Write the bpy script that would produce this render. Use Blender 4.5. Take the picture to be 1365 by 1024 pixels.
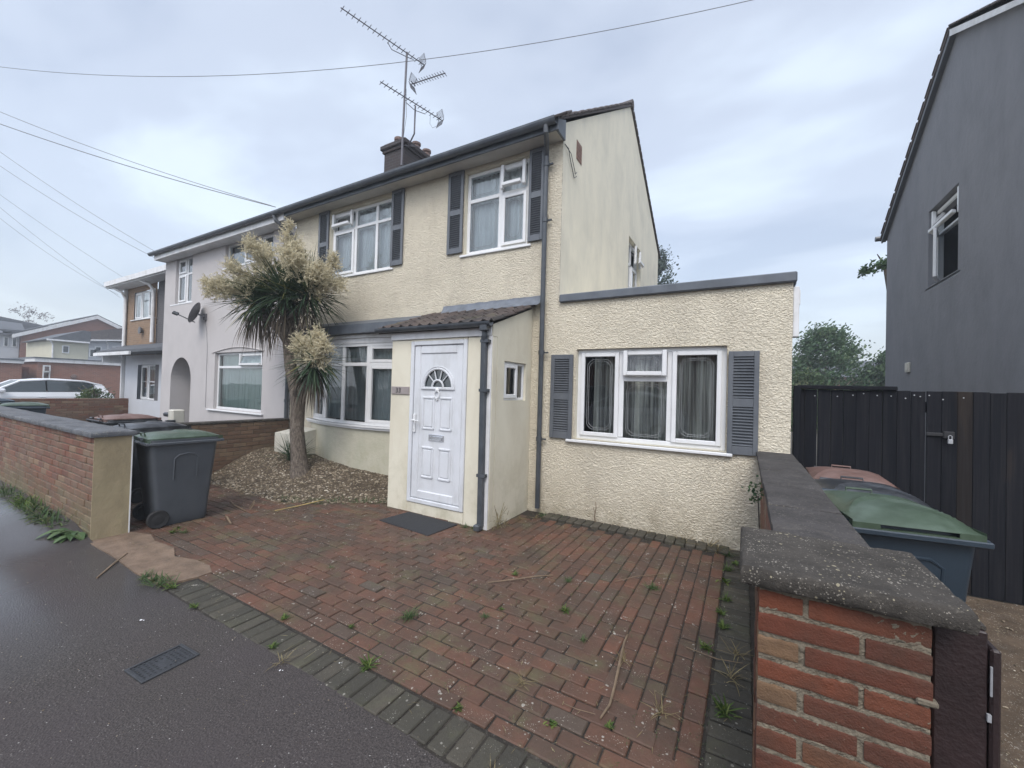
import bpy, math, random
import numpy as np
from mathutils import Vector, Matrix, noise as mnoise
R_ = math.radians
random.seed(7)
scene = bpy.context.scene
for o in list(bpy.data.objects): bpy.data.objects.remove(o)
COL = scene.collection

# ------------------------------------------------------------------ camera
EYE = 1.65
yaw, pitch, roll, FPX = 0.520344084, 0.0149590793, 0.0284386217, 540.773408
def _rot(y, p, r):
    cy, sy, cp, sp, cr, sr = math.cos(y), math.sin(y), math.cos(p), math.sin(p), math.cos(r), math.sin(r)
    R0 = np.array([[1, 0, 0], [0, 0, -1], [0, 1, 0.]])
    Ry = np.array([[cy, sy, 0], [-sy, cy, 0], [0, 0, 1]])
    Rp = np.array([[1, 0, 0], [0, cp, sp], [0, -sp, cp]])
    Rr = np.array([[cr, -sr, 0], [sr, cr, 0], [0, 0, 1]])
    return Rr @ Rp @ R0 @ Ry
RC = _rot(yaw, pitch, roll)
cd = bpy.data.cameras.new('camera'); cam = bpy.data.objects.new('camera', cd); COL.objects.link(cam)
cd.sensor_width = 36; cd.lens = FPX / 1365 * 36; cd.clip_start = 0.05; cd.clip_end = 3000
mw = Matrix.Identity(4)
for i in range(3):
    mw[i][0] = RC[0][i]; mw[i][1] = -RC[1][i]; mw[i][2] = -RC[2][i]
mw[2][3] = EYE
cam.matrix_world = mw
scene.camera = cam

# ------------------------------------------------------------------ world, sun, exposure
SUN_EL, SUN_AZ = 50, 160        # azimuth clockwise from +Y
w = bpy.data.worlds.new('World'); scene.world = w; w.use_nodes = True
nt = w.node_tree; nt.nodes.clear()
def wn(t, **k):
    n = nt.nodes.new(t)
    for a, b in k.items(): setattr(n, a, b)
    return n
L = nt.links.new
out = wn('ShaderNodeOutputWorld'); bg = wn('ShaderNodeBackground'); bg2 = wn('ShaderNodeBackground'); add = wn('ShaderNodeAddShader')
sky = wn('ShaderNodeTexSky', sky_type='NISHITA', sun_disc=False)
sky.sun_elevation = R_(SUN_EL); sky.sun_rotation = R_(SUN_AZ); sky.air_density = 1.2; sky.dust_density = 3.0
bg.inputs[1].default_value = 0.05
L(sky.outputs[0], bg.inputs[0])
tc = wn('ShaderNodeTexCoord'); sep = wn('ShaderNodeSeparateXYZ'); L(tc.outputs['Generated'], sep.inputs[0])
# project the cloud layer on a plane overhead so it flattens toward the horizon
zc = wn('ShaderNodeMath', operation='MAXIMUM'); L(sep.outputs[2], zc.inputs[0]); zc.inputs[1].default_value = 0.0
za = wn('ShaderNodeMath', operation='ADD'); L(zc.outputs[0], za.inputs[0]); za.inputs[1].default_value = 0.22
dx = wn('ShaderNodeMath', operation='DIVIDE'); L(sep.outputs[0], dx.inputs[0]); L(za.outputs[0], dx.inputs[1])
dy = wn('ShaderNodeMath', operation='DIVIDE'); L(sep.outputs[1], dy.inputs[0]); L(za.outputs[0], dy.inputs[1])
cmb = wn('ShaderNodeCombineXYZ'); L(dx.outputs[0], cmb.inputs[0]); L(dy.outputs[0], cmb.inputs[1])
mp = wn('ShaderNodeMapping'); L(cmb.outputs[0], mp.inputs[0]); mp.inputs['Rotation'].default_value = (0, 0, R_(35)); mp.inputs['Scale'].default_value = (0.75, 1.15, 1); mp.inputs['Location'].default_value = (0.4, 2.2, 0)
n1 = wn('ShaderNodeTexNoise'); n1.inputs['Scale'].default_value = 1.15; n1.inputs['Detail'].default_value = 5; n1.inputs['Roughness'].default_value = 0.5; n1.inputs['Distortion'].default_value = 0.25
L(mp.outputs[0], n1.inputs['Vector'])
rp = wn('ShaderNodeValToRGB'); L(n1.outputs[0], rp.inputs[0])
cr_ = rp.color_ramp; cr_.interpolation = 'EASE'
cr_.elements[0].position = 0.37; cr_.elements[0].color = (0.315, 0.35, 0.42, 1)
cr_.elements[1].position = 0.64; cr_.elements[1].color = (0.52, 0.575, 0.64, 1)
e = cr_.elements.new(0.5); e.color = (0.395, 0.43, 0.495, 1)
# overcast skies brighten toward the zenith and toward the veiled sun behind the street
hz = wn('ShaderNodeMapRange'); L(sep.outputs[2], hz.inputs[0]); hz.inputs[1].default_value = 0.0; hz.inputs[2].default_value = 0.30
mh = wn('ShaderNodeMix', data_type='RGBA'); L(hz.outputs[0], mh.inputs[0]); mh.inputs[6].default_value = (0.37, 0.40, 0.45, 1); L(rp.outputs[0], mh.inputs[7])
zen = wn('ShaderNodeMapRange'); L(sep.outputs[2], zen.inputs[0]); zen.inputs[1].default_value = 0.74; zen.inputs[2].default_value = 1.0; zen.inputs[3].default_value = 1.0; zen.inputs[4].default_value = 2.3
back = wn('ShaderNodeMapRange'); L(sep.outputs[1], back.inputs[0]); back.inputs[1].default_value = 0.05; back.inputs[2].default_value = -0.7; back.inputs[3].default_value = 1.0; back.inputs[4].default_value = 2.25
mm = wn('ShaderNodeMath', operation='MULTIPLY'); L(zen.outputs[0], mm.inputs[0]); L(back.outputs[0], mm.inputs[1])
sc = wn('ShaderNodeVectorMath', operation='SCALE'); L(mh.outputs[2], sc.inputs[0]); L(mm.outputs[0], sc.inputs['Scale'])
L(sc.outputs[0], bg2.inputs[0]); bg2.inputs[1].default_value = 1.0
L(bg.outputs[0], add.inputs[0]); L(bg2.outputs[0], add.inputs[1]); L(add.outputs[0], out.inputs[0])
sl = bpy.data.lights.new('sun', 'SUN'); sl.energy = 1.4; sl.angle = R_(28); sl.color = (1, 0.96, 0.9)
so = bpy.data.objects.new('sun', sl); COL.objects.link(so)
sd = Vector((math.sin(R_(SUN_AZ)) * math.cos(R_(SUN_EL)), math.cos(R_(SUN_AZ)) * math.cos(R_(SUN_EL)), math.sin(R_(SUN_EL))))
so.rotation_euler = sd.to_track_quat('Z', 'Y').to_euler(); so.location = (4, -8, 14)
scene.view_settings.view_transform = 'Standard'; scene.view_settings.look = 'None'
scene.view_settings.exposure = 0.52; scene.view_settings.gamma = 1.0

# ------------------------------------------------------------------ node material helper
class N:
    def __init__(s, name):
        s.m = bpy.data.materials.new(name); s.m.use_nodes = True
        s.t = s.m.node_tree; s.t.nodes.clear()
        s.o = s.t.nodes.new('ShaderNodeOutputMaterial'); s.b = s.t.nodes.new('ShaderNodeBsdfPrincipled')
        s.t.links.new(s.b.outputs[0], s.o.inputs[0])
        s.tc = s.t.nodes.new('ShaderNodeTexCoord')
    def n(s, t, **k):
        n = s.t.nodes.new(t)
        for a, b in k.items(): setattr(n, a, b)
        return n
    def l(s, a, b): s.t.links.new(a, b)
    def set(s, inp, v):
        if hasattr(v, 'is_output') or isinstance(v, bpy.types.NodeSocket): s.l(v, inp)
        else:
            if isinstance(v, tuple) and len(v) == 3 and inp.type == 'RGBA': v = (*v, 1)
            inp.default_value = v
    def pos(s, scale=(1, 1, 1), loc=(0, 0, 0), rot=(0, 0, 0), world=False):
        m = s.n('ShaderNodeMapping')
        if world: g = s.n('ShaderNodeNewGeometry'); s.l(g.outputs['Position'], m.inputs[0])
        else: s.l(s.tc.outputs['Object'], m.inputs[0])
        m.inputs['Scale'].default_value = scale; m.inputs['Location'].default_value = loc; m.inputs['Rotation'].default_value = rot
        return m.outputs[0]
    def noise(s, vec, scale, detail=3, rough=0.5, dist=0.0):
        n = s.n('ShaderNodeTexNoise'); s.l(vec, n.inputs['Vector'])
        n.inputs['Scale'].default_value = scale; n.inputs['Detail'].default_value = detail; n.inputs['Roughness'].default_value = rough; n.inputs['Distortion'].default_value = dist
        return n.outputs[0]
    def vor(s, vec, scale, feature='F1', out='Distance', rnd=1.0):
        n = s.n('ShaderNodeTexVoronoi', feature=feature); s.l(vec, n.inputs['Vector']); n.inputs['Scale'].default_value = scale; n.inputs['Randomness'].default_value = rnd
        return n.outputs[out]
    def rng(s, v, a, b, c=0.0, d=1.0, smooth=False):
        n = s.n('ShaderNodeMapRange'); s.l(v, n.inputs[0])
        if smooth: n.interpolation_type = 'SMOOTHSTEP'
        for i, q in enumerate((a, b, c, d)): n.inputs[i + 1].default_value = q
        return n.outputs[0]
    def math(s, op, a, b=0.0):
        n = s.n('ShaderNodeMath', operation=op); s.set(n.inputs[0], a); s.set(n.inputs[1], b); return n.outputs[0]
    def mix(s, f, a, b, bt='MIX'):
        n = s.n('ShaderNodeMix', data_type='RGBA'); n.blend_type = bt
        s.set(n.inputs[0], f); s.set(n.inputs[6], a); s.set(n.inputs[7], b); return n.outputs[2]
    def ramp(s, v, stops):
        n = s.n('ShaderNodeValToRGB'); s.l(v, n.inputs[0]); c = n.color_ramp
        c.elements[0].position = stops[0][0]; c.elements[0].color = (*stops[0][1], 1)
        c.elements[1].position = stops[-1][0]; c.elements[1].color = (*stops[-1][1], 1)
        for p, q in stops[1:-1]: e = c.elements.new(p); e.color = (*q, 1)
        return n.outputs[0]
    def attr(s, name='val'):
        n = s.n('ShaderNodeAttribute'); n.attribute_name = name; return n.outputs['Fac']
    def sepz(s, vec, i=2):
        n = s.n('ShaderNodeSeparateXYZ'); s.l(vec, n.inputs[0]); return n.outputs[i]
    def bump(s, h, strength=0.5, dist=0.01, prev=None):
        n = s.n('ShaderNodeBump'); s.l(h, n.inputs['Height']); n.inputs['Strength'].default_value = strength; n.inputs['Distance'].default_value = dist
        if prev is not None: s.l(prev, n.inputs['Normal'])
        return n.outputs[0]
    def fin(s, col, rough=0.8, normal=None, metal=0.0, spec=0.5, **k):
        s.set(s.b.inputs['Base Color'], col); s.set(s.b.inputs['Roughness'], rough)
        s.b.inputs['Metallic'].default_value = metal; s.b.inputs['Specular IOR Level'].default_value = spec
        if normal is not None: s.l(normal, s.b.inputs['Normal'])
        return s.m
MAT = {}
def simple(name, col, rough=0.6, var=0.12, scale=6, bump=0.0, bscale=60, spec=0.5, metal=0.0, dirt=None):
    n = N(name); p = n.pos()
    f = n.noise(p, scale, 4, 0.6)
    c = n.mix(n.rng(f, 0.3, 0.7), tuple(x * (1 - var) for x in col), tuple(min(1, x * (1 + var)) for x in col))
    if dirt:
        g = n.noise(n.pos((1, 1, 0.35), (3, 1, 2)), 5, 5, 0.65)
        c = n.mix(n.rng(g, 0.48, 0.75, 0, dirt[1]), c, dirt[0])
    nm = n.bump(n.noise(p, bscale, 3), bump, 0.01) if bump else None
    MAT[name] = n.fin(c, rough, nm, metal, spec); return MAT[name]

def stucco(name, base, dark, amp, sx=38, sz=62):
    n = N(name); p = n.pos((1, 1, 1), world=True)
    ps = n.pos((sx, sx, sz), world=True)
    a = n.noise(ps, 1.0, 2.5, 0.55, 0.7)
    b = n.vor(n.pos((sx * 1.5, sx * 1.5, sz * 1.3), world=True), 1.0, 'SMOOTH_F1')
    h = n.math('ADD', n.rng(a, 0.36, 0.64, 0, 0.75, True), n.rng(b, 0.7, 0.1, 0, 0.25))
    big = n.noise(p, 1.1, 4, 0.6); fine = n.noise(p, 9, 4, 0.7)
    c = n.mix(n.rng(big, 0.35, 0.7), base, tuple(x * 0.88 for x in base))
    c = n.mix(n.rng(fine, 0.52, 0.8, 0, 0.35), c, dark)
    wet = n.noise(n.pos((1.6, 1.6, 0.45), (2, 5, 1), world=True), 1.3, 5, 0.62)
    c = n.mix(n.rng(wet, 0.50, 0.75, 0, 0.42), c, tuple(x * 0.92 for x in dark))
    foot = n.math('MULTIPLY', n.rng(n.sepz(p), 0.55, 0.0), n.rng(n.noise(p, 5, 5, 0.7), 0.35, 0.65, 0.1, 0.8)); c = n.mix(foot, c, (0.30, 0.255, 0.18))
    d = n.n('ShaderNodeDisplacement'); n.l(h, d.inputs['Height']); d.inputs['Midlevel'].default_value = 1.0; d.inputs['Scale'].default_value = amp
    n.l(d.outputs[0], n.o.inputs['Displacement']); n.m.displacement_method = 'BOTH'
    MAT[name] = n.fin(c, 0.9, n.bump(n.noise(p, 240, 3), 0.25, 0.004), 0, 0.25)
stucco('pebble_cream', (0.64, 0.585, 0.475), (0.42, 0.37, 0.30), 0.014)
def render_mat(name, base, stain, amount=0.6, sc=1.6, green=False, bump=0.25):
    n = N(name); p = n.pos(world=True)
    st = n.noise(n.pos((1.5, 1.5, 0.55), (1, 2, 3), world=True), sc, 6, 0.68, 0.4)
    bl = n.noise(p, 1.3, 5, 0.6)
    c = n.mix(n.rng(st, 0.42, 0.72, 0, amount), base, stain)
    c = n.mix(n.rng(bl, 0.5, 0.75, 0, amount * 0.7), c, tuple(x * 0.86 for x in stain))
    if green:
        z = n.rng(n.sepz(p), 1.0, 0.1)
        g = n.noise(p, 3.0, 5, 0.7)
        c = n.mix(n.math('MULTIPLY', z, n.rng(g, 0.45, 0.7, 0, 0.5)), c, (0.26, 0.24, 0.14))
    hgt = n.math('ADD', n.noise(p, 14, 4, 0.6), n.math('MULTIPLY', n.noise(p, 90, 3), 0.5))
    MAT[name] = n.fin(c, 0.88, n.bump(hgt, bump, 0.012), 0, 0.25)
render_mat('render_cream', (0.625, 0.59, 0.485), (0.51, 0.46, 0.36), 0.6, green=True)
render_mat('render_gable', (0.70, 0.655, 0.54), (0.52, 0.50, 0.43), 0.6, 1.6)
render_mat('render_tan', (0.30, 0.245, 0.155), (0.19, 0.155, 0.10), 0.8, 2.4, green=True, bump=0.5)
render_mat('render_bay', (0.48, 0.455, 0.37), (0.38, 0.38, 0.29), 0.6, green=True, bump=0.7)
render_mat('render_pink', (0.46, 0.435, 0.43), (0.40, 0.38, 0.375), 0.5)
render_mat('render_grey', (0.205, 0.208, 0.225), (0.165, 0.168, 0.185), 0.7, 2.0, bump=0.5)
render_mat('render_white', (0.46, 0.47, 0.50), (0.52, 0.54, 0.58), 0.4)
render_mat('render_far_cream', (0.50, 0.48, 0.38), (0.42, 0.40, 0.33), 0.4)
simple('upvc', (0.655, 0.66, 0.67), 0.32, 0.04, 4, dirt=((0.52, 0.52, 0.50), 0.35))
simple('upvc_door', (0.585, 0.60, 0.63), 0.30, 0.04, 3, dirt=((0.36, 0.36, 0.35), 0.55))
simple('white_paint', (0.62, 0.62, 0.63), 0.55, 0.08, 5, dirt=((0.38, 0.37, 0.34), 0.6))
simple('soffit_beige', (0.44, 0.42, 0.385), 0.7, 0.1, 3, dirt=((0.3, 0.29, 0.26), 0.5))
simple('black_plastic', (0.045, 0.052, 0.062), 0.38, 0.25, 8, dirt=((0.11, 0.115, 0.12), 0.6))
simple('fascia_glare_grey', (0.085, 0.097, 0.115), 0.5, 0.2, 5, dirt=((0.14, 0.15, 0.165), 0.5))  # dark fascia lightened, lens glare put into its colour
simple('shutter_grey', (0.092, 0.101, 0.115), 0.45, 0.1, 7, dirt=((0.17, 0.18, 0.19), 0.4))
simple('rubber_mat', (0.022, 0.023, 0.026), 0.9, 0.2, 30, 0.6, 160)
simple('metal_grey', (0.12, 0.12, 0.13), 0.5, 0.15, 20, metal=0.3)
simple('lead_came', (0.30, 0.31, 0.32), 0.5, 0.15, 20)
simple('aerial_metal', (0.10, 0.095, 0.11), 0.5, 0.2, 20)
simple('galv', (0.40, 0.41, 0.43), 0.45, 0.15, 20, metal=0.4)
simple('chrome', (0.7, 0.7, 0.72), 0.2, 0.05, 20, metal=1.0)
simple('pot_clay', (0.15, 0.10, 0.085), 0.85, 0.2, 20, 0.3)
simple('bin_grey', (0.055, 0.062, 0.072), 0.42, 0.12, 4, 0.12, 300, dirt=((0.075, 0.08, 0.085), 0.4))
simple('bin_green', (0.040, 0.062, 0.038), 0.36, 0.12, 5, 0.1, 200, dirt=((0.12, 0.165, 0.13), 0.55))
simple('bin_blue_grey', (0.018, 0.030, 0.044), 0.4, 0.15, 4, 0.15, 260, dirt=((0.035, 0.045, 0.055), 0.5))
simple('bin_black', (0.022, 0.024, 0.028), 0.35, 0.15, 5, dirt=((0.11, 0.115, 0.125), 0.7))
simple('bin_brown', (0.13, 0.075, 0.062), 0.55, 0.15, 5, dirt=((0.24, 0.18, 0.165), 0.55))
simple('tyre', (0.015, 0.015, 0.016), 0.8, 0.2, 20)
simple('curtain', (0.74, 0.78, 0.80), 0.9, 0.06, 3)
simple('curtain_bay', (0.36, 0.40, 0.41), 0.9, 0.08, 3)
simple('curtain_fold_shade', (0.70, 0.69, 0.64), 0.9, 0.15, 3)
simple('curtain_blue', (0.10, 0.17, 0.25), 0.9, 0.2, 3)
simple('blind_green', (0.62, 0.72, 0.68), 0.85, 0.04, 2)
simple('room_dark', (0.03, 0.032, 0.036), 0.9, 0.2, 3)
simple('cream_box', (0.50, 0.48, 0.42), 0.5, 0.08, 5, dirt=((0.3, 0.3, 0.26), 0.5))
simple('plaque_stone', (0.27, 0.235, 0.225), 0.4, 0.12, 12)
simple('black_paint', (0.012, 0.012, 0.013), 0.4, 0.1, 10)
simple('lead_sheet', (0.115, 0.13, 0.155), 0.55, 0.25, 7, 0.3, 12, dirt=((0.2, 0.215, 0.24), 0.6))
simple('brown_post', (0.022, 0.012, 0.012), 0.5, 0.25, 10, 0.3, 80)
simple('car_white', (0.74, 0.76, 0.80), 0.18, 0.02, 3)
simple('car_blue', (0.10, 0.14, 0.21), 0.2, 0.05, 3)
simple('car_glass', (0.035, 0.045, 0.05), 0.06, 0.1, 3, spec=0.9)
simple('car_black', (0.02, 0.02, 0.022), 0.4, 0.1, 3)
simple('twig', (0.16, 0.115, 0.075), 0.9, 0.3, 20)
simple('straw', (0.36, 0.27, 0.11), 0.85, 0.2, 12)
simple('white_litter', (0.8, 0.8, 0.82), 0.6, 0.05, 20)
simple('air_brick', (0.20, 0.12, 0.095), 0.85, 0.25, 40, 0.5, 80)
simple('mortar', (0.145, 0.122, 0.090), 0.95, 0.25, 18, 0.8, 60)
simple('dark_slate', (0.07, 0.075, 0.085), 0.7, 0.2, 6, 0.3, 30)
simple('drain_iron', (0.045, 0.047, 0.052), 0.45, 0.25, 25, 0.3, 120, metal=0.3)
simple('wire_grey', (0.16, 0.165, 0.175), 0.6, 0.1, 5)
simple('gutter_glare_grey', (0.07, 0.08, 0.095), 0.4, 0.2, 8, dirt=((0.13, 0.14, 0.15), 0.6))  # black gutter plastic in a paler copy, with the glare veil painted in
simple('cable_black', (0.05, 0.055, 0.06), 0.6, 0.1, 5)
n = N('curtain_fold_shade'); f = n.noise(n.pos((16, 2, 0.5), world=True), 1.0, 4, 0.6, 0.3); f2 = n.noise(n.pos((60, 2, 1.0), world=True), 1.0, 2, 0.5)  # light and shade of the folds painted into the cloth as noise stripes
MAT['curtain_fold_shade'] = n.fin(n.mix(n.rng(n.math('ADD', n.math('MULTIPLY', f, 0.75), n.math('MULTIPLY', f2, 0.25)), 0.38, 0.62), (0.10, 0.10, 0.095), (0.80, 0.79, 0.73)), 0.95, None, 0, 0.1)
# glass: thin see-through pane with a real mirror reflection
def glass(name, tint=(0.86, 0.90, 0.90)):
    n = N(name); n.t.nodes.remove(n.b)
    tr = n.n('ShaderNodeBsdfTransparent'); tr.inputs[0].default_value = (*tint, 1)
    gl = n.n('ShaderNodeBsdfGlossy'); gl.inputs['Roughness'].default_value = 0.015
    fr = n.n('ShaderNodeFresnel'); fr.inputs[0].default_value = 1.5
    w1 = n.noise(n.pos(), 2.2, 2); n.l(n.bump(w1, 0.05, 0.05), gl.inputs['Normal'])
    f = n.math('MULTIPLY', fr.outputs[0], 2.0)
    mx = n.n('ShaderNodeMixShader'); n.l(f, mx.inputs[0]); n.l(tr.outputs[0], mx.inputs[1]); n.l(gl.outputs[0], mx.inputs[2])
    n.l(mx.outputs[0], n.o.inputs[0]); MAT[name] = n.m
glass('glass')
# per-brick coloured masonry
def brick_attr(name, cols, moss=0.0, rough=0.85, spots=0.0, bump=0.6, dirt=(0.10, 0.09, 0.075), dirt_amt=0.5, wet=False, foot=False):
    n = N(name); p = n.pos(world=True); v = n.attr()
    c = n.ramp(v, cols)
    f = n.noise(p, 22, 5, 0.7)
    c = n.mix(n.rng(f, 0.35, 0.75, 0, 0.45), c, n.mix(0.5, c, dirt))
    g = n.noise(p, 2.3, 5, 0.65)
    c = n.mix(n.rng(g, 0.42, 0.66, 0, dirt_amt), c, dirt)
    if moss: 
        m = n.noise(n.pos(loc=(7, 3, 1), world=True), 3.1, 6, 0.7); c = n.mix(n.rng(m, 0.52, 0.7, 0, moss), c, (0.10, 0.105, 0.05))
    if foot:
        fz = n.math('MULTIPLY', n.rng(n.sepz(p), 0.55, 0.1), n.rng(n.noise(p, 2.5, 6, 0.75), 0.36, 0.55)); c = n.mix(fz, c, n.mix(n.noise(p, 6, 4), (0.17, 0.135, 0.085), (0.09, 0.095, 0.045)))
    if spots:
        a = n.vor(p, 34); lim = n.rng(n.noise(p, 4.5, 3, 0.6), 0.35, 0.7, 0.06, 0.34)
        k = n.math('LESS_THAN', a, lim); sel = n.math('GREATER_THAN', n.noise(n.pos(loc=(3, 9, 1), world=True), 15, 3), 0.56)
        c = n.mix(n.math('MULTIPLY', n.math('MULTIPLY', k, sel), spots), c, (0.34, 0.32, 0.28))
        a2 = n.vor(n.pos(loc=(1, 2, 3), world=True), 95); k2 = n.math('LESS_THAN', a2, n.rng(n.noise(p, 9, 2), 0.4, 0.75, 0.0, 0.24))
        c = n.mix(n.math('MULTIPLY', k2, spots), c, (0.46, 0.44, 0.38))
    h = n.math('ADD', n.noise(p, 45, 4, 0.65), n.math('MULTIPLY', n.noise(p, 190, 3), 0.5))
    MAT[name] = n.fin(c, n.rng(f, 0.3, 0.7, rough - 0.15, rough + 0.05), n.bump(h, bump, 0.008), 0, 0.35)
RED = [(0.0, (0.080, 0.023, 0.014)), (0.3, (0.120, 0.034, 0.018)), (0.55, (0.148, 0.045, 0.022)), (0.8, (0.100, 0.030, 0.018)), (0.93, (0.15, 0.080, 0.042)), (1.0, (0.175, 0.105, 0.058))]
brick_attr('brick_red', RED, bump=0.6, dirt=(0.055, 0.034, 0.024), dirt_amt=0.8)
brick_attr('brick_wall', [(0.0, (0.12, 0.050, 0.038)), (0.5, (0.18, 0.073, 0.048)), (0.8, (0.12, 0.063, 0.052)), (1.0, (0.25, 0.165, 0.105))], moss=0.3, foot=True, dirt=(0.19, 0.145, 0.105), dirt_amt=0.6)
brick_attr('brick_brown', [(0.0, (0.12, 0.075, 0.05)), (0.5, (0.175, 0.105, 0.07)), (1.0, (0.22, 0.155, 0.10))], dirt=(0.10, 0.075, 0.055))
brick_attr('paver_red', [(0.0, (0.082, 0.046, 0.033)), (0.35, (0.102, 0.051, 0.034)), (0.65, (0.130, 0.059, 0.038)), (0.90, (0.092, 0.054, 0.039)), (1.0, (0.078, 0.060, 0.047))], moss=0.55, spots=0.7, dirt=(0.060, 0.043, 0.031), dirt_amt=0.9, rough=0.72)
brick_attr('paver_grey', [(0.0, (0.040, 0.036, 0.028)), (0.6, (0.058, 0.052, 0.039)), (1.0, (0.080, 0.068, 0.052))], moss=0.3, spots=0.5, dirt=(0.035, 0.033, 0.027), dirt_amt=0.55, rough=0.72)
brick_attr('stone_attr', [(0.0, (0.07, 0.055, 0.038)), (0.4, (0.17, 0.135, 0.092)), (0.7, (0.27, 0.22, 0.16)), (0.9, (0.38, 0.33, 0.25)), (1.0, (0.55, 0.50, 0.41))], bump=0.2, dirt=(0.12, 0.09, 0.058), dirt_amt=0.4)
brick_attr('tile_attr', [(0.0, (0.045, 0.038, 0.036)), (0.5, (0.075, 0.056, 0.05)), (1.0, (0.11, 0.083, 0.072))], moss=0.35, spots=0.25, dirt=(0.04, 0.04, 0.04))
n = N('board_dark'); p = n.pos((70, 70, 1.6), world=True); v = n.attr()
f = n.noise(p, 1.0, 5, 0.65); f2 = n.noise(n.pos((6, 6, 0.7), (3, 0, 0), world=True), 1.0, 4, 0.6)
c = n.ramp(v, [(0.0, (0.006, 0.007, 0.010)), (0.8, (0.010, 0.0105, 0.014)), (1.0, (0.016, 0.013, 0.012))])
c = n.mix(n.rng(f, 0.45, 0.75, 0, 0.6), c, (0.026, 0.025, 0.027)); c = n.mix(n.rng(f2, 0.60, 0.78, 0, 0.8), c, (0.045, 0.033, 0.025))
MAT['board_dark'] = n.fin(c, 0.8, n.bump(f, 0.5, 0.004), 0, 0.12)
def tex_brick(name, c1, c2, mortar, axis, scale=1.0):
    n = N(name); p = n.pos(rot=((R_(90), 0, 0) if axis == 'x' else (R_(90), 0, R_(90))), world=True)
    g = n.n('ShaderNodeNewGeometry'); s = n.n('ShaderNodeSeparateXYZ'); n.l(g.outputs['Position'], s.inputs[0])
    cb = n.n('ShaderNodeCombineXYZ'); n.l(s.outputs[0 if axis == 'x' else 1], cb.inputs[0]); n.l(s.outputs[2], cb.inputs[1])
    b = n.n('ShaderNodeTexBrick'); n.l(cb.outputs[0], b.inputs['Vector']); b.inputs['Scale'].default_value = 1.0
    b.inputs['Brick Width'].default_value = 0.225 * scale; b.inputs['Row Height'].default_value = 0.075 * scale; b.inputs['Mortar Size'].default_value = 0.006 * scale
    b.inputs['Color1'].default_value = (*c1, 1); b.inputs['Color2'].default_value = (*c2, 1); b.inputs['Mortar'].default_value = (*mortar, 1)
    f = n.noise(n.pos(world=True), 1.5, 5, 0.7)
    c = n.mix(n.rng(f, 0.4, 0.75, 0, 0.5), b.outputs[0], tuple(x * 0.75 for x in c1))
    MAT[name] = n.fin(c, 0.9, None, 0, 0.25)
tex_brick('far_brick_y', (0.25, 0.105, 0.07), (0.20, 0.085, 0.06), (0.21, 0.16, 0.14), 'y')
tex_brick('mid_brick_y', (0.27, 0.12, 0.08), (0.21, 0.098, 0.068), (0.26, 0.22, 0.19), 'y')
tex_brick('far_brick_tan', (0.25, 0.165, 0.105), (0.20, 0.13, 0.085), (0.25, 0.21, 0.17), 'x')
tex_brick('far_brick_dark', (0.10, 0.095, 0.10), (0.085, 0.08, 0.085), (0.13, 0.13, 0.13), 'x')
tex_brick('chimney_brick', (0.040, 0.035, 0.037), (0.060, 0.047, 0.046), (0.075, 0.075, 0.078), 'x')
def coping(name, base, lichen=0.7):
    n = N(name); p = n.pos(world=True)
    f = n.noise(p, 6, 6, 0.7)
    c = n.mix(n.rng(f, 0.3, 0.7), tuple(x * 0.65 for x in base), tuple(x * 1.45 for x in base))
    sp = n.noise(p, 70, 4, 0.8); c = n.mix(n.rng(sp, 0.56, 0.72, 0, 0.6), c, (0.16, 0.145, 0.12))
    a = n.vor(n.pos(loc=(2, 1, 0), world=True), 42); k = n.math('LESS_THAN', a, n.rng(n.noise(p, 9, 4, 0.8), 0.44, 0.68, 0.0, 0.30))
    c = n.mix(n.math('MULTIPLY', k, lichen), c, (0.36, 0.32, 0.22))
    a3 = n.vor(n.pos((1, .6, 1), (4, 7, 0), world=True), 120); k3 = n.math('LESS_THAN', a3, n.rng(n.noise(p, 17, 4, 0.8), 0.41, 0.64, 0.0, 0.38)); c = n.mix(n.math('MULTIPLY', k3, lichen), c, (0.30, 0.275, 0.235))
    b = n.noise(n.pos(loc=(5, 4, 0), world=True), 3.4, 6, 0.8, 0.6); c = n.mix(n.rng(b, 0.58, 0.70, 0, 0.35), c, (0.17, 0.15, 0.125))
    h = n.math('ADD', n.noise(p, 35, 5, 0.75), n.math('MULTIPLY', n.noise(p, 160, 3), 0.5))
    MAT[name] = n.fin(c, 0.88, n.bump(h, 0.8, 0.008), 0, 0.3)
coping('coping_dark', (0.043, 0.038, 0.033), 0.62)
coping('coping_slab', (0.048, 0.044, 0.043), 0.22)
coping('coping_left', (0.10, 0.105, 0.115), 0.6)
coping('concrete_patch', (0.150, 0.105, 0.075), 0.2)
coping('soil_bed', (0.075, 0.056, 0.038), 0.1)
coping('ground_earth', (0.055, 0.05, 0.04), 0.3)
coping('dirt_gravel', (0.085, 0.06, 0.04), 0.8)
coping('joint_soil', (0.026, 0.022, 0.018), 0.1)
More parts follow.
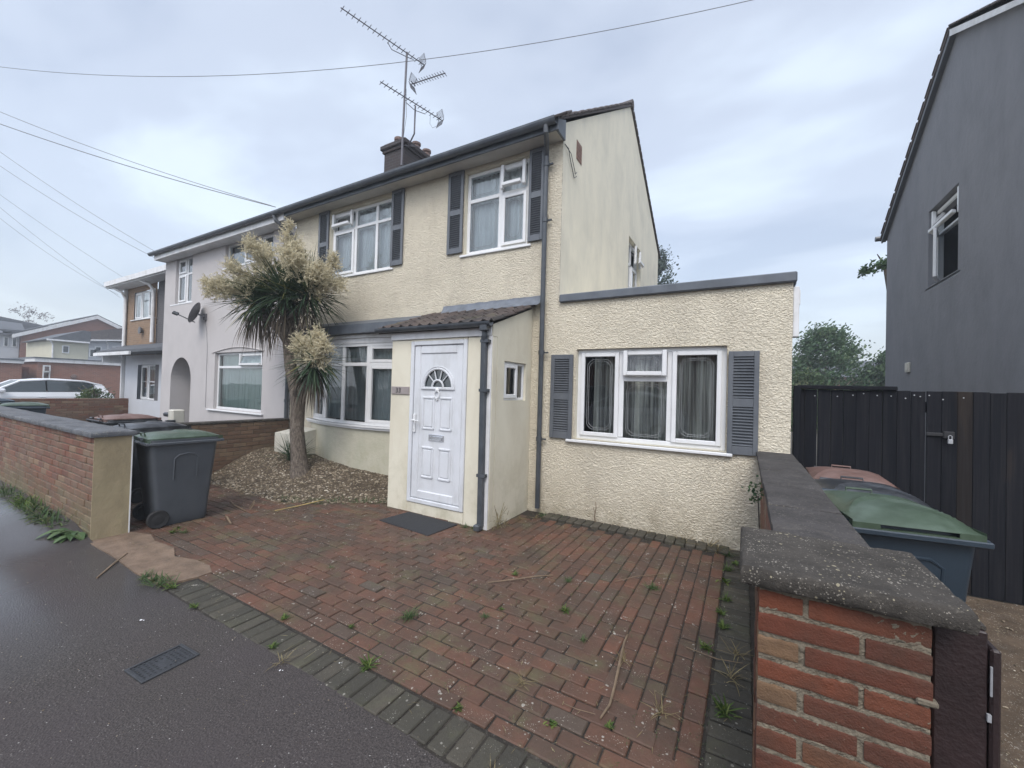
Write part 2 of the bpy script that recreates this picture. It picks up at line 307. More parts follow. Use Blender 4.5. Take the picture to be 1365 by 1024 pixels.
# tarmac
n = N('tarmac'); p = n.pos(world=True)
a = n.vor(p, 120, out='Color'); agg = n.noise(p, 120, 3, 0.75)
c = n.mix(n.rng(agg, 0.42, 0.60), (0.017, 0.013, 0.012), (0.070, 0.059, 0.053))
c = n.mix(n.rng(n.noise(p, 0.8, 4, 0.6), 0.4, 0.65, 0, 0.7), c, (0.044, 0.034, 0.035))
k = n.math('LESS_THAN', n.vor(p, 75), n.rng(n.noise(p, 5, 3), 0.35, 0.7, 0.05, 0.22)); c = n.mix(n.math('MULTIPLY', k, 0.5), c, (0.24, 0.22, 0.21))
k = n.math('LESS_THAN', n.vor(n.pos(loc=(5, 2, 0), world=True), 22), 0.065); c = n.mix(n.math('MULTIPLY', k, 0.8), c, (0.42, 0.40, 0.38))
wetz = n.rng(n.noise(n.pos(loc=(1.3, 0, 0), world=True), 0.55, 3, 0.5), 0.42, 0.6)
wx = n.rng(n.sepz(p, 0), -3.3, -5.0)
wet = n.math('MULTIPLY', wx, n.math('ADD', n.math('MULTIPLY', wetz, 0.5), 0.5))
c = n.mix(n.math('MULTIPLY', wet, 0.35), c, (0.03, 0.03, 0.033))
rgh = n.rng(wet, 0, 1, 0.80, 0.17)
bs = n.bump(n.math('ADD', agg, n.math('MULTIPLY', n.vor(p, 90), 0.6)), 0.8, 0.006)
MAT['tarmac'] = n.fin(c, rgh, bs, 0, 0.5)
n.l(n.math('MULTIPLY', wet, 0.9), n.b.inputs['Coat Weight']); n.b.inputs['Coat Roughness'].default_value = 0.16; n.b.inputs['Coat IOR'].default_value = 1.45
n.l(n.bump(n.noise(p, 60, 3), 0.12, 0.004), n.b.inputs['Coat Normal'])
# foliage
def leaf(name, cols, rough=0.5, trans=0.25):
    n = N(name); v = n.attr(); c = n.ramp(v, cols)
    f = n.noise(n.pos(), 8, 3); c = n.mix(n.rng(f, 0.3, 0.7, 0, 0.35), c, n.mix(0.6, c, (0.03, 0.04, 0.02)))
    m = n.fin(c, rough, None, 0, 0.35)
    t = n.n('ShaderNodeBsdfTranslucent'); n.l(c, t.inputs[0]); mx = n.n('ShaderNodeMixShader'); mx.inputs[0].default_value = trans
    n.l(n.b.outputs[0], mx.inputs[1]); n.l(t.outputs[0], mx.inputs[2]); n.l(mx.outputs[0], n.o.inputs[0]); MAT[name] = m
leaf('palm_leaf', [(0.0, (0.030, 0.058, 0.032)), (0.5, (0.055, 0.095, 0.05)), (0.85, (0.11, 0.14, 0.062)), (1.0, (0.22, 0.21, 0.07))])
leaf('palm_dead', [(0.0, (0.06, 0.047, 0.04)), (0.6, (0.12, 0.095, 0.075)), (1.0, (0.19, 0.155, 0.11))], 0.8, 0.1)
leaf('palm_flower', [(0.0, (0.38, 0.32, 0.20)), (0.5, (0.62, 0.55, 0.38)), (1.0, (0.82, 0.76, 0.58))], 0.8, 0.35)
leaf('weed_green', [(0.0, (0.04, 0.075, 0.018)), (0.6, (0.085, 0.145, 0.03)), (1.0, (0.19, 0.23, 0.06))], 0.6, 0.35)
leaf('weed_dark', [(0.0, (0.03, 0.065, 0.02)), (0.6, (0.07, 0.12, 0.04)), (1.0, (0.16, 0.17, 0.08))], 0.6, 0.3)
leaf('weed_dry', [(0.0, (0.13, 0.10, 0.05)), (0.6, (0.24, 0.19, 0.10)), (1.0, (0.33, 0.29, 0.16))], 0.8, 0.2)
leaf('dock_leaf', [(0.0, (0.05, 0.095, 0.035)), (0.6, (0.09, 0.15, 0.06)), (1.0, (0.15, 0.21, 0.10))], 0.45, 0.3)
leaf('tree_green', [(0.0, (0.035, 0.075, 0.035)), (0.5, (0.06, 0.115, 0.05)), (1.0, (0.12, 0.17, 0.08))], 0.6, 0.3)
leaf('conifer_green', [(0.0, (0.028, 0.045, 0.04)), (0.5, (0.045, 0.068, 0.055)), (1.0, (0.07, 0.095, 0.075))], 0.7, 0.15)
leaf('far_leaf', [(0.0, (0.13, 0.11, 0.12)), (1.0, (0.22, 0.19, 0.19))], 0.8, 0.2)
n = N('bark'); p = n.pos((1, 1, 1))
f = n.noise(n.pos((1.6, 1.6, 0.5)), 22, 6, 0.8); c = n.ramp(f, [(0.35, (0.055, 0.045, 0.038)), (0.5, (0.14, 0.115, 0.095)), (0.65, (0.25, 0.215, 0.18))])
MAT['bark'] = n.fin(c, 0.95, n.bump(f, 1.0, 0.03), 0, 0.2)
n = N('tile_roof'); p = n.pos(world=True)
f = n.noise(p, 7, 5, 0.7); MAT['tile_roof'] = n.fin(n.ramp(f, [(0.3, (0.06, 0.055, 0.055)), (0.7, (0.12, 0.10, 0.095))]), 0.85, n.bump(f, 0.4, 0.02), 0, 0.3)
# ------------------------------------------------------------------ geometry helpers
WL = {}
def loc_of(o):
    v = Vector((0, 0, 0))
    while o is not None: v += Vector(WL.get(o.name, (0, 0, 0))); o = o.parent
    return v
class MB:
    def __init__(s): s.v = []; s.f = []; s.a = []; s.mi = []
    def add(s, vs, fs, val=None, mi=0):
        b = len(s.v); s.v += [tuple(x) for x in vs]; val = random.random() if val is None else val
        s.a += [val] * len(vs); s.f += [tuple(i + b for i in f) for f in fs]; s.mi += [mi] * len(fs); return b
    def box(s, x0, x1, y0, y1, z0, z1, val=None, mi=0, cham=0.0):
        return s.obox(((x0 + x1) / 2, (y0 + y1) / 2, (z0 + z1) / 2), (1, 0, 0), (0, 1, 0), (0, 0, 1), abs(x1 - x0) / 2, abs(y1 - y0) / 2, abs(z1 - z0) / 2, val, mi, cham)
    def obox(s, c, ax, ay, az, hx, hy, hz, val=None, mi=0, cham=0.0):
        c, ax, ay, az = Vector(c), Vector(ax), Vector(ay), Vector(az)
        P = lambda i, j, k: c + ax * i + ay * j + az * k
        if not cham:
            vs = [P(hx * i, hy * j, hz * k) for k in (-1, 1) for j in (-1, 1) for i in (-1, 1)]
            return s.add(vs, [(0, 2, 3, 1), (4, 5, 7, 6), (0, 1, 5, 4), (2, 6, 7, 3), (0, 4, 6, 2), (1, 3, 7, 5)], val, mi)
        q = min(cham, hx * .9, hy * .9, hz * .9); vs = []; idx = {}
        for i in (-1, 1):
            for j in (-1, 1):
                for k in (-1, 1):
                    idx[i, j, k, 0] = len(vs); vs.append(P(i * hx, j * (hy - q), k * (hz - q)))
                    idx[i, j, k, 1] = len(vs); vs.append(P(i * (hx - q), j * hy, k * (hz - q)))
                    idx[i, j, k, 2] = len(vs); vs.append(P(i * (hx - q), j * (hy - q), k * hz))
        fs = []
        def quad(a, sign): fs.append(tuple(a) if sign > 0 else tuple(reversed(a)))
        for i in (-1, 1):
            quad([idx[i, -1, -1, 0], idx[i, 1, -1, 0], idx[i, 1, 1, 0], idx[i, -1, 1, 0]], i)
            quad([idx[-1, i, -1, 1], idx[-1, i, 1, 1], idx[1, i, 1, 1], idx[1, i, -1, 1]], i)
            quad([idx[-1, -1, i, 2], idx[1, -1, i, 2], idx[1, 1, i, 2], idx[-1, 1, i, 2]], i)
        for i in (-1, 1):
            for j in (-1, 1):
                quad([idx[i, j, -1, 0], idx[i, j, -1, 1], idx[i, j, 1, 1], idx[i, j, 1, 0]], i * j)
                quad([idx[i, -1, j, 2], idx[i, -1, j, 0], idx[i, 1, j, 0], idx[i, 1, j, 2]], i * j)
                quad([idx[-1, i, j, 1], idx[-1, i, j, 2], idx[1, i, j, 2], idx[1, i, j, 1]], i * j)
                for k in (-1, 1):
                    quad([idx[i, j, k, 0], idx[i, j, k, 1], idx[i, j, k, 2]], i * j * k)
        return s.add(vs, fs, val, mi)
    def tube(s, pts, r, seg=8, val=None, cap=True, mi=0):
        pts = [Vector(p) for p in pts]; n = len(pts); rs = r if isinstance(r, (list, tuple)) else [r] * n
        vs = []; prev = None
        for i, p in enumerate(pts):
            t = (pts[min(i + 1, n - 1)] - pts[max(i - 1, 0)]); t = t.normalized() if t.length > 1e-9 else Vector((0, 0, 1))
            a = prev if prev is not None else (Vector((0, 0, 1)) if abs(t.z) < .9 else Vector((1, 0, 0)))
            b = t.cross(a); b = b.normalized() if b.length > 1e-6 else t.orthogonal().normalized(); a = b.cross(t).normalized(); prev = a
            for k in range(seg):
                an = 2 * math.pi * k / seg; vs.append(p + (a * math.cos(an) + b * math.sin(an)) * rs[i])
        fs = [(i * seg + k, i * seg + (k + 1) % seg, (i + 1) * seg + (k + 1) % seg, (i + 1) * seg + k) for i in range(n - 1) for k in range(seg)]
        if cap: fs += [tuple(reversed(range(seg))), tuple(range((n - 1) * seg, n * seg))]
        return s.add(vs, fs, val, mi)
    def prism(s, poly, d, val=None, mi=0):
        """poly: list of 3-d points (planar), extruded by vector d"""
        poly = [Vector(p) for p in poly]; d = Vector(d); n = len(poly)
        vs = poly + [p + d for p in poly]
        fs = [tuple(range(n)), tuple(reversed(range(n, 2 * n)))] + [(i, i + n, (i + 1) % n + n, (i + 1) % n) for i in range(n)]
        return s.add(vs, fs, val, mi)
    def grid(s, fn, nu, nv, val=None, mi=0):
        vs = [fn(i / nu, j / nv) for j in range(nv + 1) for i in range(nu + 1)]
        fs = [(j * (nu + 1) + i, j * (nu + 1) + i + 1, (j + 1) * (nu + 1) + i + 1, (j + 1) * (nu + 1) + i) for j in range(nv) for i in range(nu)]
        return s.add(vs, fs, val, mi)
    def lathe(s, c, axis, prof, seg=20, val=None, mi=0):
        c = Vector(c); ax = Vector(axis).normalized(); a = ax.orthogonal().normalized(); b = ax.cross(a)
        vs = [c + ax * h + (a * math.cos(2 * math.pi * k / seg) + b * math.sin(2 * math.pi * k / seg)) * r for r, h in prof for k in range(seg)]
        n = len(prof)
        fs = [(i * seg + k, i * seg + (k + 1) % seg, (i + 1) * seg + (k + 1) % seg, (i + 1) * seg + k) for i in range(n - 1) for k in range(seg)]
        fs += [tuple(reversed(range(seg))), tuple(range((n - 1) * seg, n * seg))]
        return s.add(vs, fs, val, mi)
    def build(s, name, mats, parent=None, local=False, smooth=False, origin=None):
        me = bpy.data.meshes.new(name)
        off = Vector((0, 0, 0))
        if not local:
            if parent is not None: off = loc_of(parent)
        o = bpy.data.objects.new(name, me)
        if parent is None and s.v and not local:
            a = np.array(s.v); off = Vector((float(a[:, 0].mean()), float(a[:, 1].mean()), float(a[:, 2].min()))) if origin is None else Vector(origin)
            o.location = off
        WL[o.name] = tuple(o.location)
        va = np.array(s.v, dtype=np.float32).reshape(-1, 3) - np.array(off, dtype=np.float32)
        me.from_pydata(va.tolist(), [], s.f)
        if not isinstance(mats, (list, tuple)): mats = [mats]
        for m in mats: me.materials.append(MAT[m])
        if len(mats) > 1: me.polygons.foreach_set('material_index', s.mi)
        at = me.attributes.new('val', 'FLOAT', 'POINT'); at.data.foreach_set('value', s.a)
        if smooth: me.polygons.foreach_set('use_smooth', [True] * len(me.polygons)); 
        me.update()
        if smooth is not True and smooth: 
            for p_ in me.polygons: pass
        COL.objects.link(o)
        if parent is not None: o.parent = parent
        return o
def smooth_angle(o, deg=35):
    me = o.data; me.polygons.foreach_set('use_smooth', [True] * len(me.polygons)); me.set_sharp_from_angle(angle=R_(deg)); return o
def tag(o, label=None, cat=None, group=None, kind=None):
    if label: o['label'] = label
    if cat: o['category'] = cat
    if group: o['group'] = group
    if kind: o['kind'] = kind
    return o
def thing(name, loc, label, cat, group=None, rz=0.0):
    o = bpy.data.objects.new(name, None); o.empty_display_size = 0.2; COL.objects.link(o); o.location = loc; o.rotation_euler = (0, 0, rz)
    WL[o.name] = tuple(loc); return tag(o, label, cat, group)
def copy_tree(o, parent=None):
    c = o.copy(); COL.objects.link(c)
    if parent is not None: c.parent = parent
    for ch in [x for x in bpy.data.objects if x.parent == o]: copy_tree(ch, c)
    return c
def qmesh(name, verts, faces, mat, parent=None, vals=None, off=None):
    """fast mesh from numpy arrays"""
    me = bpy.data.meshes.new(name); off = np.zeros(3) if off is None else off
    v = (verts - off).astype(np.float32); me.vertices.add(len(v)); me.vertices.foreach_set('co', v.ravel())
    nf = len(faces); me.loops.add(nf * 4); me.loops.foreach_set('vertex_index', faces.astype(np.int32).ravel())
    me.polygons.add(nf); me.polygons.foreach_set('loop_start', np.arange(0, nf * 4, 4, dtype=np.int32))
    me.polygons.foreach_set('use_smooth', np.ones(nf, dtype=bool))
    me.materials.append(MAT[mat]); me.update(calc_edges=True); me.validate()
    o = bpy.data.objects.new(name, me); COL.objects.link(o)
    if parent is not None: o.parent = parent
    return o
def gridwall(name, mat, parent, axis, pos, u0, u1, z0, z1, holes=(), step=0.2, flip=False, clip=None):
    """wall sheet on plane axis=pos; u runs along the other horizontal axis. holes: (u0,u1,z0,z1)"""
    def lines(a, b, cuts):
        c = sorted({a, b, *[x for x in cuts if a < x < b]}); r = []
        for p_, q in zip(c[:-1], c[1:]):
            k = max(1, int(math.ceil((q - p_) / step))); r += [p_ + (q - p_) * i / k for i in range(k)]
        return np.array(r + [c[-1]])
    us = lines(u0, u1, [h[0] for h in holes] + [h[1] for h in holes]); zs = lines(z0, z1, [h[2] for h in holes] + [h[3] for h in holes])
    U, Z = np.meshgrid(us, zs); nu, nz = len(us), len(zs)
    if axis == 'y': V = np.stack([U, np.full_like(U, pos), Z], -1).reshape(-1, 3)
    else: V = np.stack([np.full_like(U, pos), U, Z], -1).reshape(-1, 3)
    cu, cz = (us[:-1] + us[1:]) / 2, (zs[:-1] + zs[1:]) / 2; CU, CZ = np.meshgrid(cu, cz); keep = np.ones_like(CU, bool)
    for h in holes: keep &= ~((CU > h[0]) & (CU < h[1]) & (CZ > h[2]) & (CZ < h[3]))
    if clip is not None: keep &= clip(CU, CZ)
    J, I = np.nonzero(keep); a = J * nu + I
    F = np.stack([a, a + 1, a + nu + 1, a + nu], -1)
    if (axis == 'y') == flip: F = F[:, ::-1]
    used = np.unique(F); mp_ = np.zeros(len(V), int); mp_[used] = np.arange(len(used)); off = np.array(loc_of(parent)) if parent else None
    return qmesh(name, V[used], mp_[F], mat, parent, off=off)
def reveals(mb, axis, pos, holes, d):
    """flat lining of wall openings, going d behind the wall face"""
    for (a, b, c, e) in holes:
        if axis == 'y': P = lambda u, y, z: (u, y, z)
        else: P = lambda u, y, z: (y, u, z)
        for (p_, q) in (((a, c), (b, c)), ((b, c), (b, e)), ((b, e), (a, e)), ((a, e), (a, c))):
            mb.add([P(p_[0], pos, p_[1]), P(q[0], pos, q[1]), P(q[0], pos + d, q[1]), P(p_[0], pos + d, p_[1])], [(0, 1, 2, 3)])
def frame_ring(mb, P, a, b, c, e, w, t, y0=0.0, cham=0.006):
    """rectangular frame in local (u, depth, z) space; P maps to world. outer a..b x c..e"""
    def bx(u0, u1, z0, z1):
        pts = []
        o = Vector(P((u0 + u1) / 2, y0 + t / 2, (z0 + z1) / 2)); U = Vector(P(1, 0, 0)) - Vector(P(0, 0, 0)); D = Vector(P(0, 1, 0)) - Vector(P(0, 0, 0))
        mb.obox(o, U, D, (0, 0, 1), abs(u1 - u0) / 2, t / 2, abs(z1 - z0) / 2, cham=cham)
    bx(a, a + w, c, e); bx(b - w, b, c, e); bx(a + w, b - w, c, c + w); bx(a + w, b - w, e - w, e)
def pane_quad(mb, P, a, b, c, e, y):
    mb.add([P(a, y, c), P(b, y, c), P(b, y, e), P(a, y, e)], [(0, 1, 2, 3)], 0.5)
def leading(mb, P, a, b, c, e, y, r=0.0022):
    i = 0.035; k = min(0.07, (b - a) * .2, (e - c) * .25)
    for ins in (i, i + 0.022):
        A, B, C, E = a + ins, b - ins, c + ins, e - ins
        pts = [(A + k, C), (B - k, C), (B - k * .4, C + k * .4), (B, C + k), (B, E - k), (B - k * .4, E - k * .4), (B - k, E), (A + k, E), (A + k * .4, E - k * .4), (A, E - k), (A, C + k), (A + k * .4, C + k * .4), (A + k, C)]
        mb.tube([P(p_[0], y, p_[1]) for p_ in pts], r, 4)
def curtain(mb, P, a, b, c, e, y, folds=14, amp=0.02, seed=0, gap=None):
    rn = random.Random(seed); ph = [rn.uniform(0, 6) for _ in range(4)]; nn = folds * 8
    rngs = [(a, b)] if gap is None else [(a, gap[0]), (gap[1], b)]
    for (s0, s1) in rngs:
        k = max(8, int(nn * (s1 - s0) / (b - a)))
        def f(u, v):
            x = s0 + (s1 - s0) * u; t = x * folds / (b - a) * 6.283
            d = amp * (math.sin(t + ph[0] + 1.2 * math.sin(t * .23 + ph[1])) + .5 * math.sin(t * .47 + ph[2])) * (0.6 + 0.4 * (1 - v))
            return P(x, y + d, c + (e - c) * v)
        mb.grid(f, k, 3, 0.5)
def bricks(mb, P, L0, L1, z0, courses, bl=0.215, bh=0.065, j=0.01, depth=0.1, seed=0, proud=0.0, jit=0.0015, cham=0.004, halfstart=True):
    """running-bond bricks; P(u, depth, z)"""
    rn = random.Random(seed); U = (Vector(P(1, 0, 0)) - Vector(P(0, 0, 0))); D = (Vector(P(0, 1, 0)) - Vector(P(0, 0, 0)))
    for c in range(courses):
        u = L0; first = True
        while u < L1 - 0.02:
            l = bl
            if first and c % 2: l = (bl - j) / 2
            first = False; l = min(l, L1 - u)
            if l > 0.03:
                cz = z0 + c * (bh + j) + bh / 2
                mb.obox(Vector(P(u + l / 2, depth / 2 - proud + rn.uniform(-jit, jit), cz + rn.uniform(-jit, jit) * .5)), U, D, (0, 0, 1), l / 2, depth / 2, bh / 2, rn.random(), 0, cham)
            u += l + j
def tri_leaf(mb, base, d, up, L, W, droop, seg=5, val=None, fold=0.25, taper=1.0):
    """strap-like leaf: curved strip of seg quads with slight V fold"""
    base, d = Vector(base), Vector(d).normalized(); side = d.cross(Vector(up)); side = side.normalized() if side.length > 1e-4 else d.orthogonal().normalized()
    p_ = base.copy(); vs = []; dirv = d.copy(); st = L / seg
    for i in range(seg + 1):
        t = i / seg; ww = W * (0.55 + 0.9 * t if t < 0.5 else (1.0 - (t - .5) * 2) ** 0.8) * taper if t < 1 else 0.0008
        nrm = side.cross(dirv).normalized()
        vs += [p_ - side * ww / 2 + nrm * ww * fold, p_, p_ + side * ww / 2 + nrm * ww * fold]
        dirv = (dirv + Vector((0, 0, -droop / seg))).normalized(); p_ = p_ + dirv * st
    fs = []
    for i in range(seg):
        for k in (0, 1): a = i * 3 + k; fs.append((a, a + 1, a + 4, a + 3))
    mb.add(vs, fs, val)
def rdir(rn, zmin=-1, zmax=1):
    z = rn.uniform(zmin, zmax); a = rn.uniform(0, 2 * math.pi); r = math.sqrt(max(0, 1 - z * z)); return Vector((r * math.cos(a), r * math.sin(a), z))
# ------------------------------------------------------------------ ground
def gravel_z(x, y):
    yf = 3.38 if x < -5.45 else 3.38 + (x + 5.45) * 0.72
    e = max(0.0, min(1.0, (y - yf) / 1.15)); e = e * e * (3 - 2 * e)
    side = 0.20 + 0.20 * max(0, min(1, (-5.0 - x) / 3.2))
    return -0.005 + e * side + 0.012 * mnoise.noise(Vector((x * 3, y * 3, 0)))
def pave_z(x, y):
    b = max(0, min(1, (-5.55 - x) / 0.7)); c = max(0, min(1, (y - 0.95) / 0.5)); c = c * c * (3 - 2 * c)
    return -0.008 + 0.12 * b * c + 0.006 * mnoise.noise(Vector((x * .7, y * .7, 3)))
g = MB(); g.add([(-400, -400, -0.035), (400, -400, -0.035), (400, 400, -0.035), (-400, 400, -0.035)], [(0, 1, 2, 3)])
tag(g.build('ground', 'ground_earth'), 'bare earth ground around and beyond the houses', kind='structure')
g = MB(); g.grid(lambda u, v: (-16 + 22 * u, -6 + 7.485 * v, pave_z(-16 + 22 * u, -6 + 7.485 * v)), 150, 60)
tag(g.build('pavement', 'tarmac', smooth=True), 'dark damp tarmac pavement in front of the driveway', kind='structure')
g = MB(); g.add([(-16, 1.46, -0.009), (0.12, 1.46, -0.009), (0.12, 5.04, -0.009), (-16, 5.04, -0.009)], [(0, 1, 2, 3)])
tag(g.build('driveway_bed', 'joint_soil'), 'dark soil showing in the joints of the brick driveway', kind='structure')
g = MB(); g.grid(lambda u, v: (0.42 + 2.6 * u, 0.9 + 4.14 * v, -0.012 + 0.02 * mnoise.noise(Vector((u * 9, v * 12, 5)))), 40, 60)
tag(g.build('side_ground', 'dirt_gravel', smooth=True), 'brown earth and grit beside the right boundary wall', kind='structure')
rn = random.Random(3)
def surf(x, y): return 0.007 * mnoise.noise(Vector((x * 1.1, y * 1.1, 0))) + 0.003 * mnoise.noise(Vector((x * 4, y * 4, 2)))
def paver(mb, cx, cy, lx, ly, val):
    z = surf(cx, cy) + rn.uniform(-.003, .003); a = rn.uniform(-.018, .018); tx = rn.uniform(-.009, .009); ty = rn.uniform(-.009, .009)
    ax = Vector((math.cos(a), math.sin(a), tx)); ay = Vector((-math.sin(a), math.cos(a), ty))
    mb.obox((cx, cy, z - 0.03), ax, ay, (-tx, -ty, 1), lx / 2 - rn.uniform(.0, .0035), ly / 2 - rn.uniform(.0, .0035), 0.03, val, 0, rn.uniform(.004, .008))
def patch_hole(x, y):   # cracked cement patch by the left pillar
    return -5.75 < x < -3.98 and y < 1.83
def in_drive(x, y):
    if y > 4.79 or y < 1.69: return False
    if x > -0.14 or x < -8.05: return False
    if -4.22 < x < -2.6 and y > 4.06: return False
    if x < -2.6 and gravel_z(x, y) > 0.012: return False
    if x <= -4.22 and y > 3.38 + max(0, x + 5.45) * 0.72: return False
    return not patch_hole(x, y)
d1 = MB()
px, py = 0.105, 0.105
row = 0; y = 1.745
while y < 4.85:                     # courses laid along the street
    x = -8.1 + (0.105 if row % 2 else 0)
    while x < 0:
        if in_drive(x, y) and x + y < 1.72: paver(d1, x, y, 0.205, 0.1, rn.random())
        x += 0.21
    y += py; row += 1
colm = 0; x = -0.195
while x > -3.4:                     # courses laid toward the house
    y = 1.76 + (0.105 if colm % 2 else 0)
    while y < 4.85:
        if in_drive(x, y) and x + y >= 1.72: paver(d1, x, y, 0.102, 0.201, rn.random())
        y += 0.21
    x -= px; colm += 1
tag(d1.build('driveway', 'paver_red', origin=(-3, 3, 0)), 'weathered red brick paved driveway with mossy joints', kind='structure')
d2 = MB(); x = -0.02
while x > -8.1:
    if not (-5.8 < x < -3.95): paver(d2, x, 1.575, 0.1, 0.205, rn.random())
    x -= 0.107
y = 1.76
while y < 4.98: paver(d2, -0.03, y, 0.2, 0.1, rn.random()); y += 0.107
x = -0.16
while x > -2.2: d2.obox((x, 4.905, 0.0), (1, 0, 0), (0, 1, 0), (0, 0, 1), .049, .105, .028, rn.random(), 0, .007); x -= 0.107
tag(d2.build('driveway_edging', 'paver_grey', origin=(-3, 1.6, 0)), 'single row of dark grey edging bricks round the driveway', kind='structure')
g = MB()
pt = [(-5.72, 1.46), (-5.72, 1.80), (-5.45, 1.88), (-5.2, 1.83), (-4.85, 1.86), (-4.6, 1.77), (-4.35, 1.84), (-4.12, 1.85), (-3.97, 1.80), (-3.96, 1.70), (-4.0, 1.55), (-4.03, 1.47), (-4.5, 1.45), (-5.1, 1.47)]
g.prism([(p_[0], p_[1], 0.006) for p_ in pt][::-1], (0, 0, -0.03))
tag(g.build('cement_patch', 'concrete_patch'), 'cracked tan cement patch at the foot of the left pillar', kind='structure')
# gravel bed: soil heightfield and loose stones
g = MB(); g.grid(lambda u, v: (-8.12 + 3.9 * u, 3.3 + 1.75 * v, gravel_z(-8.12 + 3.9 * u, 3.3 + 1.75 * v) - (0.02 if 3.3 + 1.75 * v < 3.45 else 0)), 60, 30)
tag(g.build('garden_bed', 'soil_bed', smooth=True), 'raised soil bed under the palm', kind='structure')
ico = [(0, 0, 1), (.894, 0, .447), (.276, .851, .447), (-.724, .526, .447), (-.724, -.526, .447), (.276, -.851, .447), (.724, .526, -.447), (-.276, .851, -.447), (-.894, 0, -.447), (-.276, -.851, -.447), (.724, -.526, -.447), (0, 0, -1)]
icf = [(0, 1, 2), (0, 2, 3), (0, 3, 4), (0, 4, 5), (0, 5, 1), (1, 6, 2), (2, 7, 3), (3, 8, 4), (4, 9, 5), (5, 10, 1), (6, 7, 2), (7, 8, 3), (8, 9, 4), (9, 10, 5), (10, 6, 1), (6, 11, 7), (7, 11, 8), (8, 11, 9), (9, 11, 10), (10, 11, 6)]
def stone(mb, x, y, z, r, val=None):
    a = rn.uniform(0, 6.28); ca, sa = math.cos(a), math.sin(a); sx, sy, sz = r * rn.uniform(.7, 1.5), r * rn.uniform(.6, 1.0), r * rn.uniform(.35, .6)
    vs = []
    for (p_, q, t) in ico:
        k = rn.uniform(.85, 1.15); p_, q, t = p_ * sx * k, q * sy * k, t * sz * k; vs.append((x + p_ * ca - q * sa, y + p_ * sa + q * ca, z + t))
    mb.add(vs, icf, val)
st = MB(); cnt = 0
while cnt < 6500:
    x = rn.uniform(-8.08, -4.25); y = rn.uniform(3.3, 5.0)
    if x > -5.45 and y < 3.36 + (x + 5.45) * 0.72: 
        if rn.random() < .97 or y < 3.15 + (x + 5.45) * .72: continue
    if 4.76 < y and -7.4 < x < -4.3: continue
    stone(st, x, y, max(0, gravel_z(x, y)) + .003, rn.choice([.009, .012, .015, .019]) * rn.uniform(.8, 1.3), rn.random() ** 1.3); cnt += 1
for _ in range(160): stone(st, rn.uniform(-8, -4.6), rn.uniform(2.9, 3.4), .006, rn.uniform(.005, .011), rn.random())
tag(st.build('gravel', 'stone_attr', origin=(-6.5, 4, 0)), 'loose tan gravel stones covering the bed under the palm', 'gravel', kind='stuff')
st = MB()
for _ in range(4200):
    stone(st, rn.uniform(-7.5, 0.05), 1.4 + 3.5 * rn.random() ** .8, .006, rn.uniform(.0012, .0032) * (1.7 if rn.random() < .1 else 1), rn.uniform(.2, 1))
for _ in range(900): stone(st, rn.uniform(.45, 2.6), rn.uniform(1.0, 5.0), -.004, rn.uniform(.004, .011), rn.random() ** 1.5)
for _ in range(350): stone(st, rn.uniform(-6.5, .2), rn.uniform(.3, 1.45), -.004, rn.uniform(.0015, .004), rn.uniform(.2, 1))
tag(st.build('loose_grit', 'stone_attr', origin=(-2, 3, 0)), 'scattered grit and tiny pale stones on the paving', 'grit', kind='stuff')
# inspection cover in the pavement
t = thing('drain_cover', (-2.93, 1.093, pave_z(-2.93, 1.093)), 'small rectangular iron inspection cover set in the tarmac pavement', 'drain cover')
g = MB(); W2, H2 = .105, .14
for (a, b, c, e) in ((-W2, W2, -H2, -H2 + .018), (-W2, W2, H2 - .018, H2), (-W2, -W2 + .014, -H2 + .018, H2 - .018), (W2 - .014, W2, -H2 + .018, H2 - .018)): g.box(a, b, c, e, -.02, .009, cham=.002)
g.build('frame', 'drain_iron', t, local=True)
g = MB(); g.box(-W2 + .015, W2 - .015, -H2 + .019, H2 - .019, -.02, .001)
for i in range(7):
    for j in range(10): 
        if not (j in (4, 5) and 1 < i < 5): g.box(-.078 + i * .026 - .008, -.078 + i * .026 + .008, -.108 + j * .024 - .005, -.108 + j * .024 + .005, .002, .0055, cham=.001)
g.build('lid', 'drain_iron', t, local=True); t.rotation_euler = (0, 0, R_(3))

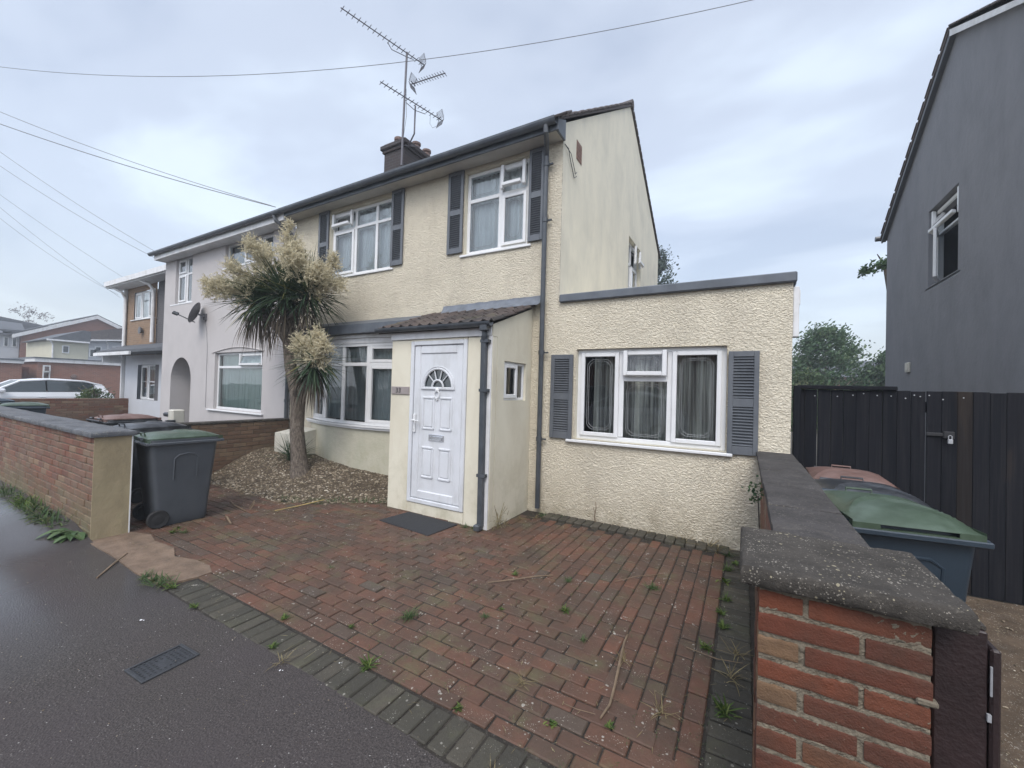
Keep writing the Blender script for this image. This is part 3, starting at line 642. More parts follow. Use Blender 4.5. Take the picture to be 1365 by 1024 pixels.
# ------------------------------------------------------------------ window builder
def Pf(y, x0=0):  return lambda u, d, z: (u, y + d, z)            # facade facing -y
def Pr(x):        return lambda u, d, z: (x - d, u, z)            # wall facing +x, u = y
def Pl(x):        return lambda u, d, z: (x + d, u, z)            # wall facing -x
def hopper(P, top, ang):
    s_, c_ = math.sin(ang), math.cos(ang)
    return lambda u, d, z: P(u, d * c_ - (top - z) * s_, top - (top - z) * c_ - d * s_)
def window(parent, P, rect, bars, cells, cur=None, sill=None, lead=False, fw=.055, ft=.07, label=None, seed=0, cur_d=.13, room=.9, fmat='upvc', folds=16, gap=None, spread=.1, amp=.02):
    """cells: (a,b,c,e,kind,angle) kind in fixed / sash / open ; bars: list of (u0,u1,z0,z1)"""
    a, b, c, e = rect
    U = Vector(P(1, 0, 0)) - Vector(P(0, 0, 0)); D = Vector(P(0, 1, 0)) - Vector(P(0, 0, 0))
    mb = MB(); frame_ring(mb, P, a, b, c, e, fw, ft)
    for (u0, u1, z0, z1) in bars: mb.obox(P((u0 + u1) / 2, ft / 2, (z0 + z1) / 2), U, D, (0, 0, 1), (u1 - u0) / 2, ft / 2 - .003, (z1 - z0) / 2, cham=.005)
    wo = mb.build('window', fmat, parent)
    if label: wo['label'] = label
    for cell in cells:
        (ca, cb, cc, ce, kind) = cell[:5]; ang = cell[5] if len(cell) > 5 else 0
        Q = P if kind != 'open' else hopper(P, ce, ang)
        if kind != 'fixed':
            s = MB(); frame_ring(s, Q, ca, cb, cc, ce, .05, .05, -.022); s.build('sash', fmat, wo); i = .05
        else: i = 0.0
        g_ = MB(); pane_quad(g_, Q, ca + i, cb - i, cc + i, ce - i, .02 if kind == 'fixed' else .0); g_.build('pane', 'glass', wo)
        if lead:
            l_ = MB(); leading(l_, Q, ca + i, cb - i, cc + i, ce - i, .012 if kind == 'fixed' else -.006); l_.build('leading', 'lead_came', wo)
        if kind == 'open':
            k = MB(); k.tube([P(ca + .03, .02, ce - (ce - cc) * .75 * math.cos(ang) * .5), Q(ca + .03, .01, cc + .08)], .005, 5); k.build('stay', 'galv', wo)
    if cur:
        cm = MB(); curtain(cm, P, a + .02, b - .02, c + .02, e - .02, cur_d, folds=folds, seed=seed, gap=gap, amp=amp); cm.build('curtain', cur, wo, smooth=True)
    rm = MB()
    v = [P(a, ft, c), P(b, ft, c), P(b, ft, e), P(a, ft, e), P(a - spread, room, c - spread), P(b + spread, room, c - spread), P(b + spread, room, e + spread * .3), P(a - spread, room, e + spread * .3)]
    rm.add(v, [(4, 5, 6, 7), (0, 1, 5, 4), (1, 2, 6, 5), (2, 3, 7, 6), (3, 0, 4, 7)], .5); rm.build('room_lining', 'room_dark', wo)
    if sill:
        (s0, s1, sz, pr) = sill; s = MB()
        s.obox(P((s0 + s1) / 2, ft / 2 - pr / 2, sz), U, D, (0, 0, 1), (s1 - s0) / 2, (ft + pr) / 2, .017, cham=.006); s.build('sill', fmat, wo)
    return wo

# ------------------------------------------------------------------ the cream house
F = 5.03; GX_ = -2.19; PARTY = -8.2
H = thing('cream_house', (-5.2, F, 0), 'cream pebbledashed semi-detached house with grey shutters, front porch and flat-roofed side extension', 'house')
REV = .09
wE = (-1.917, -.17, 1.04, 2.21); w1 = (-3.81, -2.70, 3.72, 4.99); w2 = (-7.06, -5.40, 3.72, 4.99)
gridwall('extension_wall', 'pebble_cream', H, 'y', F, GX_, .42, -.03, 2.86, [wE], step=.0125)
gridwall('front_wall', 'pebble_cream', H, 'y', F, PARTY, GX_, 2.55, 5.2, [w1, w2, (-9, -4.2, 2.5, 2.62)], step=.0145)
gridwall('front_wall_base', 'pebble_cream', H, 'y', F, -2.585, GX_, -.03, 2.55, step=.0125)
gridwall('bay_side_wall', 'pebble_cream', H, 'y', F, PARTY, -7.40, .1, 2.55, step=.02)
for hh in (wE, w1, w2): mb = MB(); reveals(mb, 'y', F - .002, [hh], .14); mb.build('window_reveal', 'render_cream', H)
# extension side, rear and flat roof
mb = MB(); mb.box(.30, .419, F + .014, 9.2, -.05, 2.86); mb.box(GX_ + .01, .30, 9.0, 9.2, -.05, 2.86); mb.box(GX_, .30, F + .1, 9.0, 2.78, 2.86); mb.build('extension_side_wall', 'render_cream', H)
mb = MB(); mb.box(GX_ + .02, .45, F - .045, F + .10, 2.84, 2.945, cham=.012); mb.box(.40, .455, F + .10, 9.2, 2.84, 2.945, cham=.012); mb.build('parapet_capping', 'fascia_glare_grey', H)
mb = MB(); mb.box(.421, .475, F + .02, F + .12, 2.28, 2.80, cham=.006); mb.box(.425, .485, F + .05, F + .13, 2.62, 2.77); mb.build('vent_duct', 'white_paint', H)
# gable wall facing the extension
AY, AZ, BY, BZ = 8.55, 7.72, 11.95, 5.62
gw = (8.66, 9.80, 3.9, 5.02)
def gclip(Y, Z): return Z < np.where(Y < AY, 5.30 + (Y - F) * (AZ - 5.30) / (AY - F), AZ - (Y - AY) * (AZ - BZ) / (BY - AY)) + .05
mb = MB()
ys = [F + .001, AY, BY]
mb.add([(GX_, F + .012, 2.86), (GX_, gw[0], 2.86), (GX_, gw[0], AZ - (gw[0] - AY) * .6176), (GX_, AY, AZ), (GX_, F + .012, 5.30)], [(0, 1, 2, 3, 4)])
mb.add([(GX_, gw[1], 2.86), (GX_, BY, 2.86), (GX_, BY, BZ), (GX_, gw[1], AZ - (gw[1] - AY) * .6176)], [(0, 1, 2, 3)])
mb.add([(GX_, gw[0], 2.86), (GX_, gw[1], 2.86), (GX_, gw[1], gw[2]), (GX_, gw[0], gw[2])], [(0, 1, 2, 3)])
mb.add([(GX_, gw[0], gw[3]), (GX_, gw[1], gw[3]), (GX_, gw[1], AZ - (gw[1] - AY) * .6176), (GX_, gw[0], AZ - (gw[0] - AY) * .6176)], [(0, 1, 2, 3)])
mb.add([(GX_, BY, 0), (PARTY, BY, 0), (PARTY, BY, BZ), (GX_, BY, BZ)], [(0, 1, 2, 3)])
reveals(mb, 'x', GX_, [gw], -.16); mb.build('gable_wall', 'render_gable', H)
mb = MB(); mb.box(GX_ - .002, GX_ + .006, 5.52, 5.73, 5.06, 5.34)
for i in range(5): mb.box(GX_ + .006, GX_ + .010, 5.53, 5.72, 5.075 + i * .05, 5.10 + i * .05)
mb.build('air_brick', 'air_brick', H)
mb = MB(); mb.tube([(GX_ + .012, 5.06, 5.02), (GX_ + .03, 5.15, 5.0), (GX_ + .02, 5.28, 4.86), (GX_ + .015, 5.42, 4.72), (GX_ + .02, 5.50, 4.78)], .006, 5)
mb.tube([(GX_ + .012, 5.06, 5.02), (GX_ + .03, 5.25, 4.98), (GX_ + .015, 5.47, 4.80), (GX_ + .015, 5.52, 4.85)], .005, 5); mb.build('loose_cable', 'cable_black', H)
P = Pr(GX_ - .09)
window(H, P, gw, [(9.18, 9.25, 3.95, 4.97), (8.71, 9.75, 4.50, 4.56)], [(8.715, 9.18, 3.955, 4.5, 'fixed'), (9.25, 9.745, 3.955, 4.5, 'sash'), (8.715, 9.18, 4.56, 4.965, 'fixed'), (9.25, 9.745, 4.56, 4.965, 'open', R_(28))], cur='curtain', room=.6)
# main roof
def roofslab(mb, x0, x1, pts, t=.07):
    for (a, b) in zip(pts[:-1], pts[1:]):
        mb.add([(x0, a[0], a[1]), (x1, a[0], a[1]), (x1, b[0], b[1]), (x0, b[0], b[1]), (x0, a[0], a[1] - t), (x1, a[0], a[1] - t), (x1, b[0], b[1] - t), (x0, b[0], b[1] - t)], [(0, 1, 2, 3), (7, 6, 5, 4), (0, 4, 5, 1), (1, 5, 6, 2), (2, 6, 7, 3), (3, 7, 4, 0)])
mb = MB(); sl_ = (AZ - 5.30) / (AY - F)
roofslab(mb, PARTY, GX_ + .03, [(4.80, 5.24), (AY, AZ + .05), (12.15, BZ - .02)], .045)
k = 0; y = 4.84
while y < AY - .02:             # tile ends stepping up the verge
    z = 5.262 + (y - 4.80) * sl_; mb.obox((GX_ + .025, y + .06, z + .012 + .007 * (k % 2)), (1, 0, 0), Vector((0, 1, sl_)).normalized(), Vector((0, -sl_, 1)).normalized(), .03, .08, .02, cham=.014); y += .145; k += 1
y = AY + .05
while y < 12.1:
    z = AZ + .05 - (y - AY) * .618; mb.obox((GX_ + .025, y, z + .003), (1, 0, 0), Vector((0, 1, -.618)).normalized(), Vector((0, .618, 1)).normalized(), .02, .08, .016, cham=.008); y += .15
x = PARTY
while x < GX_: mb.obox((x + .1, 4.79, 5.243), (1, 0, 0), Vector((0, 1, sl_)).normalized(), Vector((0, -sl_, 1)).normalized(), .098, .10, .016, cham=.008); x += .2
rf = mb.build('roof', 'tile_roof', H)
mb = MB(); mb.tube([(x_, 8.55, AZ + .05 + .006 * math.sin(x_ * 9)) for x_ in np.linspace(PARTY, GX_ + .05, 30)], .09, 10); mb.build('ridge_tiles', 'tile_roof', rf)
mb = MB(); mb.box(PARTY + .001, GX_ + .0, 4.79, F + .0, 5.055, 5.075); mb.build('soffit', 'soffit_beige', H)
mb = MB(); mb.box(PARTY + .001, GX_ + .04, 4.765, 4.79, 5.05, 5.225); mb.prism([(GX_ + .001, 4.79, 5.05), (GX_ + .001, F + .01, 5.05), (GX_ + .001, F + .01, 5.33), (GX_ + .001, 4.79, 5.20)], (.03, 0, 0)); mb.build('fascia_board', 'fascia_glare_grey', H)
def gutter(mb, x0, x1, yc, z, r=.056):
    seg = 8; n = 2; vs = []; 
    for x_ in (x0, x1):
        for rr in (r, r - .006):
            for k in range(seg + 1):
                an = math.pi + math.pi * k / seg; vs.append((x_, yc + rr * math.cos(an), z + rr * math.sin(an) * 1.15))
    m = seg + 1; fs = []
    for k in range(seg):
        fs.append((k, k + 1, 2 * m + k + 1, 2 * m + k)); fs.append((m + k, 3 * m + k, 3 * m + k + 1, m + k + 1))
        fs.append((k, m + k, m + k + 1, k + 1)); fs.append((2 * m + k, 2 * m + k + 1, 3 * m + k + 1, 3 * m + k))
    fs += [(0, 2 * m, 3 * m, m), (m - 1, 2 * m - 1, 4 * m - 1, 3 * m - 1)]; mb.add(vs, fs, .5)
    x_ = x0 + .3
    while x_ < x1: mb.box(x_, x_ + .03, yc + r - .01, yc + r + .012, z - .05, z + .01); x_ += .9
mb = MB(); gutter(mb, PARTY + .001, GX_ + .03, 4.71, 5.17, .062); gu = mb.build('gutter', 'gutter_glare_grey', H, smooth=False)
# downpipe at the corner of the main house, with swan neck
mb = MB(); mb.tube([(-2.30, 4.71, 5.12), (-2.30, 4.715, 5.03), (-2.37, 4.90, 4.93), (-2.40, 4.965, 4.86), (-2.403, 4.965, 4.6), (-2.40, 4.965, 2.4), (-2.397, 4.962, .07)], .034, 10, cap=True)
for z in (3.98, 2.17, 1.0, 4.75): mb.tube([(-2.40, 4.965, z - .03), (-2.40, 4.965, z + .03)], .041, 10); mb.box(-2.40, -2.31, 4.975, 5.0, z - .01, z + .01)
mb.build('downpipe', 'black_plastic', H)
# shutters
def shutter(parent, x0, x1, z0, z1, y=F):
    mb = MB(); w_ = x1 - x0; zm = z0 + (z1 - z0) * .5; t = .03; yy = y - t
    st_ = w_ * .17
    mb.box(x0, x0 + st_, yy, y - .002, z0, z1, cham=.004); mb.box(x1 - st_, x1, yy, y - .002, z0, z1, cham=.004)
    mb.box(x0 + st_, x1 - st_, yy + .001, y - .002, z0, z0 + .09, cham=.003); mb.box(x0 + st_, x1 - st_, yy + .001, y - .002, z1 - .06, z1, cham=.003); mb.box(x0 + st_, x1 - st_, yy + .001, y - .002, zm - .045, zm + .045, cham=.003)
    mb.box(x0 + st_, x1 - st_, y - .010, y - .004, z0 + .09, z1 - .06)
    for (a, b) in ((z0 + .09, zm - .045), (zm + .045, z1 - .06)):
        n_ = max(3, int((b - a) / .032)); 
        for i in range(n_):
            z = a + (i + .5) * (b - a) / n_; mb.obox(((x0 + x1) / 2, y - .016, z), (1, 0, 0), Vector((0, -1, -.75)).normalized(), Vector((0, -.75, 1)).normalized(), (w_ - 2 * st_) / 2, .014, .0035)
    return mb.build('shutter', 'shutter_grey', parent)
for a in ((-4.135, -3.835, 3.76, 5.05), (-2.685, -2.455, 3.74, 5.04), (-7.40, -7.09, 3.76, 5.05), (-5.385, -5.10, 3.74, 5.05), (-2.27, -1.955, 1.03, 2.14), (-.155, .135, 1.025, 2.14)): shutter(H, *a)
# front windows
P = Pf(F + REV - .03)
window(H, P, wE, [(-1.37, -1.31, 1.10, 2.16), (-.80, -.74, 1.10, 2.16), (-1.31, -.80, 1.80, 1.86)],
       [(-1.865, -1.37, 1.09, 2.16, 'sash'), (-1.31, -.80, 1.095, 1.80, 'fixed'), (-1.31, -.80, 1.86, 2.17, 'open', R_(13)), (-.74, -.22, 1.09, 2.16, 'sash')],
       cur='curtain_fold_shade', sill=(-2.03, -.10, 1.012, .10), lead=True, folds=22, seed=3, gap=(-1.93, -1.74), cur_d=.18, amp=.035)
window(H, P, w1, [(-3.235, -3.165, 3.77, 4.94), (-3.755, -3.235, 4.53, 4.59), (-3.165, -2.755, 4.53, 4.59)],
       [(-3.755, -3.235, 3.775, 4.53, 'fixed'), (-3.165, -2.755, 3.775, 4.53, 'sash'), (-3.755, -3.235, 4.59, 4.935, 'fixed'), (-3.165, -2.755, 4.59, 4.935, 'open', R_(20))],
       cur='curtain', sill=(-3.88, -2.64, 3.70, .08), lead=True, folds=12, seed=5)
window(H, P, w2, [(-6.43, -6.37, 3.77, 4.94), (-5.87, -5.81, 3.77, 4.94), (-7.005, -6.43, 4.60, 4.655), (-6.37, -5.87, 4.60, 4.655), (-5.81, -5.455, 4.60, 4.655)],
       [(-7.005, -6.43, 3.775, 4.60, 'sash'), (-6.37, -5.87, 3.775, 4.60, 'fixed'), (-5.81, -5.455, 3.775, 4.60, 'fixed'), (-7.005, -6.43, 4.655, 4.935, 'open', R_(24)), (-6.37, -5.87, 4.655, 4.935, 'fixed'), (-5.81, -5.455, 4.655, 4.935, 'fixed')],
       cur='curtain', sill=(-7.13, -5.33, 3.70, .08), lead=True, folds=14, seed=9)
# bow window
bx = [-7.45, -6.82, -6.19, -5.56, -4.93, -4.30]
def by(x): return F - .32 * (1 - ((x + 5.875) / 1.575) ** 2)
mb = MB(); NB = 60
xs = [bx[0] + (bx[-1] - bx[0]) * i / NB for i in range(NB + 1)]
mb.grid(lambda u, v: (bx[0] + 3.15 * u, by(bx[0] + 3.15 * u), .05 + .87 * v), NB, 8); bw = mb.build('bay_wall', 'render_bay', H, smooth=True)
def arcbox(mb, z0, z1, out_, inn, x0=bx[0] - .02, x1=bx[-1]):
    vs = []; n_ = 24
    for i in range(n_ + 1):
        x_ = x0 + (x1 - x0) * i / n_; yb = by(max(bx[0], min(bx[-1], x_)))
        vs += [(x_, yb - out_, z0), (x_, yb - out_, z1), (x_, yb + inn, z1), (x_, yb + inn, z0)]
    fs = [(i * 4 + k, i * 4 + (k + 1) % 4, i * 4 + 4 + (k + 1) % 4, i * 4 + 4 + k) for i in range(n_) for k in range(4)] + [(0, 3, 2, 1), (n_ * 4, n_ * 4 + 1, n_ * 4 + 2, n_ * 4 + 3)]
    mb.add(vs, fs, .5)
mb = MB(); arcbox(mb, .985, 1.03, -.03, .10); arcbox(mb, 2.33, 2.38, -.03, .10)
for i in range(6):
    x_ = bx[i]; mb.box(x_ - .035, x_ + .035, by(x_) + .035, by(x_) + .10, 1.03, 2.33, cham=.006)
for i in range(5):
    a, b = bx[i] + .035, bx[i + 1] - .035; ya, yb = by(a), by(b); d = Vector((b - a, yb - ya, 0)); L_ = d.length; d.normalize(); nn = Vector((-d.y, d.x, 0))
    mb.obox(Vector(((a + b) / 2, (ya + yb) / 2, 2.02)) + nn * .065, d, nn, (0, 0, 1), L_ / 2, .03, .03, cham=.005)
bwo = mb.build('window', 'upvc', H); bwo['label'] = 'curved bow window with five bays beside the porch'
for i in range(5):
    a, b = bx[i] + .035, bx[i + 1] - .035; ya, yb = by(a) + .05, by(b) + .05; d = Vector((b - a, yb - ya, 0)); L_ = d.length; d.normalize()
    Q = (lambda a_, ya_, d_: (lambda u, dd, z: (a_ + d_.x * u - d_.y * dd, ya_ + d_.y * u + d_.x * dd, z)))(a, ya, d)
    for (c, e) in ((1.03, 1.99), (2.05, 2.33)):
        sash = i in (3,) or (i == 0)
        if sash: s = MB(); frame_ring(s, Q, 0, L_, c, e, .05, .05, -.02); s.build('sash', 'upvc', bwo)
        g_ = MB(); pane_quad(g_, Q, .0, L_, c, e, .018); g_.build('pane', 'glass', bwo)
        if c > 2: l_ = MB(); leading(l_, Q, .03, L_ - .03, c + .02, e - .02, .01); l_.build('leading', 'lead_came', bwo)
mb = MB()
def fcur(u, v):
    x_ = bx[0] + .1 + 2.95 * u; t_ = x_ * 50; return (x_, by(x_) + .17 + .018 * math.sin(t_ + 1.3 * math.sin(t_ * .21)), 1.04 + 1.29 * v)
mb.grid(fcur, 420, 2); mb.build('curtain', 'curtain_bay', bwo, smooth=True)
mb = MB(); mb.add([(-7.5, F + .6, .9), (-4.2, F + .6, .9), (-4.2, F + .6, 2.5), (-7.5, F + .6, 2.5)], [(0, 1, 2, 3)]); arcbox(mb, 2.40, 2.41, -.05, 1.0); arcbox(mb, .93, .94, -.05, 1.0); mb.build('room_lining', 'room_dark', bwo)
mb = MB(); arcbox(mb, .918, .985, .045, .1, bx[0] - .06); arcbox(mb, .955, .985, .075, .0, bx[0] - .06); mb.build('sill', 'upvc', bwo)
mb = MB(); arcbox(mb, 2.38, 2.55, -.015, .12); arcbox(mb, 2.47, 2.53, .015, .0); mb.build('bay_head', 'white_paint', H)
mb = MB()
mb.box(-7.62, -4.2, 4.60, 4.625, 2.535, 2.69, cham=.004); mb.box(-7.62, -4.2, 4.627, F - .002, 2.535, 2.55)
mb.add([(-7.62, 4.61, 2.69), (-4.0, 4.61, 2.69), (-4.0, F + .01, 2.84), (-7.62, F + .01, 2.84)], [(0, 1, 2, 3)]); mb.add([(-7.62, 4.61, 2.69), (-7.62, F + .01, 2.84), (-7.62, F + .01, 2.535), (-7.62, 4.61, 2.535)], [(0, 1, 2, 3)])
mb.build('bay_canopy', 'fascia_glare_grey', H)
# ---- porch
PY, PX0, PX1 = 4.03, -4.24, -2.585
door = (-3.875, -2.95, .14, 2.26)
mb = MB(); T = .11
mb.box(PX0, door[0], PY, PY + T, -.03, 2.285, cham=.012); mb.box(door[1], PX1, PY, PY + T, -.03, 2.285, cham=.012); mb.box(door[0], door[1], PY + .004, PY + T, -.03, .135); mb.box(door[0], door[1], PY + .004, PY + T, 2.262, 2.285)
pw = (4.31, 4.89, 1.515, 2.01)
def topz(y): return 2.425 + (y - 4.04) * .37
X = PX1
for (a, b, c, fz) in ((PY + T + .0005, pw[0], -.03, None), (pw[1], F + .006, -.03, None), (pw[0], pw[1], -.03, pw[2])):
    mb.prism([(X, a, c), (X, b, c), (X, b, fz if fz else topz(b)), (X, a, fz if fz else topz(a))], (-T, 0, 0))
mb.prism([(X, pw[0], pw[3]), (X, pw[1], pw[3]), (X, pw[1], topz(pw[1])), (X, pw[0], topz(pw[0]))], (-T, 0, 0))
mb.prism([(X - .0005, PY + .002, 2.285), (X - .0005, PY + T, 2.285), (X - .0005, PY + T, topz(PY + T)), (X - .0005, PY + .002, topz(PY))], (-.1, 0, 0))
mb.box(PX0, PX0 + T, PY + T, F, -.03, 2.5)
mb.build('porch_wall', 'render_cream', H)
mb = MB(); mb.box(PX0, PX1 - .015, PY - .02, PY + .0015, 2.287, 2.405, cham=.003); mb.box(PX1 - .055, PX1 - .003, PY - .014, PY - .001, .0, 2.286); mb.build('porch_fascia', 'white_paint', H)
mb = MB()
courses = 4; nrm = Vector((0, -.37, 1)).normalized(); sl2 = Vector((0, 1, .37)).normalized()
for c in range(courses):
    x_ = PX0 - .20; w_ = .165
    while x_ < PX1 + .03:
        hw = min(w_, PX1 + .045 - x_) / 2
        if hw > .02:
            y_ = PY - .075 + c * .255 + .15; z_ = 2.43 + (y_ - 3.955) * .37 + .012 + rn.uniform(-.003, .003)
            if y_ + .15 < F + .03: 
                pts = []
                # roman tile: flat pan with a rounded roll
                for k in range(9):
                    uu = k / 8; hh = .028 * max(0, math.sin((uu - .45) / .5 * math.pi)) if uu > .45 else .004 * math.cos(uu * 12)
                    pts.append((uu, hh))
                vs = []
                for (e_) in (-.16, .16):
                    for (uu, hh) in pts: vs.append(Vector((x_ + uu * 2 * hw, y_, z_)) + sl2 * e_ + nrm * (hh + (.012 if e_ < 0 else 0)))
                    for (uu, hh) in pts: vs.append(Vector((x_ + uu * 2 * hw, y_, z_)) + sl2 * e_ + nrm * (hh - .014 + (.012 if e_ < 0 else 0)))
                m = 9; fs = []
                for k in range(8): fs += [(k, k + 1, 2 * m + k + 1, 2 * m + k), (k, m + k, m + k + 1, k + 1)]
                fs += [(0, 2 * m, 3 * m, m), (m - 1, 2 * m - 1, 4 * m - 1, 3 * m - 1)]
                mb.add(vs, fs, rn.random())
        x_ += w_
mb.prism([(PX0 - .2, 3.97, 2.405), (PX1 - .01, 3.97, 2.405), (PX1 - .01, F - .003, 2.80), (PX0 - .2, F - .003, 2.80)], (0, 0, -.03), .2)
mb.build('porch_roof', 'tile_attr', H)
mb = MB()
mb.grid(lambda u, v: (-4.17 + 1.735 * u, F - .014 - .13 * (1 - v) ** 2 - .012 * abs(mnoise.noise(Vector((u * 9, v * 2, 1)))), 2.795 + .15 * v + .010 * mnoise.noise(Vector((u * 14, v * 3, 4))) + .02 * u), 50, 8)
mb.build('lead_flashing', 'lead_sheet', H, smooth=True)
mb = MB(); gutter(mb, PX0 - .20, PX1 + .03, 3.935, 2.44, .05); mb.box(-2.70, -2.60, 3.90, 3.98, 2.33, 2.42, cham=.01)
mb.tube([(-2.655, 3.945, 2.40), (-2.655, 3.955, 2.28), (-2.665, 3.985, 2.20)], .033, 8)
mb.obox((-2.668, 3.985, 1.16), (1, 0, 0), (0, 1, 0), Vector((-.008, 0, 1)).normalized(), .033, .033, 1.12, cham=.008)
for z in (1.62, .62, 2.2): mb.box(-2.71, -2.60, 3.945, 4.025, z, z + .035)
mb.box(-2.71, -2.63, 3.90, 4.0, .0, .075, cham=.015)
mb.build('porch_gutter', 'black_plastic', H)
P = Pr(PX1 - .035)
window(H, P, pw, [(4.66, 4.71, 1.55, 1.98)], [(4.345, 4.68, 1.545, 1.98, 'open', 0.0), (4.71, 4.86, 1.55, 1.98, 'fixed')], fw=.035, room=.5, spread=.0)
# front door
Pd = Pf(PY - .012)
mb = MB(); frame_ring(mb, Pd, *door, .058, .09, cham=.008)
fr_ = (door[0] + .058, door[1] - .058, door[2] + .058, door[3] - .058); 
dr = mb.build('door', 'upvc_door', H); dr['label'] = 'white panelled front door with a half-round fanlight'
lf = MB(); frame_ring(lf, Pd, fr_[0] + .005, fr_[1] - .005, fr_[2] + .004, fr_[3] - .004, .105, .05, .014, cham=.01)
ia, ib, ic, ie = fr_[0] + .11, fr_[1] - .11, fr_[2] + .109, fr_[3] - .109
yl = PY + .016
lf.box(ia, ib, yl, yl + .03, ic, 1.60); cx = (ia + ib) / 2
# upper field with a half-round hole
RR, zc_ = .225, 1.66; n_ = 20
arc = [(cx + RR * math.cos(math.pi * k / n_), zc_ + RR * math.sin(math.pi * k / n_)) for k in range(n_ + 1)]
lf.box(ia, ib, yl, yl + .03, 1.60, zc_)
for k in range(n_):
    (a0, b0), (a1, b1) = arc[k], arc[k + 1]
    def outp(a_, b_):
        dx_, dz_ = a_ - cx, b_ - zc_; t_ = min(((ib - cx) / abs(dx_)) if abs(dx_) > 1e-6 else 1e9, ((ie - zc_) / dz_) if dz_ > 1e-6 else 1e9); return (cx + dx_ * t_, zc_ + dz_ * t_)
    o0, o1 = outp(a0, b0), outp(a1, b1); lf.add([(a0, yl, b0), (a1, yl, b1), (o1[0], yl, o1[1]), (o0[0], yl, o0[1])], [(0, 1, 2, 3)])
lf.add([(ib, yl, ie), (ia, yl, ie), (cx, yl, ie - .002)], [(0, 1, 2)])
for sx in (-1, 1): lf.add([(cx + sx * (ib - cx), yl + .0005, ie), (cx + sx * (ib - cx) * .55, yl + .0005, ie), (cx + sx * (ib - cx), yl + .0005, ie - .2)], [(0, 1, 2)])
for rr, tt in ((RR + .012, .018), (RR + .04, .01)): lf.tube([(cx + rr * math.cos(math.pi * k / n_), yl - .004, zc_ + rr * math.sin(math.pi * k / n_)) for k in range(n_ + 1)], tt, 8)
lf.box(cx - RR - .05, cx + RR + .05, yl - .020, yl, zc_ - .035, zc_ + .002, cham=.008)
for k in (.25, .41, .59, .75):
    an = math.pi * k; lf.tube([(cx + .09 * math.cos(an), yl - .002, zc_ + .09 * math.sin(an)), (cx + (RR) * math.cos(an), yl - .002, zc_ + RR * math.sin(an))], .008, 6)
lf.tube([(cx + .09 * math.cos(math.pi * k / 12), yl - .006, zc_ + .09 * math.sin(math.pi * k / 12)) for k in range(13)], .014, 8)
def panel(a_, b_, c_, e_):
    w_ = .021
    for (p0, p1) in (((a_, c_), (b_, c_)), ((b_, c_), (b_, e_)), ((b_, e_), (a_, e_)), ((a_, e_), (a_, c_))):
        lf.tube([(p0[0], yl, p0[1]), (p1[0], yl, p1[1])], w_ * .75, 6)
    lf.box(a_ + .028, b_ - .028, yl - .010, yl, c_ + .028, e_ - .028, cham=.009)
pwid = .185
for (c_, e_) in ((1.12, 1.52), (.49, .87)):
    panel(cx - .235, cx - .05, c_, e_); panel(cx + .05, cx + .235, c_, e_)
lo = lf.build('door_leaf', 'upvc_door', dr)
g_ = MB(); g_.add([(a_, yl + .012, b_) for (a_, b_) in arc], [tuple(range(n_ + 1))], .5); g_.build('fanlight', 'car_glass', dr)
g_ = MB(); g_.box(cx - .125, cx + .125, yl - .012, yl + .0, .965, 1.05, cham=.006); g_.box(cx - .105, cx + .105, yl - .022, yl - .011, .98, 1.032, cham=.005); g_.build('letterbox', 'chrome', dr)
g_ = MB(); g_.tube([(cx + .04 * math.cos(t_), yl - .02, 1.565 + .05 * math.sin(t_)) for t_ in np.linspace(0, 2 * math.pi, 15)], .008, 6); g_.lathe((cx, yl, 1.625), (0, -1, 0), [(.001, 0), (.035, .001), (.03, .02), (.012, .03), (.001, .031)], 12); g_.lathe((cx, yl, 1.50), (0, -1, 0), [(.001, 0), (.018, .001), (.014, .018), (.001, .019)], 10); g_.build('knocker', 'upvc', dr)
g_ = MB(); hx = fr_[0] + .045; g_.box(hx - .02, hx + .02, PY - .022, PY - .002, 1.06, 1.30, cham=.005); g_.tube([(hx, PY - .02, 1.22), (hx, PY - .06, 1.22), (hx + .03, PY - .065, 1.22), (hx + .115, PY - .06, 1.218)], .009, 8); g_.lathe((hx, PY - .02, 1.11), (0, -1, 0), [(.001, 0), (.012, .001), (.011, .008), (.001, .009)], 10); g_.build('handle', 'upvc', dr)
g_ = MB(); g_.box(door[0] + .06, door[1] - .06, PY + .06, PY + .09, door[2] + .05, door[3] - .05); g_.build('threshold_backing', 'upvc_door', dr)
# number plaque
g_ = MB(); g_.box(-4.21, -3.885, PY - .016, PY - .001, 1.55, 1.655, cham=.004); pq = g_.build('number_plaque', 'plaque_stone', H)
cu = bpy.data.curves.new('house_number', 'FONT'); cu.body = '33'; cu.size = .095; cu.extrude = .0015; cu.align_x = 'CENTER'; cu.align_y = 'CENTER'; cu.space_character = 1.1
to = bpy.data.objects.new('tmp', cu); COL.objects.link(to); dg = bpy.context.evaluated_depsgraph_get(); me = bpy.data.meshes.new_from_object(to.evaluated_get(dg)); bpy.data.objects.remove(to)
num = bpy.data.objects.new('house_number', me); me.materials.clear(); me.materials.append(MAT['black_paint']); COL.objects.link(num); num.parent = pq
num.location = Vector((-4.075, PY - .019, 1.602)) - loc_of(H); num.rotation_euler = (R_(90), 0, 0)
# meter boxes
g_ = MB(); g_.prism([(-7.70, 4.46, .36), (-7.70, 4.46, .72), (-7.70, 4.95, .80), (-7.70, 4.95, .32)], (.60, 0, 0)); g_.build('meter_box', 'cream_box', H)
g_ = MB(); g_.box(-7.98, -7.84, 4.93, 5.02, .68, .86, cham=.01); g_.build('junction_box', 'metal_grey', H)
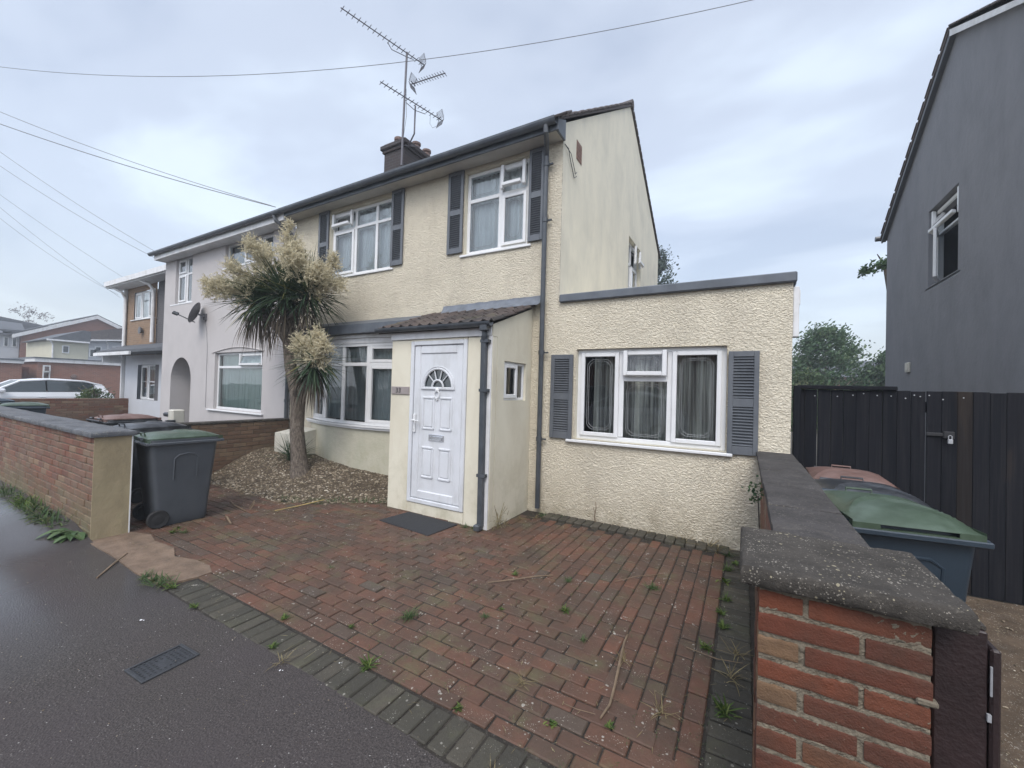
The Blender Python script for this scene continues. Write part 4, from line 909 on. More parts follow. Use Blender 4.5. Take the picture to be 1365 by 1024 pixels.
# chimney
CH = thing('chimney_stack', (-8.15, 8.2, 6.9), 'dark brick chimney stack with clay pots straddling the shared roof', 'chimney')
mb = MB(); mb.box(-8.52, -7.78, 7.61, 8.79, 6.7, 7.95); mb.build('stack', 'chimney_brick', CH)
mb = MB(); mb.box(-8.56, -7.74, 7.57, 8.83, 7.90, 7.97); mb.box(-8.61, -7.69, 7.52, 8.88, 7.97, 8.09, cham=.02); mb.box(-8.55, -7.75, 7.58, 8.82, 8.09, 8.16, cham=.03); mb.build('corbel', 'chimney_brick', CH)
for (x_, y_, h_) in ((-8.3, 7.9, .30), (-7.95, 8.2, .24), (-7.95, 8.62, .26), (-8.3, 8.5, .26)):
    mb = MB(); mb.lathe((x_, y_, 8.12), (0, 0, 1), [(.12, 0), (.105, h_ * .3), (.10, h_ * .7), (.125, h_ * .78), (.125, h_), (.09, h_), (.085, h_ * .5)], 16); mb.build('chimney_pot', 'pot_clay', CH, smooth=False)

# ------------------------------------------------------------------ neighbour (attached half)
NX0 = -14.33
HN = thing('attached_house', (-11.3, F, 0), 'pinkish grey rendered attached house with arched doorway left of the cream house', 'house')
nw = (-11.35, -9.25, .985, 2.36); u1_ = (-13.68, -12.72, 3.75, 5.0); u2_ = (-11.05, -9.0, 4.42, 5.0); arch_w = (-13.74, -12.57)
# wall with arched opening
holes = [nw, u1_, u2_]
mb = MB()
def wallpoly(cells): 
    for (a, b, c, e) in cells: mb.add([(a, F, c), (b, F, c), (b, F, e), (a, F, e)], [(0, 1, 2, 3)])
wallpoly([(NX0, -13.74, 0, 2.6), (-12.57, nw[0], 0, 2.6), (nw[0], nw[1], 0, nw[2]), (nw[0], nw[1], nw[3], 2.6), (nw[1], PARTY, 0, 2.6),
          (NX0, u1_[0], 2.6, 5.2), (u1_[0], u1_[1], 2.6, u1_[2]), (u1_[0], u1_[1], u1_[3], 5.2), (u1_[1], u2_[0], 2.6, 5.2), (u2_[0], u2_[1], 2.6, u2_[2]), (u2_[0], u2_[1], u2_[3], 5.2), (u2_[1], PARTY, 2.6, 5.2)])
ax0, ax1 = arch_w; acx, ar = (ax0 + ax1) / 2, (ax1 - ax0) / 2; zs_ = 1.68; n_ = 16
ap = [(acx - ar * math.cos(math.pi * k / n_), zs_ + ar * 1.02 * math.sin(math.pi * k / n_)) for k in range(n_ + 1)]
for k in range(n_):
    mb.add([(ap[k][0], F, ap[k][1]), (ap[k + 1][0], F, ap[k + 1][1]), (ap[k + 1][0], F, 2.6), (ap[k][0], F, 2.6)], [(0, 1, 2, 3)])
    mb.add([(ap[k][0], F, ap[k][1]), (ap[k + 1][0], F, ap[k + 1][1]), (ap[k + 1][0], F + .9, ap[k + 1][1]), (ap[k][0], F + .9, ap[k][1])], [(0, 1, 2, 3)])
for x_ in arch_w: mb.add([(x_, F, 0), (x_, F + .9, 0), (x_, F + .9, zs_), (x_, F, zs_)], [(0, 1, 2, 3)])
reveals(mb, 'y', F, holes, .15)
mb.add([(NX0, F, 0), (NX0, 11.9, 0), (NX0, 11.9, 5.3), (NX0, 8.4, 7.6), (NX0, F, 5.2)], [(0, 1, 2, 3, 4)])
mb.add([(NX0, 11.9, 0), (PARTY, 11.9, 0), (PARTY, 11.9, 5.4), (NX0, 11.9, 5.4)], [(0, 1, 2, 3)])
mb.build('wall', 'render_pink', HN)
mb = MB(); mb.box(-14, -12.3, F + .9, F + .95, 0, 2.6); mb.build('inner_porch_wall', 'render_pink', HN)
mb = MB(); mb.box(-13.1, -12.62, F + .85, F + .899, .2, 2.1); mb.build('door', 'white_paint', HN)
mb = MB()
for (x0_, x1_) in ((nw[0] - .12, nw[1] + .05),):
    vs = []; 
    pts = [(x0_ + (x1_ - x0_) * k / 12, 2.365 + .11 * math.sin(math.pi * k / 12)) for k in range(13)]
    mb.tube([(p_[0], F - .005, p_[1]) for p_ in pts], .018, 6)
mb.build('label_mould', 'render_pink', HN)
P = Pf(F + .07)
window(HN, P, nw, [(nw[0] + .05, nw[1] - .05, 1.98, 2.04)], [(nw[0] + .055, nw[1] - .055, 1.04, 1.98, 'fixed'), (nw[0] + .05, -10.22, 2.03, 2.31, 'fixed'), (-10.26, nw[1] - .05, 2.03, 2.31, 'open', R_(16))], cur='blind_green', sill=(-11.60, -9.15, .955, .12), folds=30, cur_d=.12)
window(HN, P, u1_, [(-13.20, -13.13, 3.8, 4.95), (-13.63, -13.20, 4.52, 4.58), (-13.13, -12.77, 4.52, 4.58)], [(-13.625, -13.20, 3.805, 4.52, 'sash'), (-13.13, -12.775, 3.805, 4.52, 'fixed'), (-13.625, -13.20, 4.58, 4.95, 'sash'), (-13.13, -12.775, 4.58, 4.95, 'fixed')], cur='curtain_bay', sill=(-13.95, -12.65, 3.73, .08), room=.5)
window(HN, P, u2_, [(-10.32, -10.25, 4.47, 4.95), (-9.55, -9.48, 4.47, 4.95)], [(-11.0, -10.32, 4.475, 4.95, 'fixed'), (-10.25, -9.55, 4.475, 4.95, 'sash'), (-9.48, -9.055, 4.475, 4.95, 'sash')], cur='curtain_bay', sill=(-11.15, -8.95, 4.40, .08), room=.5)
mb = MB(); roofslab(mb, NX0 - .12, PARTY - .001, [(4.80, 5.26), (8.55, 7.80), (12.1, 5.5)])
x = NX0 - .1
while x < PARTY - .1: mb.obox((x + .1, 4.79, 5.243), (1, 0, 0), Vector((0, 1, sl_)).normalized(), Vector((0, -sl_, 1)).normalized(), .098, .10, .016, cham=.008); x += .2
mb.build('roof', 'tile_roof', HN)
mb = MB(); gutter(mb, NX0 - .14, PARTY - .001, 4.71, 5.165, .062); mb.build('gutter', 'gutter_glare_grey', HN)
mb = MB(); mb.box(NX0 - .02, PARTY - .001, 4.765, 4.79, 4.985, 5.21); mb.box(NX0 - .02, PARTY - .001, 4.79, F, 4.985, 5.005); mb.build('soffit', 'white_paint', HN)
mb = MB(); mb.tube([(-8.45, 4.71, 5.10), (-8.42, 4.73, 5.0), (-8.27, 4.92, 4.83), (-8.22, 4.975, 4.72), (-8.22, 4.975, 4.0), (-8.215, 4.975, .4)], .038, 10)
for z in (4.4, 2.9, 1.3): mb.tube([(-8.22, 4.975, z - .03), (-8.22, 4.975, z + .03)], .046, 10)
mb.build('downpipe', 'black_plastic', HN)
t = thing('satellite_dish', (-12.0, 4.98, 3.3), 'dark grey satellite dish on the pinkish grey wall', 'satellite dish')
mb = MB(); ddir = Vector((-.55, -.75, .35)).normalized(); cc = Vector((-11.97, 4.83, 3.36))
mb.lathe(cc, ddir, [(.001, -.05), (.12, -.038), (.22, -.01), (.28, .02), (.275, .026), (.2, -.004), (.001, -.04)], 24); mb.build('dish', 'metal_grey', t, smooth=False)
mb = MB(); mb.tube([cc - ddir * .05, (-11.90, 4.93, 3.30), (-11.88, 5.0, 3.28)], .02, 6); mb.box(-11.94, -11.82, 4.99, 5.025, 3.20, 3.36); mb.build('wall_bracket', 'metal_grey', t)
mb = MB(); e_ = cc + ddir * .42 + Vector((0, 0, -.20)); mb.tube([cc - Vector((0, 0, .24)), e_], .012, 6); mb.obox(e_, ddir, ddir.orthogonal().normalized(), ddir.cross(ddir.orthogonal()).normalized(), .06, .03, .045, cham=.01); mb.build('receiver_arm', 'cable_black', t)
mb = MB(); mb.tube([(-11.9, 5.022, 3.2), (-11.80, 5.022, 2.9), (-11.74, 5.022, 2.45), (-11.72, 5.022, 1.0)], .004, 5); mb.build('cable', 'wire_grey', t)
# small items in the doorway and the beige post
mb = MB(); mb.grid(lambda u, v: (-12.75 + .13 * math.cos(6.283 * u) * math.sin(3.14 * v) * (1 + .2 * math.sin(u * 25)), 5.35 + .12 * math.sin(6.283 * u) * math.sin(3.14 * v), .62 - .19 * math.cos(3.14 * v) + .02 * math.sin(u * 30)), 16, 8)
mb.box(-12.95, -12.55, 5.2, 5.5, 0, .44); tag(mb.build('black_bag', 'bin_black', smooth=True), 'black bag of rubbish inside the arched doorway', 'bag')
t = thing('gate_post', (-9.52, 3.6, 0), 'short beige gate post with black cap before the arched doorway', 'post')
mb = MB(); mb.box(-9.62, -9.42, 3.50, 3.70, 0, 1.09, cham=.02); mb.build('shaft', 'cream_box', t)
mb = MB(); mb.box(-9.90, -9.62, 3.52, 3.66, .94, 1.02, cham=.02); mb.box(-9.46, -9.40, 3.40, 3.55, .78, .90, cham=.01); mb.build('latch_box', 'bin_black', t)
# ------------------------------------------------------------------ aerials
def yagi(parent, p0, p1, n_el, el_len, refl=None, name='boom', tilt=None):
    p0, p1 = Vector(p0), Vector(p1); d = (p1 - p0).normalized(); side = d.cross(Vector((0, 0, 1))).normalized()
    if tilt is not None: side = (Matrix.Rotation(tilt, 3, d) @ side)
    up = side.cross(d)
    mb = MB(); mb.tube([p0, p1], .013, 6); mb.build('boom', 'aerial_metal', parent)
    mb = MB(); L_ = (p1 - p0).length
    for i in range(n_el):
        c = p0 + d * (L_ * (i + .3) / n_el); mb.tube([c - side * el_len / 2, c + side * el_len / 2], .0075, 5)
    mb.build('element_rods', 'aerial_metal', parent)
    if refl:
        mb = MB(); a = p1
        for s_ in (-1, 1):
            e_ = (d * -.35 + up * s_).normalized() if refl > 0 else (d * -.35 + up * s_).normalized()
            for k in range(7):
                c = a + e_ * (.03 + .030 * k); mb.tube([c - side * .13, c + side * .13], .005, 5)
            for q in (-.1, .1): mb.tube([a + side * q, a + e_ * .22 + side * q], .006, 5)
        mb.build('reflector', 'aerial_metal', parent)
t = thing('tv_aerial', (-7.72, 7.5, 7.4), 'tall television aerial mast on the chimney with a long upper boom', 'tv aerial')
mb = MB(); mb.tube([(-7.76, 7.50, 7.35), (-7.75, 7.5, 8.3), (-7.70, 7.5, 10.28)], .027, 8); mb.tube([(-7.78, 7.54, 7.9), (-7.55, 7.9, 8.0)], .012, 5); mb.build('mast', 'aerial_metal', t)
yagi(t, (-8.13, 5.85, 10.25), (-7.56, 7.98, 10.25), 17, .20, 1)
mb = MB(); mb.tube([(-7.86, 7.0, 10.22), (-7.82, 7.1, 10.1), (-7.70, 7.5, 10.16), (-7.64, 7.68, 10.2)], .010, 6); mb.build('boom_bracket', 'aerial_metal', t)
yagi(t, (-6.50, 7.62, 9.38), (-7.50, 7.50, 9.38), 13, .19, 1)
mb = MB(); mb.tube([(-7.66, 7.48, 9.3), (-7.62, 7.48, 8.6), (-7.70, 7.48, 8.1)], .005, 5); mb.build('cable', 'cable_black', t)
t = thing('tv_aerial', (-7.36, 7.55, 8.1), 'lower television aerial on a short mast beside the right chimney pot', 'tv aerial')
mb = MB(); mb.tube([(-7.40, 7.55, 8.1), (-7.375, 7.53, 8.80)], .020, 8); mb.tube([(-7.4, 7.55, 8.1), (-7.8, 7.7, 7.9)], .018, 6); mb.build('mast', 'aerial_metal', t)
yagi(t, (-7.50, 6.50, 8.76), (-7.10, 8.22, 8.76), 15, .19, 1)
mb = MB(); mb.tube([(-7.42, 7.25, 8.72), (-7.36, 7.5, 8.66), (-7.28, 7.8, 8.72)], .009, 6); mb.build('boom_bracket', 'aerial_metal', t)
mb = MB(); mb.tube([(-7.2, 7.9, 8.74), (-7.25, 7.95, 8.55), (-7.2, 8.0, 8.45), (-7.1, 8.05, 8.5), (-7.08, 8.1, 8.7)], .004, 5); mb.build('cable', 'cable_black', t)
# ------------------------------------------------------------------ overhead wires
def wire(p0, p1, sag, label, r=.0055):
    p0, p1 = Vector(p0), Vector(p1); mb = MB()
    mb.tube([p0.lerp(p1, i / 40) - Vector((0, 0, sag * 4 * (i / 40) * (1 - i / 40))) for i in range(41)], r, 5)
    return tag(mb.build('overhead_cable', 'wire_grey', origin=p0), label, 'cable', 'overhead telephone wires')
wire((-20.0, .713, 10.268), (3.2, 8.613, 8.561), 1.407, 'long overhead wire sagging across the sky behind the tall aerial', .0055)
wire((-17.5, .15, 9.0), (-8.5, 4.68, 5.30), .25, 'overhead wire ending at the eaves above the palm, upper of the close pair', .006)
wire((-17.7, -.15, 8.6), (-8.35, 4.68, 5.24), .22, 'overhead wire ending at the eaves above the palm, lower of the close pair', .008)
wire((-19.0, 1.1, 9.2), (-14.25, 4.9, 5.15), .18, 'upper wire of the pair reaching the left end of the attached house roof')
wire((-19.2, .85, 9.05), (-14.30, 4.9, 5.0), .25, 'lower wire of the pair reaching the left end of the attached house roof')
wire((-23.5, 2.1, 9.1), (-21.4, 6.3, 5.6), .12, 'upper faint wire reaching the brick house with the white gutter')
wire((-24.5, 2.2, 9.2), (-22.4, 6.4, 5.0), .18, 'middle faint wire reaching the brick house with the white gutter')
wire((-25.5, 2.6, 8.8), (-23.0, 6.5, 5.2), .30, 'lowest faint wire crossing the sky on the far left')

# ------------------------------------------------------------------ brick house beyond the neighbour
B = thing('brick_house', (-20, 6.5, 0), 'tan brick house with white gutter and pent roof beyond the attached house', 'house')
YB = 6.5
mb = MB(); hw = (-21.25, -19.35, 4.02, 5.10)
def cells_y(mb, Y, x0, x1, z0, z1, h):
    mb.add([(x0, Y, z0), (h[0], Y, z0), (h[0], Y, z1), (x0, Y, z1)], [(0, 1, 2, 3)]); mb.add([(h[1], Y, z0), (x1, Y, z0), (x1, Y, z1), (h[1], Y, z1)], [(0, 1, 2, 3)])
    mb.add([(h[0], Y, z0), (h[1], Y, z0), (h[1], Y, h[2]), (h[0], Y, h[2])], [(0, 1, 2, 3)]); mb.add([(h[0], Y, h[3]), (h[1], Y, h[3]), (h[1], Y, z1), (h[0], Y, z1)], [(0, 1, 2, 3)])
cells_y(mb, YB, -22.0, -19.15, 2.6, 5.45, hw); mb.build('upper_wall', 'far_brick_tan', B)
mb = MB(); mb.box(-19.15, -14.5, YB + .03, YB + 6, 0, 5.5); mb.build('side_wall', 'far_brick_dark', B)
mb = MB(); lw_ = (-20.65, -18.75, .88, 2.22); cells_y(mb, YB, -21.9, -16.5, 0, 2.6, lw_); mb.add([(-21.95, YB, 0), (-21.95, YB + 6, 0), (-21.95, YB + 6, 5.4), (-21.95, YB, 5.4)], [(0, 1, 2, 3)]); mb.build('lower_wall', 'render_white', B)
window(B, Pf(YB + .04), hw, [(-20.63, -20.56, 4.07, 5.05), (-20.0, -19.93, 4.07, 5.05)], [(-21.2, -20.63, 4.07, 5.05, 'sash'), (-20.56, -20.0, 4.07, 4.7, 'fixed'), (-20.56, -20.0, 4.75, 5.05, 'fixed'), (-19.93, -19.4, 4.07, 5.05, 'sash')], cur='curtain', sill=(-21.5, -19.25, 4.0, .08), room=.5)
window(B, Pf(YB + .12), lw_, [(-20.0, -19.92, .93, 2.17), (-19.3, -19.22, .93, 2.17), (-20.6, -18.8, 1.55, 1.6)], [(-20.6, -20.0, .93, 2.17, 'sash'), (-19.92, -19.3, .93, 2.17, 'fixed'), (-19.22, -18.8, .93, 2.17, 'fixed')], cur='curtain_fold_shade', sill=(-20.9, -18.6, .85, .10), room=.5)
mb = MB(); mb.prism([(-22.4, 5.75, 2.62), (-22.4, YB, 2.62), (-22.4, YB, 3.02), (-22.4, 5.75, 2.72)], (6.2, 0, 0)); mb.build('pent_roof', 'dark_slate', B)
mb = MB(); mb.box(-22.45, -18.9, 5.68, 5.74, 2.53, 2.65); mb.box(-22.3, -22.2, 5.9, 6.45, 2.3, 2.6)
mb.box(-22.6, -15, 5.95, 6.02, 5.36, 5.55); mb.box(-22.6, -15, 6.02, 6.5, 5.32, 5.36); mb.box(-22.05, -21.95, 6.40, 6.50, 0, 5.4); mb.tube([(-19.6, 6.0, 5.4), (-19.3, 6.3, 5.2), (-19.25, 6.42, 5.0), (-19.25, 6.42, 3.05)], .06, 8); mb.tube([(-22.3, 6.0, 5.4), (-21.9, 6.3, 5.15), (-21.9, 6.42, 4.9), (-21.9, 6.42, 3.0)], .05, 8); mb.build('gutter', 'white_paint', B)
mb = MB(); mb.add([(-22.7, 5.95, 5.55), (-14.6, 5.95, 5.55), (-14.6, 9.5, 7.2), (-22.7, 9.5, 7.2)], [(0, 1, 2, 3)]); mb.add([(-22.7, 5.95, 5.54), (-14.6, 5.95, 5.54), (-14.6, 6.5, 5.54), (-22.7, 6.5, 5.54)], [(0, 1, 2, 3)]); mb.build('roof', 'dark_slate', B)
mb = MB(); mb.lathe((-20.3, 6.47, 3.55), (0, -1, 0), [(.001, 0), (.10, .01), (.14, .09), (.001, .1)], 10); mb.build('outside_lamp', 'metal_grey', B)
# ------------------------------------------------------------------ far buildings on the left
def wx(mb, X, y0, y1, z0, z1): mb.box(X - .3, X, y0, y1, z0, z1)
t = thing('garage_block', (-41, 9.6, 0), 'flat-roofed brown brick garage block with white fascia behind the white car', 'garage')
mb = MB(); mb.box(-50, -40, 7.55, 16, 0, 2.62); mb.build('wall', 'mid_brick_y', t)
mb = MB(); mb.box(-50, -39.85, 7.4, 16, 2.62, 2.86); mb.box(-40.0, -39.8, 11.72, 11.9, 0, 2.62); mb.build('fascia', 'white_paint', t)
mb = MB(); mb.box(-50, -39.8, 7.35, 16, 2.861, 2.93); mb.build('roof', 'fascia_glare_grey', t)
P = Pr(-39.97); window(t, P, (7.78, 8.12, 1.5, 2.42), [(7.8, 8.1, 1.93, 1.99)], [(7.83, 8.07, 1.55, 1.93, 'fixed'), (7.80, 8.11, 1.97, 2.38, 'open', R_(15))], fw=.06, room=.3)
mb = MB(); mb.lathe((-39.98, 9.2, 1.72), (1, 0, 0), [(.001, 0), (.16, .01), (.14, .1), (.001, .12)], 12); mb.build('vent', 'pot_clay', t)
t = thing('garage_block', (-40.5, 4.5, 0), 'low brick garage at the far left edge with white fascia, left of the dark gap', 'garage')
mb = MB(); mb.box(-48, -40, -3, 6.9, 0, 2.45); mb.build('wall', 'mid_brick_y', t)
mb = MB(); mb.box(-48, -39.85, -3, 6.95, 2.45, 2.64); mb.build('fascia', 'white_paint', t)
mb = MB(); mb.box(-48, -39.8, -3, 6.98, 2.641, 2.72); mb.build('roof', 'fascia_glare_grey', t)
mb = MB(); mb.box(-42.2, -42, 6.9, 7.55, 0, 2.3); t2 = mb.build('garage_door', 'far_brick_y', t)
t = thing('gable_house', (-60, 14, 0), 'large red brick gable end with white bargeboards beyond the garages', 'house')
mb = MB(); mb.prism([(-60, 10.2, 0), (-60, 20.4, 0), (-60, 20.4, 5.7), (-60, 15.3, 8.15), (-60, 10.2, 5.6)], (-9, 0, 0)); mb.build('wall', 'far_brick_y', t)
mb = MB()
for (a, b) in (((9.6, 5.55), (15.3, 8.3)), ((15.3, 8.3), (20.9, 5.55))):
    mb.prism([(-59.7, a[0], a[1] - .35), (-59.7, b[0], b[1] - .35), (-59.7, b[0], b[1]), (-59.7, a[0], a[1])], (.12, 0, 0))
mb.build('bargeboard', 'white_paint', t)
mb = MB(); mb.prism([(-59.75, 9.5, 5.55), (-59.75, 15.3, 8.32), (-59.75, 21, 5.55), (-59.75, 21, 5.65), (-59.75, 15.3, 8.42), (-59.75, 9.5, 5.65)], (-9.3, 0, 0)); mb.build('roof', 'dark_slate', t)
t = thing('white_house', (-60, 7, 0), 'white rendered house with dark roof at the far left edge', 'house')
mb = MB(); mb.prism([(-60.3, 3, 0), (-60.3, 10.15, 0), (-60.3, 10.15, 5.6), (-60.3, 3, 5.6)], (-9, 0, 0)); mb.build('wall', 'render_white', t)
for yy in (8.7, 9.2, 9.7, 8.0):
    mb = MB(); mb.box(-60.29, -60.22, yy, yy + .3, 4.4, 5.3); wd = mb.build('window', 'upvc', t); mb = MB(); mb.box(-60.23, -60.20, yy + .06, yy + .24, 4.46, 5.24); mb.build('pane', 'car_glass', wd)
mb = MB(); mb.prism([(-59.8, 3, 5.55), (-59.8, 10.4, 5.9), (-64, 10.9, 6.9), (-64, 3, 7.2)], (0, 0, .12)); mb.box(-60.1, -59.8, 3, 10.2, 5.45, 5.62); mb.build('roof', 'dark_slate', t)
t = thing('white_gable_house', (-66, 6, 0), 'white gabled house end peeping behind the white house at far left', 'house')
mb = MB(); mb.prism([(-66, 4, 0), (-66, 10.0, 0), (-66, 10.0, 6.2), (-66, 7.2, 7.6), (-66, 4, 6)], (-8, 0, 0)); mb.build('wall', 'render_white', t)
mb = MB(); mb.prism([(-65.9, 4, 6.1), (-65.9, 7.2, 7.7), (-65.9, 10.2, 6.2), (-65.9, 14.5, 6.4), (-66, 13.5, 7.1), (-65.9, 7.4, 8.05)], (-8, 0, 0)); mb.build('roof', 'dark_slate', t)
t = thing('terrace_house', (-50, 11.3, 0), 'cream rendered end of the low terrace behind the garages', 'house')
mb = MB(); mb.box(-58, -50, 10.2, 12.35, 0, 4.75); mb.build('wall', 'render_far_cream', t)
for (yy, z_) in ((10.75, 3.7),):
    mb = MB(); mb.box(-50.0, -49.93, yy, yy + .42, z_, z_ + .65); wd = mb.build('window', 'upvc', t); mb = MB(); mb.box(-49.95, -49.91, yy + .07, yy + .35, z_ + .08, z_ + .58); mb.build('pane', 'car_glass', wd)
mb = MB(); mb.prism([(-49.6, 9.8, 4.75), (-49.6, 12.35, 4.78), (-49.6, 12.35, 5.7), (-49.6, 11.9, 5.75)], (-8, 0, 0)); mb.build('roof', 'dark_slate', t)
mb = MB(); mb.box(-49.7, -49.5, 9.8, 12.3, 4.66, 4.78); mb.tube([(-49.8, 10.0, 4.7), (-49.9, 10.2, 4.4), (-49.9, 10.25, 0)], .05, 6); mb.build('gutter', 'white_paint', t)
t = thing('terrace_house', (-50, 13.7, 0), 'white rendered middle of the low terrace with a satellite dish', 'house')
mb = MB(); mb.box(-58, -50.05, 12.36, 18, 0, 5.0); mb.build('wall', 'render_white', t)
for (yy, z_) in ((12.75, 3.75), (13.9, 3.85), (12.4, 3.5)):
    mb = MB(); mb.box(-50.05, -49.97, yy, yy + .42, z_, z_ + .75); wd = mb.build('window', 'upvc', t); mb = MB(); mb.box(-49.99, -49.95, yy + .07, yy + .35, z_ + .08, z_ + .66); mb.build('pane', 'car_glass', wd)
mb = MB(); mb.prism([(-49.6, 12.36, 5.0), (-49.6, 18, 5.6), (-49.6, 18, 7.3), (-49.6, 12.36, 5.75)], (-8, 0, 0)); mb.build('roof', 'tile_roof', t)
mb = MB(); mb.prism([(-49.6, 12.36, 4.9), (-49.6, 18, 5.5), (-49.6, 18, 5.62), (-49.6, 12.36, 5.02)], (.2, 0, 0)); mb.tube([(-49.8, 13.4, 5.0), (-49.9, 13.55, 4.7), (-49.9, 13.55, 0)], .05, 6); mb.build('gutter', 'white_paint', t)
mb = MB(); mb.lathe((-49.7, 13.1, 3.75), (1, -.3, .3), [(.001, -.04), (.2, 0), (.27, .04), (.001, -.02)], 14); mb.build('dish', 'metal_grey', t)

# ------------------------------------------------------------------ trees
def clump_tree(name, loc, label, cat, H_, rad, mat, shape, nleaf, ls, seed, trunk_r=.12, group=None, bark='bark'):
    rn2 = random.Random(seed); t = thing(name, loc, label, cat, group); L0 = Vector(loc)
    mb = MB(); pts = [(loc[0] + .05 * math.sin(i), loc[1], loc[2] + H_ * .8 * i / 6) for i in range(7)]
    mb.tube(pts, [trunk_r * (1 - i / 7.5) for i in range(7)], 8)
    for i in range(9):
        a = rn2.uniform(0, 6.28); z = H_ * rn2.uniform(.25, .7); r = rad * rn2.uniform(.4, .8); mb.tube([(loc[0], loc[1], loc[2] + z), (loc[0] + r * .5 * math.cos(a), loc[1] + r * .5 * math.sin(a), loc[2] + z + r * .35), (loc[0] + r * math.cos(a), loc[1] + r * math.sin(a), loc[2] + z + r * .8)], [trunk_r * .4, trunk_r * .25, .01], 5)
    mb.build('trunk', bark, t)
    mb = MB(); k = 0
    cl = []
    while len(cl) < max(12, nleaf // 60):
        v = rn2.random(); r = rad * shape(v) * (rn2.random() ** .45); a = rn2.uniform(0, 6.28); cl.append((Vector((loc[0] + r * math.cos(a), loc[1] + r * math.sin(a), loc[2] + H_ * v)), rn2.random()))
    for (c, cv) in cl:
        s_ = rad * rn2.uniform(.10, .24)
        for _ in range(60):
            p_ = c + Vector((rn2.gauss(0, 1), rn2.gauss(0, 1), rn2.gauss(0, .8))) * s_ * .75; d = rdir(rn2); e_ = d.orthogonal().normalized() * ls * rn2.uniform(.6, 1.3); f_ = d.cross(e_).normalized() * ls * rn2.uniform(.3, .7)
            mb.add([p_ - e_, p_ - f_ * .6, p_ + e_, p_ + f_], [(0, 1, 2, 3)], min(1, max(0, cv * .7 + rn2.random() * .35)))
    mb.build('crown', mat, t); return t
clump_tree('conifer_tree', (-4.7, 25, 0), 'dark conifer rising behind the extension roof', 'tree', 10.1, 1.9, 'conifer_green', lambda v: (1.05 - v) ** .55 * (1 if v > .15 else .3), 14000, .10, 11)
clump_tree('broadleaf_tree', (3.9, 28, 0), 'tallest green leafy tree beyond the black fence', 'tree', 5.4, 2.2, 'tree_green', lambda v: .25 + .85 * math.sin(min(1, 1.25 * (1 - v)) * 1.5708) if v > .2 else .4, 15000, .11, 12)
clump_tree('broadleaf_tree', (6.3, 27, 0), 'round green bush between the tall tree and the grey house', 'tree', 3.95, 1.5, 'tree_green', lambda v: math.sqrt(max(0.05, 1 - (v * 1.02) ** 2)), 8000, .10, 13)
clump_tree('hedge_bush', (2.75, 26, 0), 'low pale green bush against the corner of the extension', 'bush', 2.9, 1.5, 'weed_dark', lambda v: math.sqrt(max(0.05, 1 - v ** 2)), 6000, .09, 14)
clump_tree('bare_tree', (-80, 14.2, 0), 'sparse reddish tree above the far left roofs', 'tree', 10.5, 2.2, 'far_leaf', lambda v: .9 * math.sin(v * 2.6) if v > .5 else .1, 1500, .12, 15)
t = thing('garden_tree', (3.15, 13.9, 0), 'tree whose twigs show left of the grey house wall', 'tree')
mb = MB(); mb.tube([(3.6, 14.2, 0), (3.5, 14.2, 3), (3.1, 13.9, 5.2), (2.9, 13.6, 5.4)], [.1, .08, .03, .01], 6); mb.build('trunk', 'bark', t)
mb = MB(); rn2 = random.Random(5)
for _ in range(260):
    p_ = Vector((rn2.uniform(2.55, 3.2), 13.6 + rn2.uniform(-.2, .2), 5.05 + rn2.gauss(0, .07))); p_.z += (p_.x - 2.8) * .35; d = rdir(rn2); e_ = d.orthogonal().normalized() * .06; f_ = d.cross(e_).normalized() * .03; mb.add([p_ - e_, p_ - f_, p_ + e_, p_ + f_], [(0, 1, 2, 3)], rn2.random())
mb.build('crown', 'tree_green', t)
t = thing('distant_house', (7, 45, 0), 'distant grey roofed house behind the trees beyond the fence', 'house')
mb = MB(); mb.box(2, 14, 45, 52, 0, 3.6); mb.build('wall', 'mid_brick_y', t)
mb = MB(); mb.prism([(1.6, 44.6, 3.6), (1.6, 52.4, 3.6), (1.6, 48.5, 5.25)], (13, 0, 0)); rf = mb.build('roof', 'dark_slate', t)
mb = MB(); mb.box(4.6, 5.5, 48, 49, 4.6, 5.9); mb.build('chimney', 'chimney_brick', rf)
mb = MB(); mb.tube([(4.6, 47.9, 5.2), (4.6, 47.9, 6.9), (5.2, 47.9, 6.95)], .03, 5); mb.build('aerial', 'galv', rf)

# ------------------------------------------------------------------ grey house on the right
XG = 2.6
G = thing('grey_house', (5, 8.4, 0), 'tall dark grey rendered house on the right with one open window', 'house')
gy0, gy1, gz = 4.95, 11.45, 5.22; ay, az = 8.2, 7.12
wg = (8.10, 9.18, 3.54, 4.79)
mb = MB()
zt = lambda y: az - (y - ay) * (az - gz) / (gy1 - ay) if y > ay else az - (ay - y) * (az - gz) / (ay - gy0)
mb.add([(XG, gy0, 0), (XG, wg[0], 0), (XG, wg[0], zt(wg[0])), (XG, gy0, gz)], [(0, 1, 2, 3)])
mb.add([(XG, wg[1], 0), (XG, gy1, 0), (XG, gy1, gz), (XG, wg[1], zt(wg[1]))], [(0, 1, 2, 3)])
mb.add([(XG, wg[0], 0), (XG, wg[1], 0), (XG, wg[1], wg[2]), (XG, wg[0], wg[2])], [(0, 1, 2, 3)])
mb.add([(XG, wg[0], wg[3]), (XG, wg[1], wg[3]), (XG, wg[1], zt(wg[1])), (XG, ay, az), (XG, wg[0], zt(wg[0]))], [(0, 1, 2, 3, 4)])
mb.add([(XG, gy1, 0), (9, gy1, 0), (9, gy1, gz), (XG, gy1, gz)], [(0, 1, 2, 3)]); mb.add([(XG, gy0, 0), (9, gy0, 0), (9, gy0, gz), (XG, gy0, gz)], [(0, 1, 2, 3)])
reveals(mb, 'x', XG, [wg], .14); mb.build('wall', 'render_grey', G)
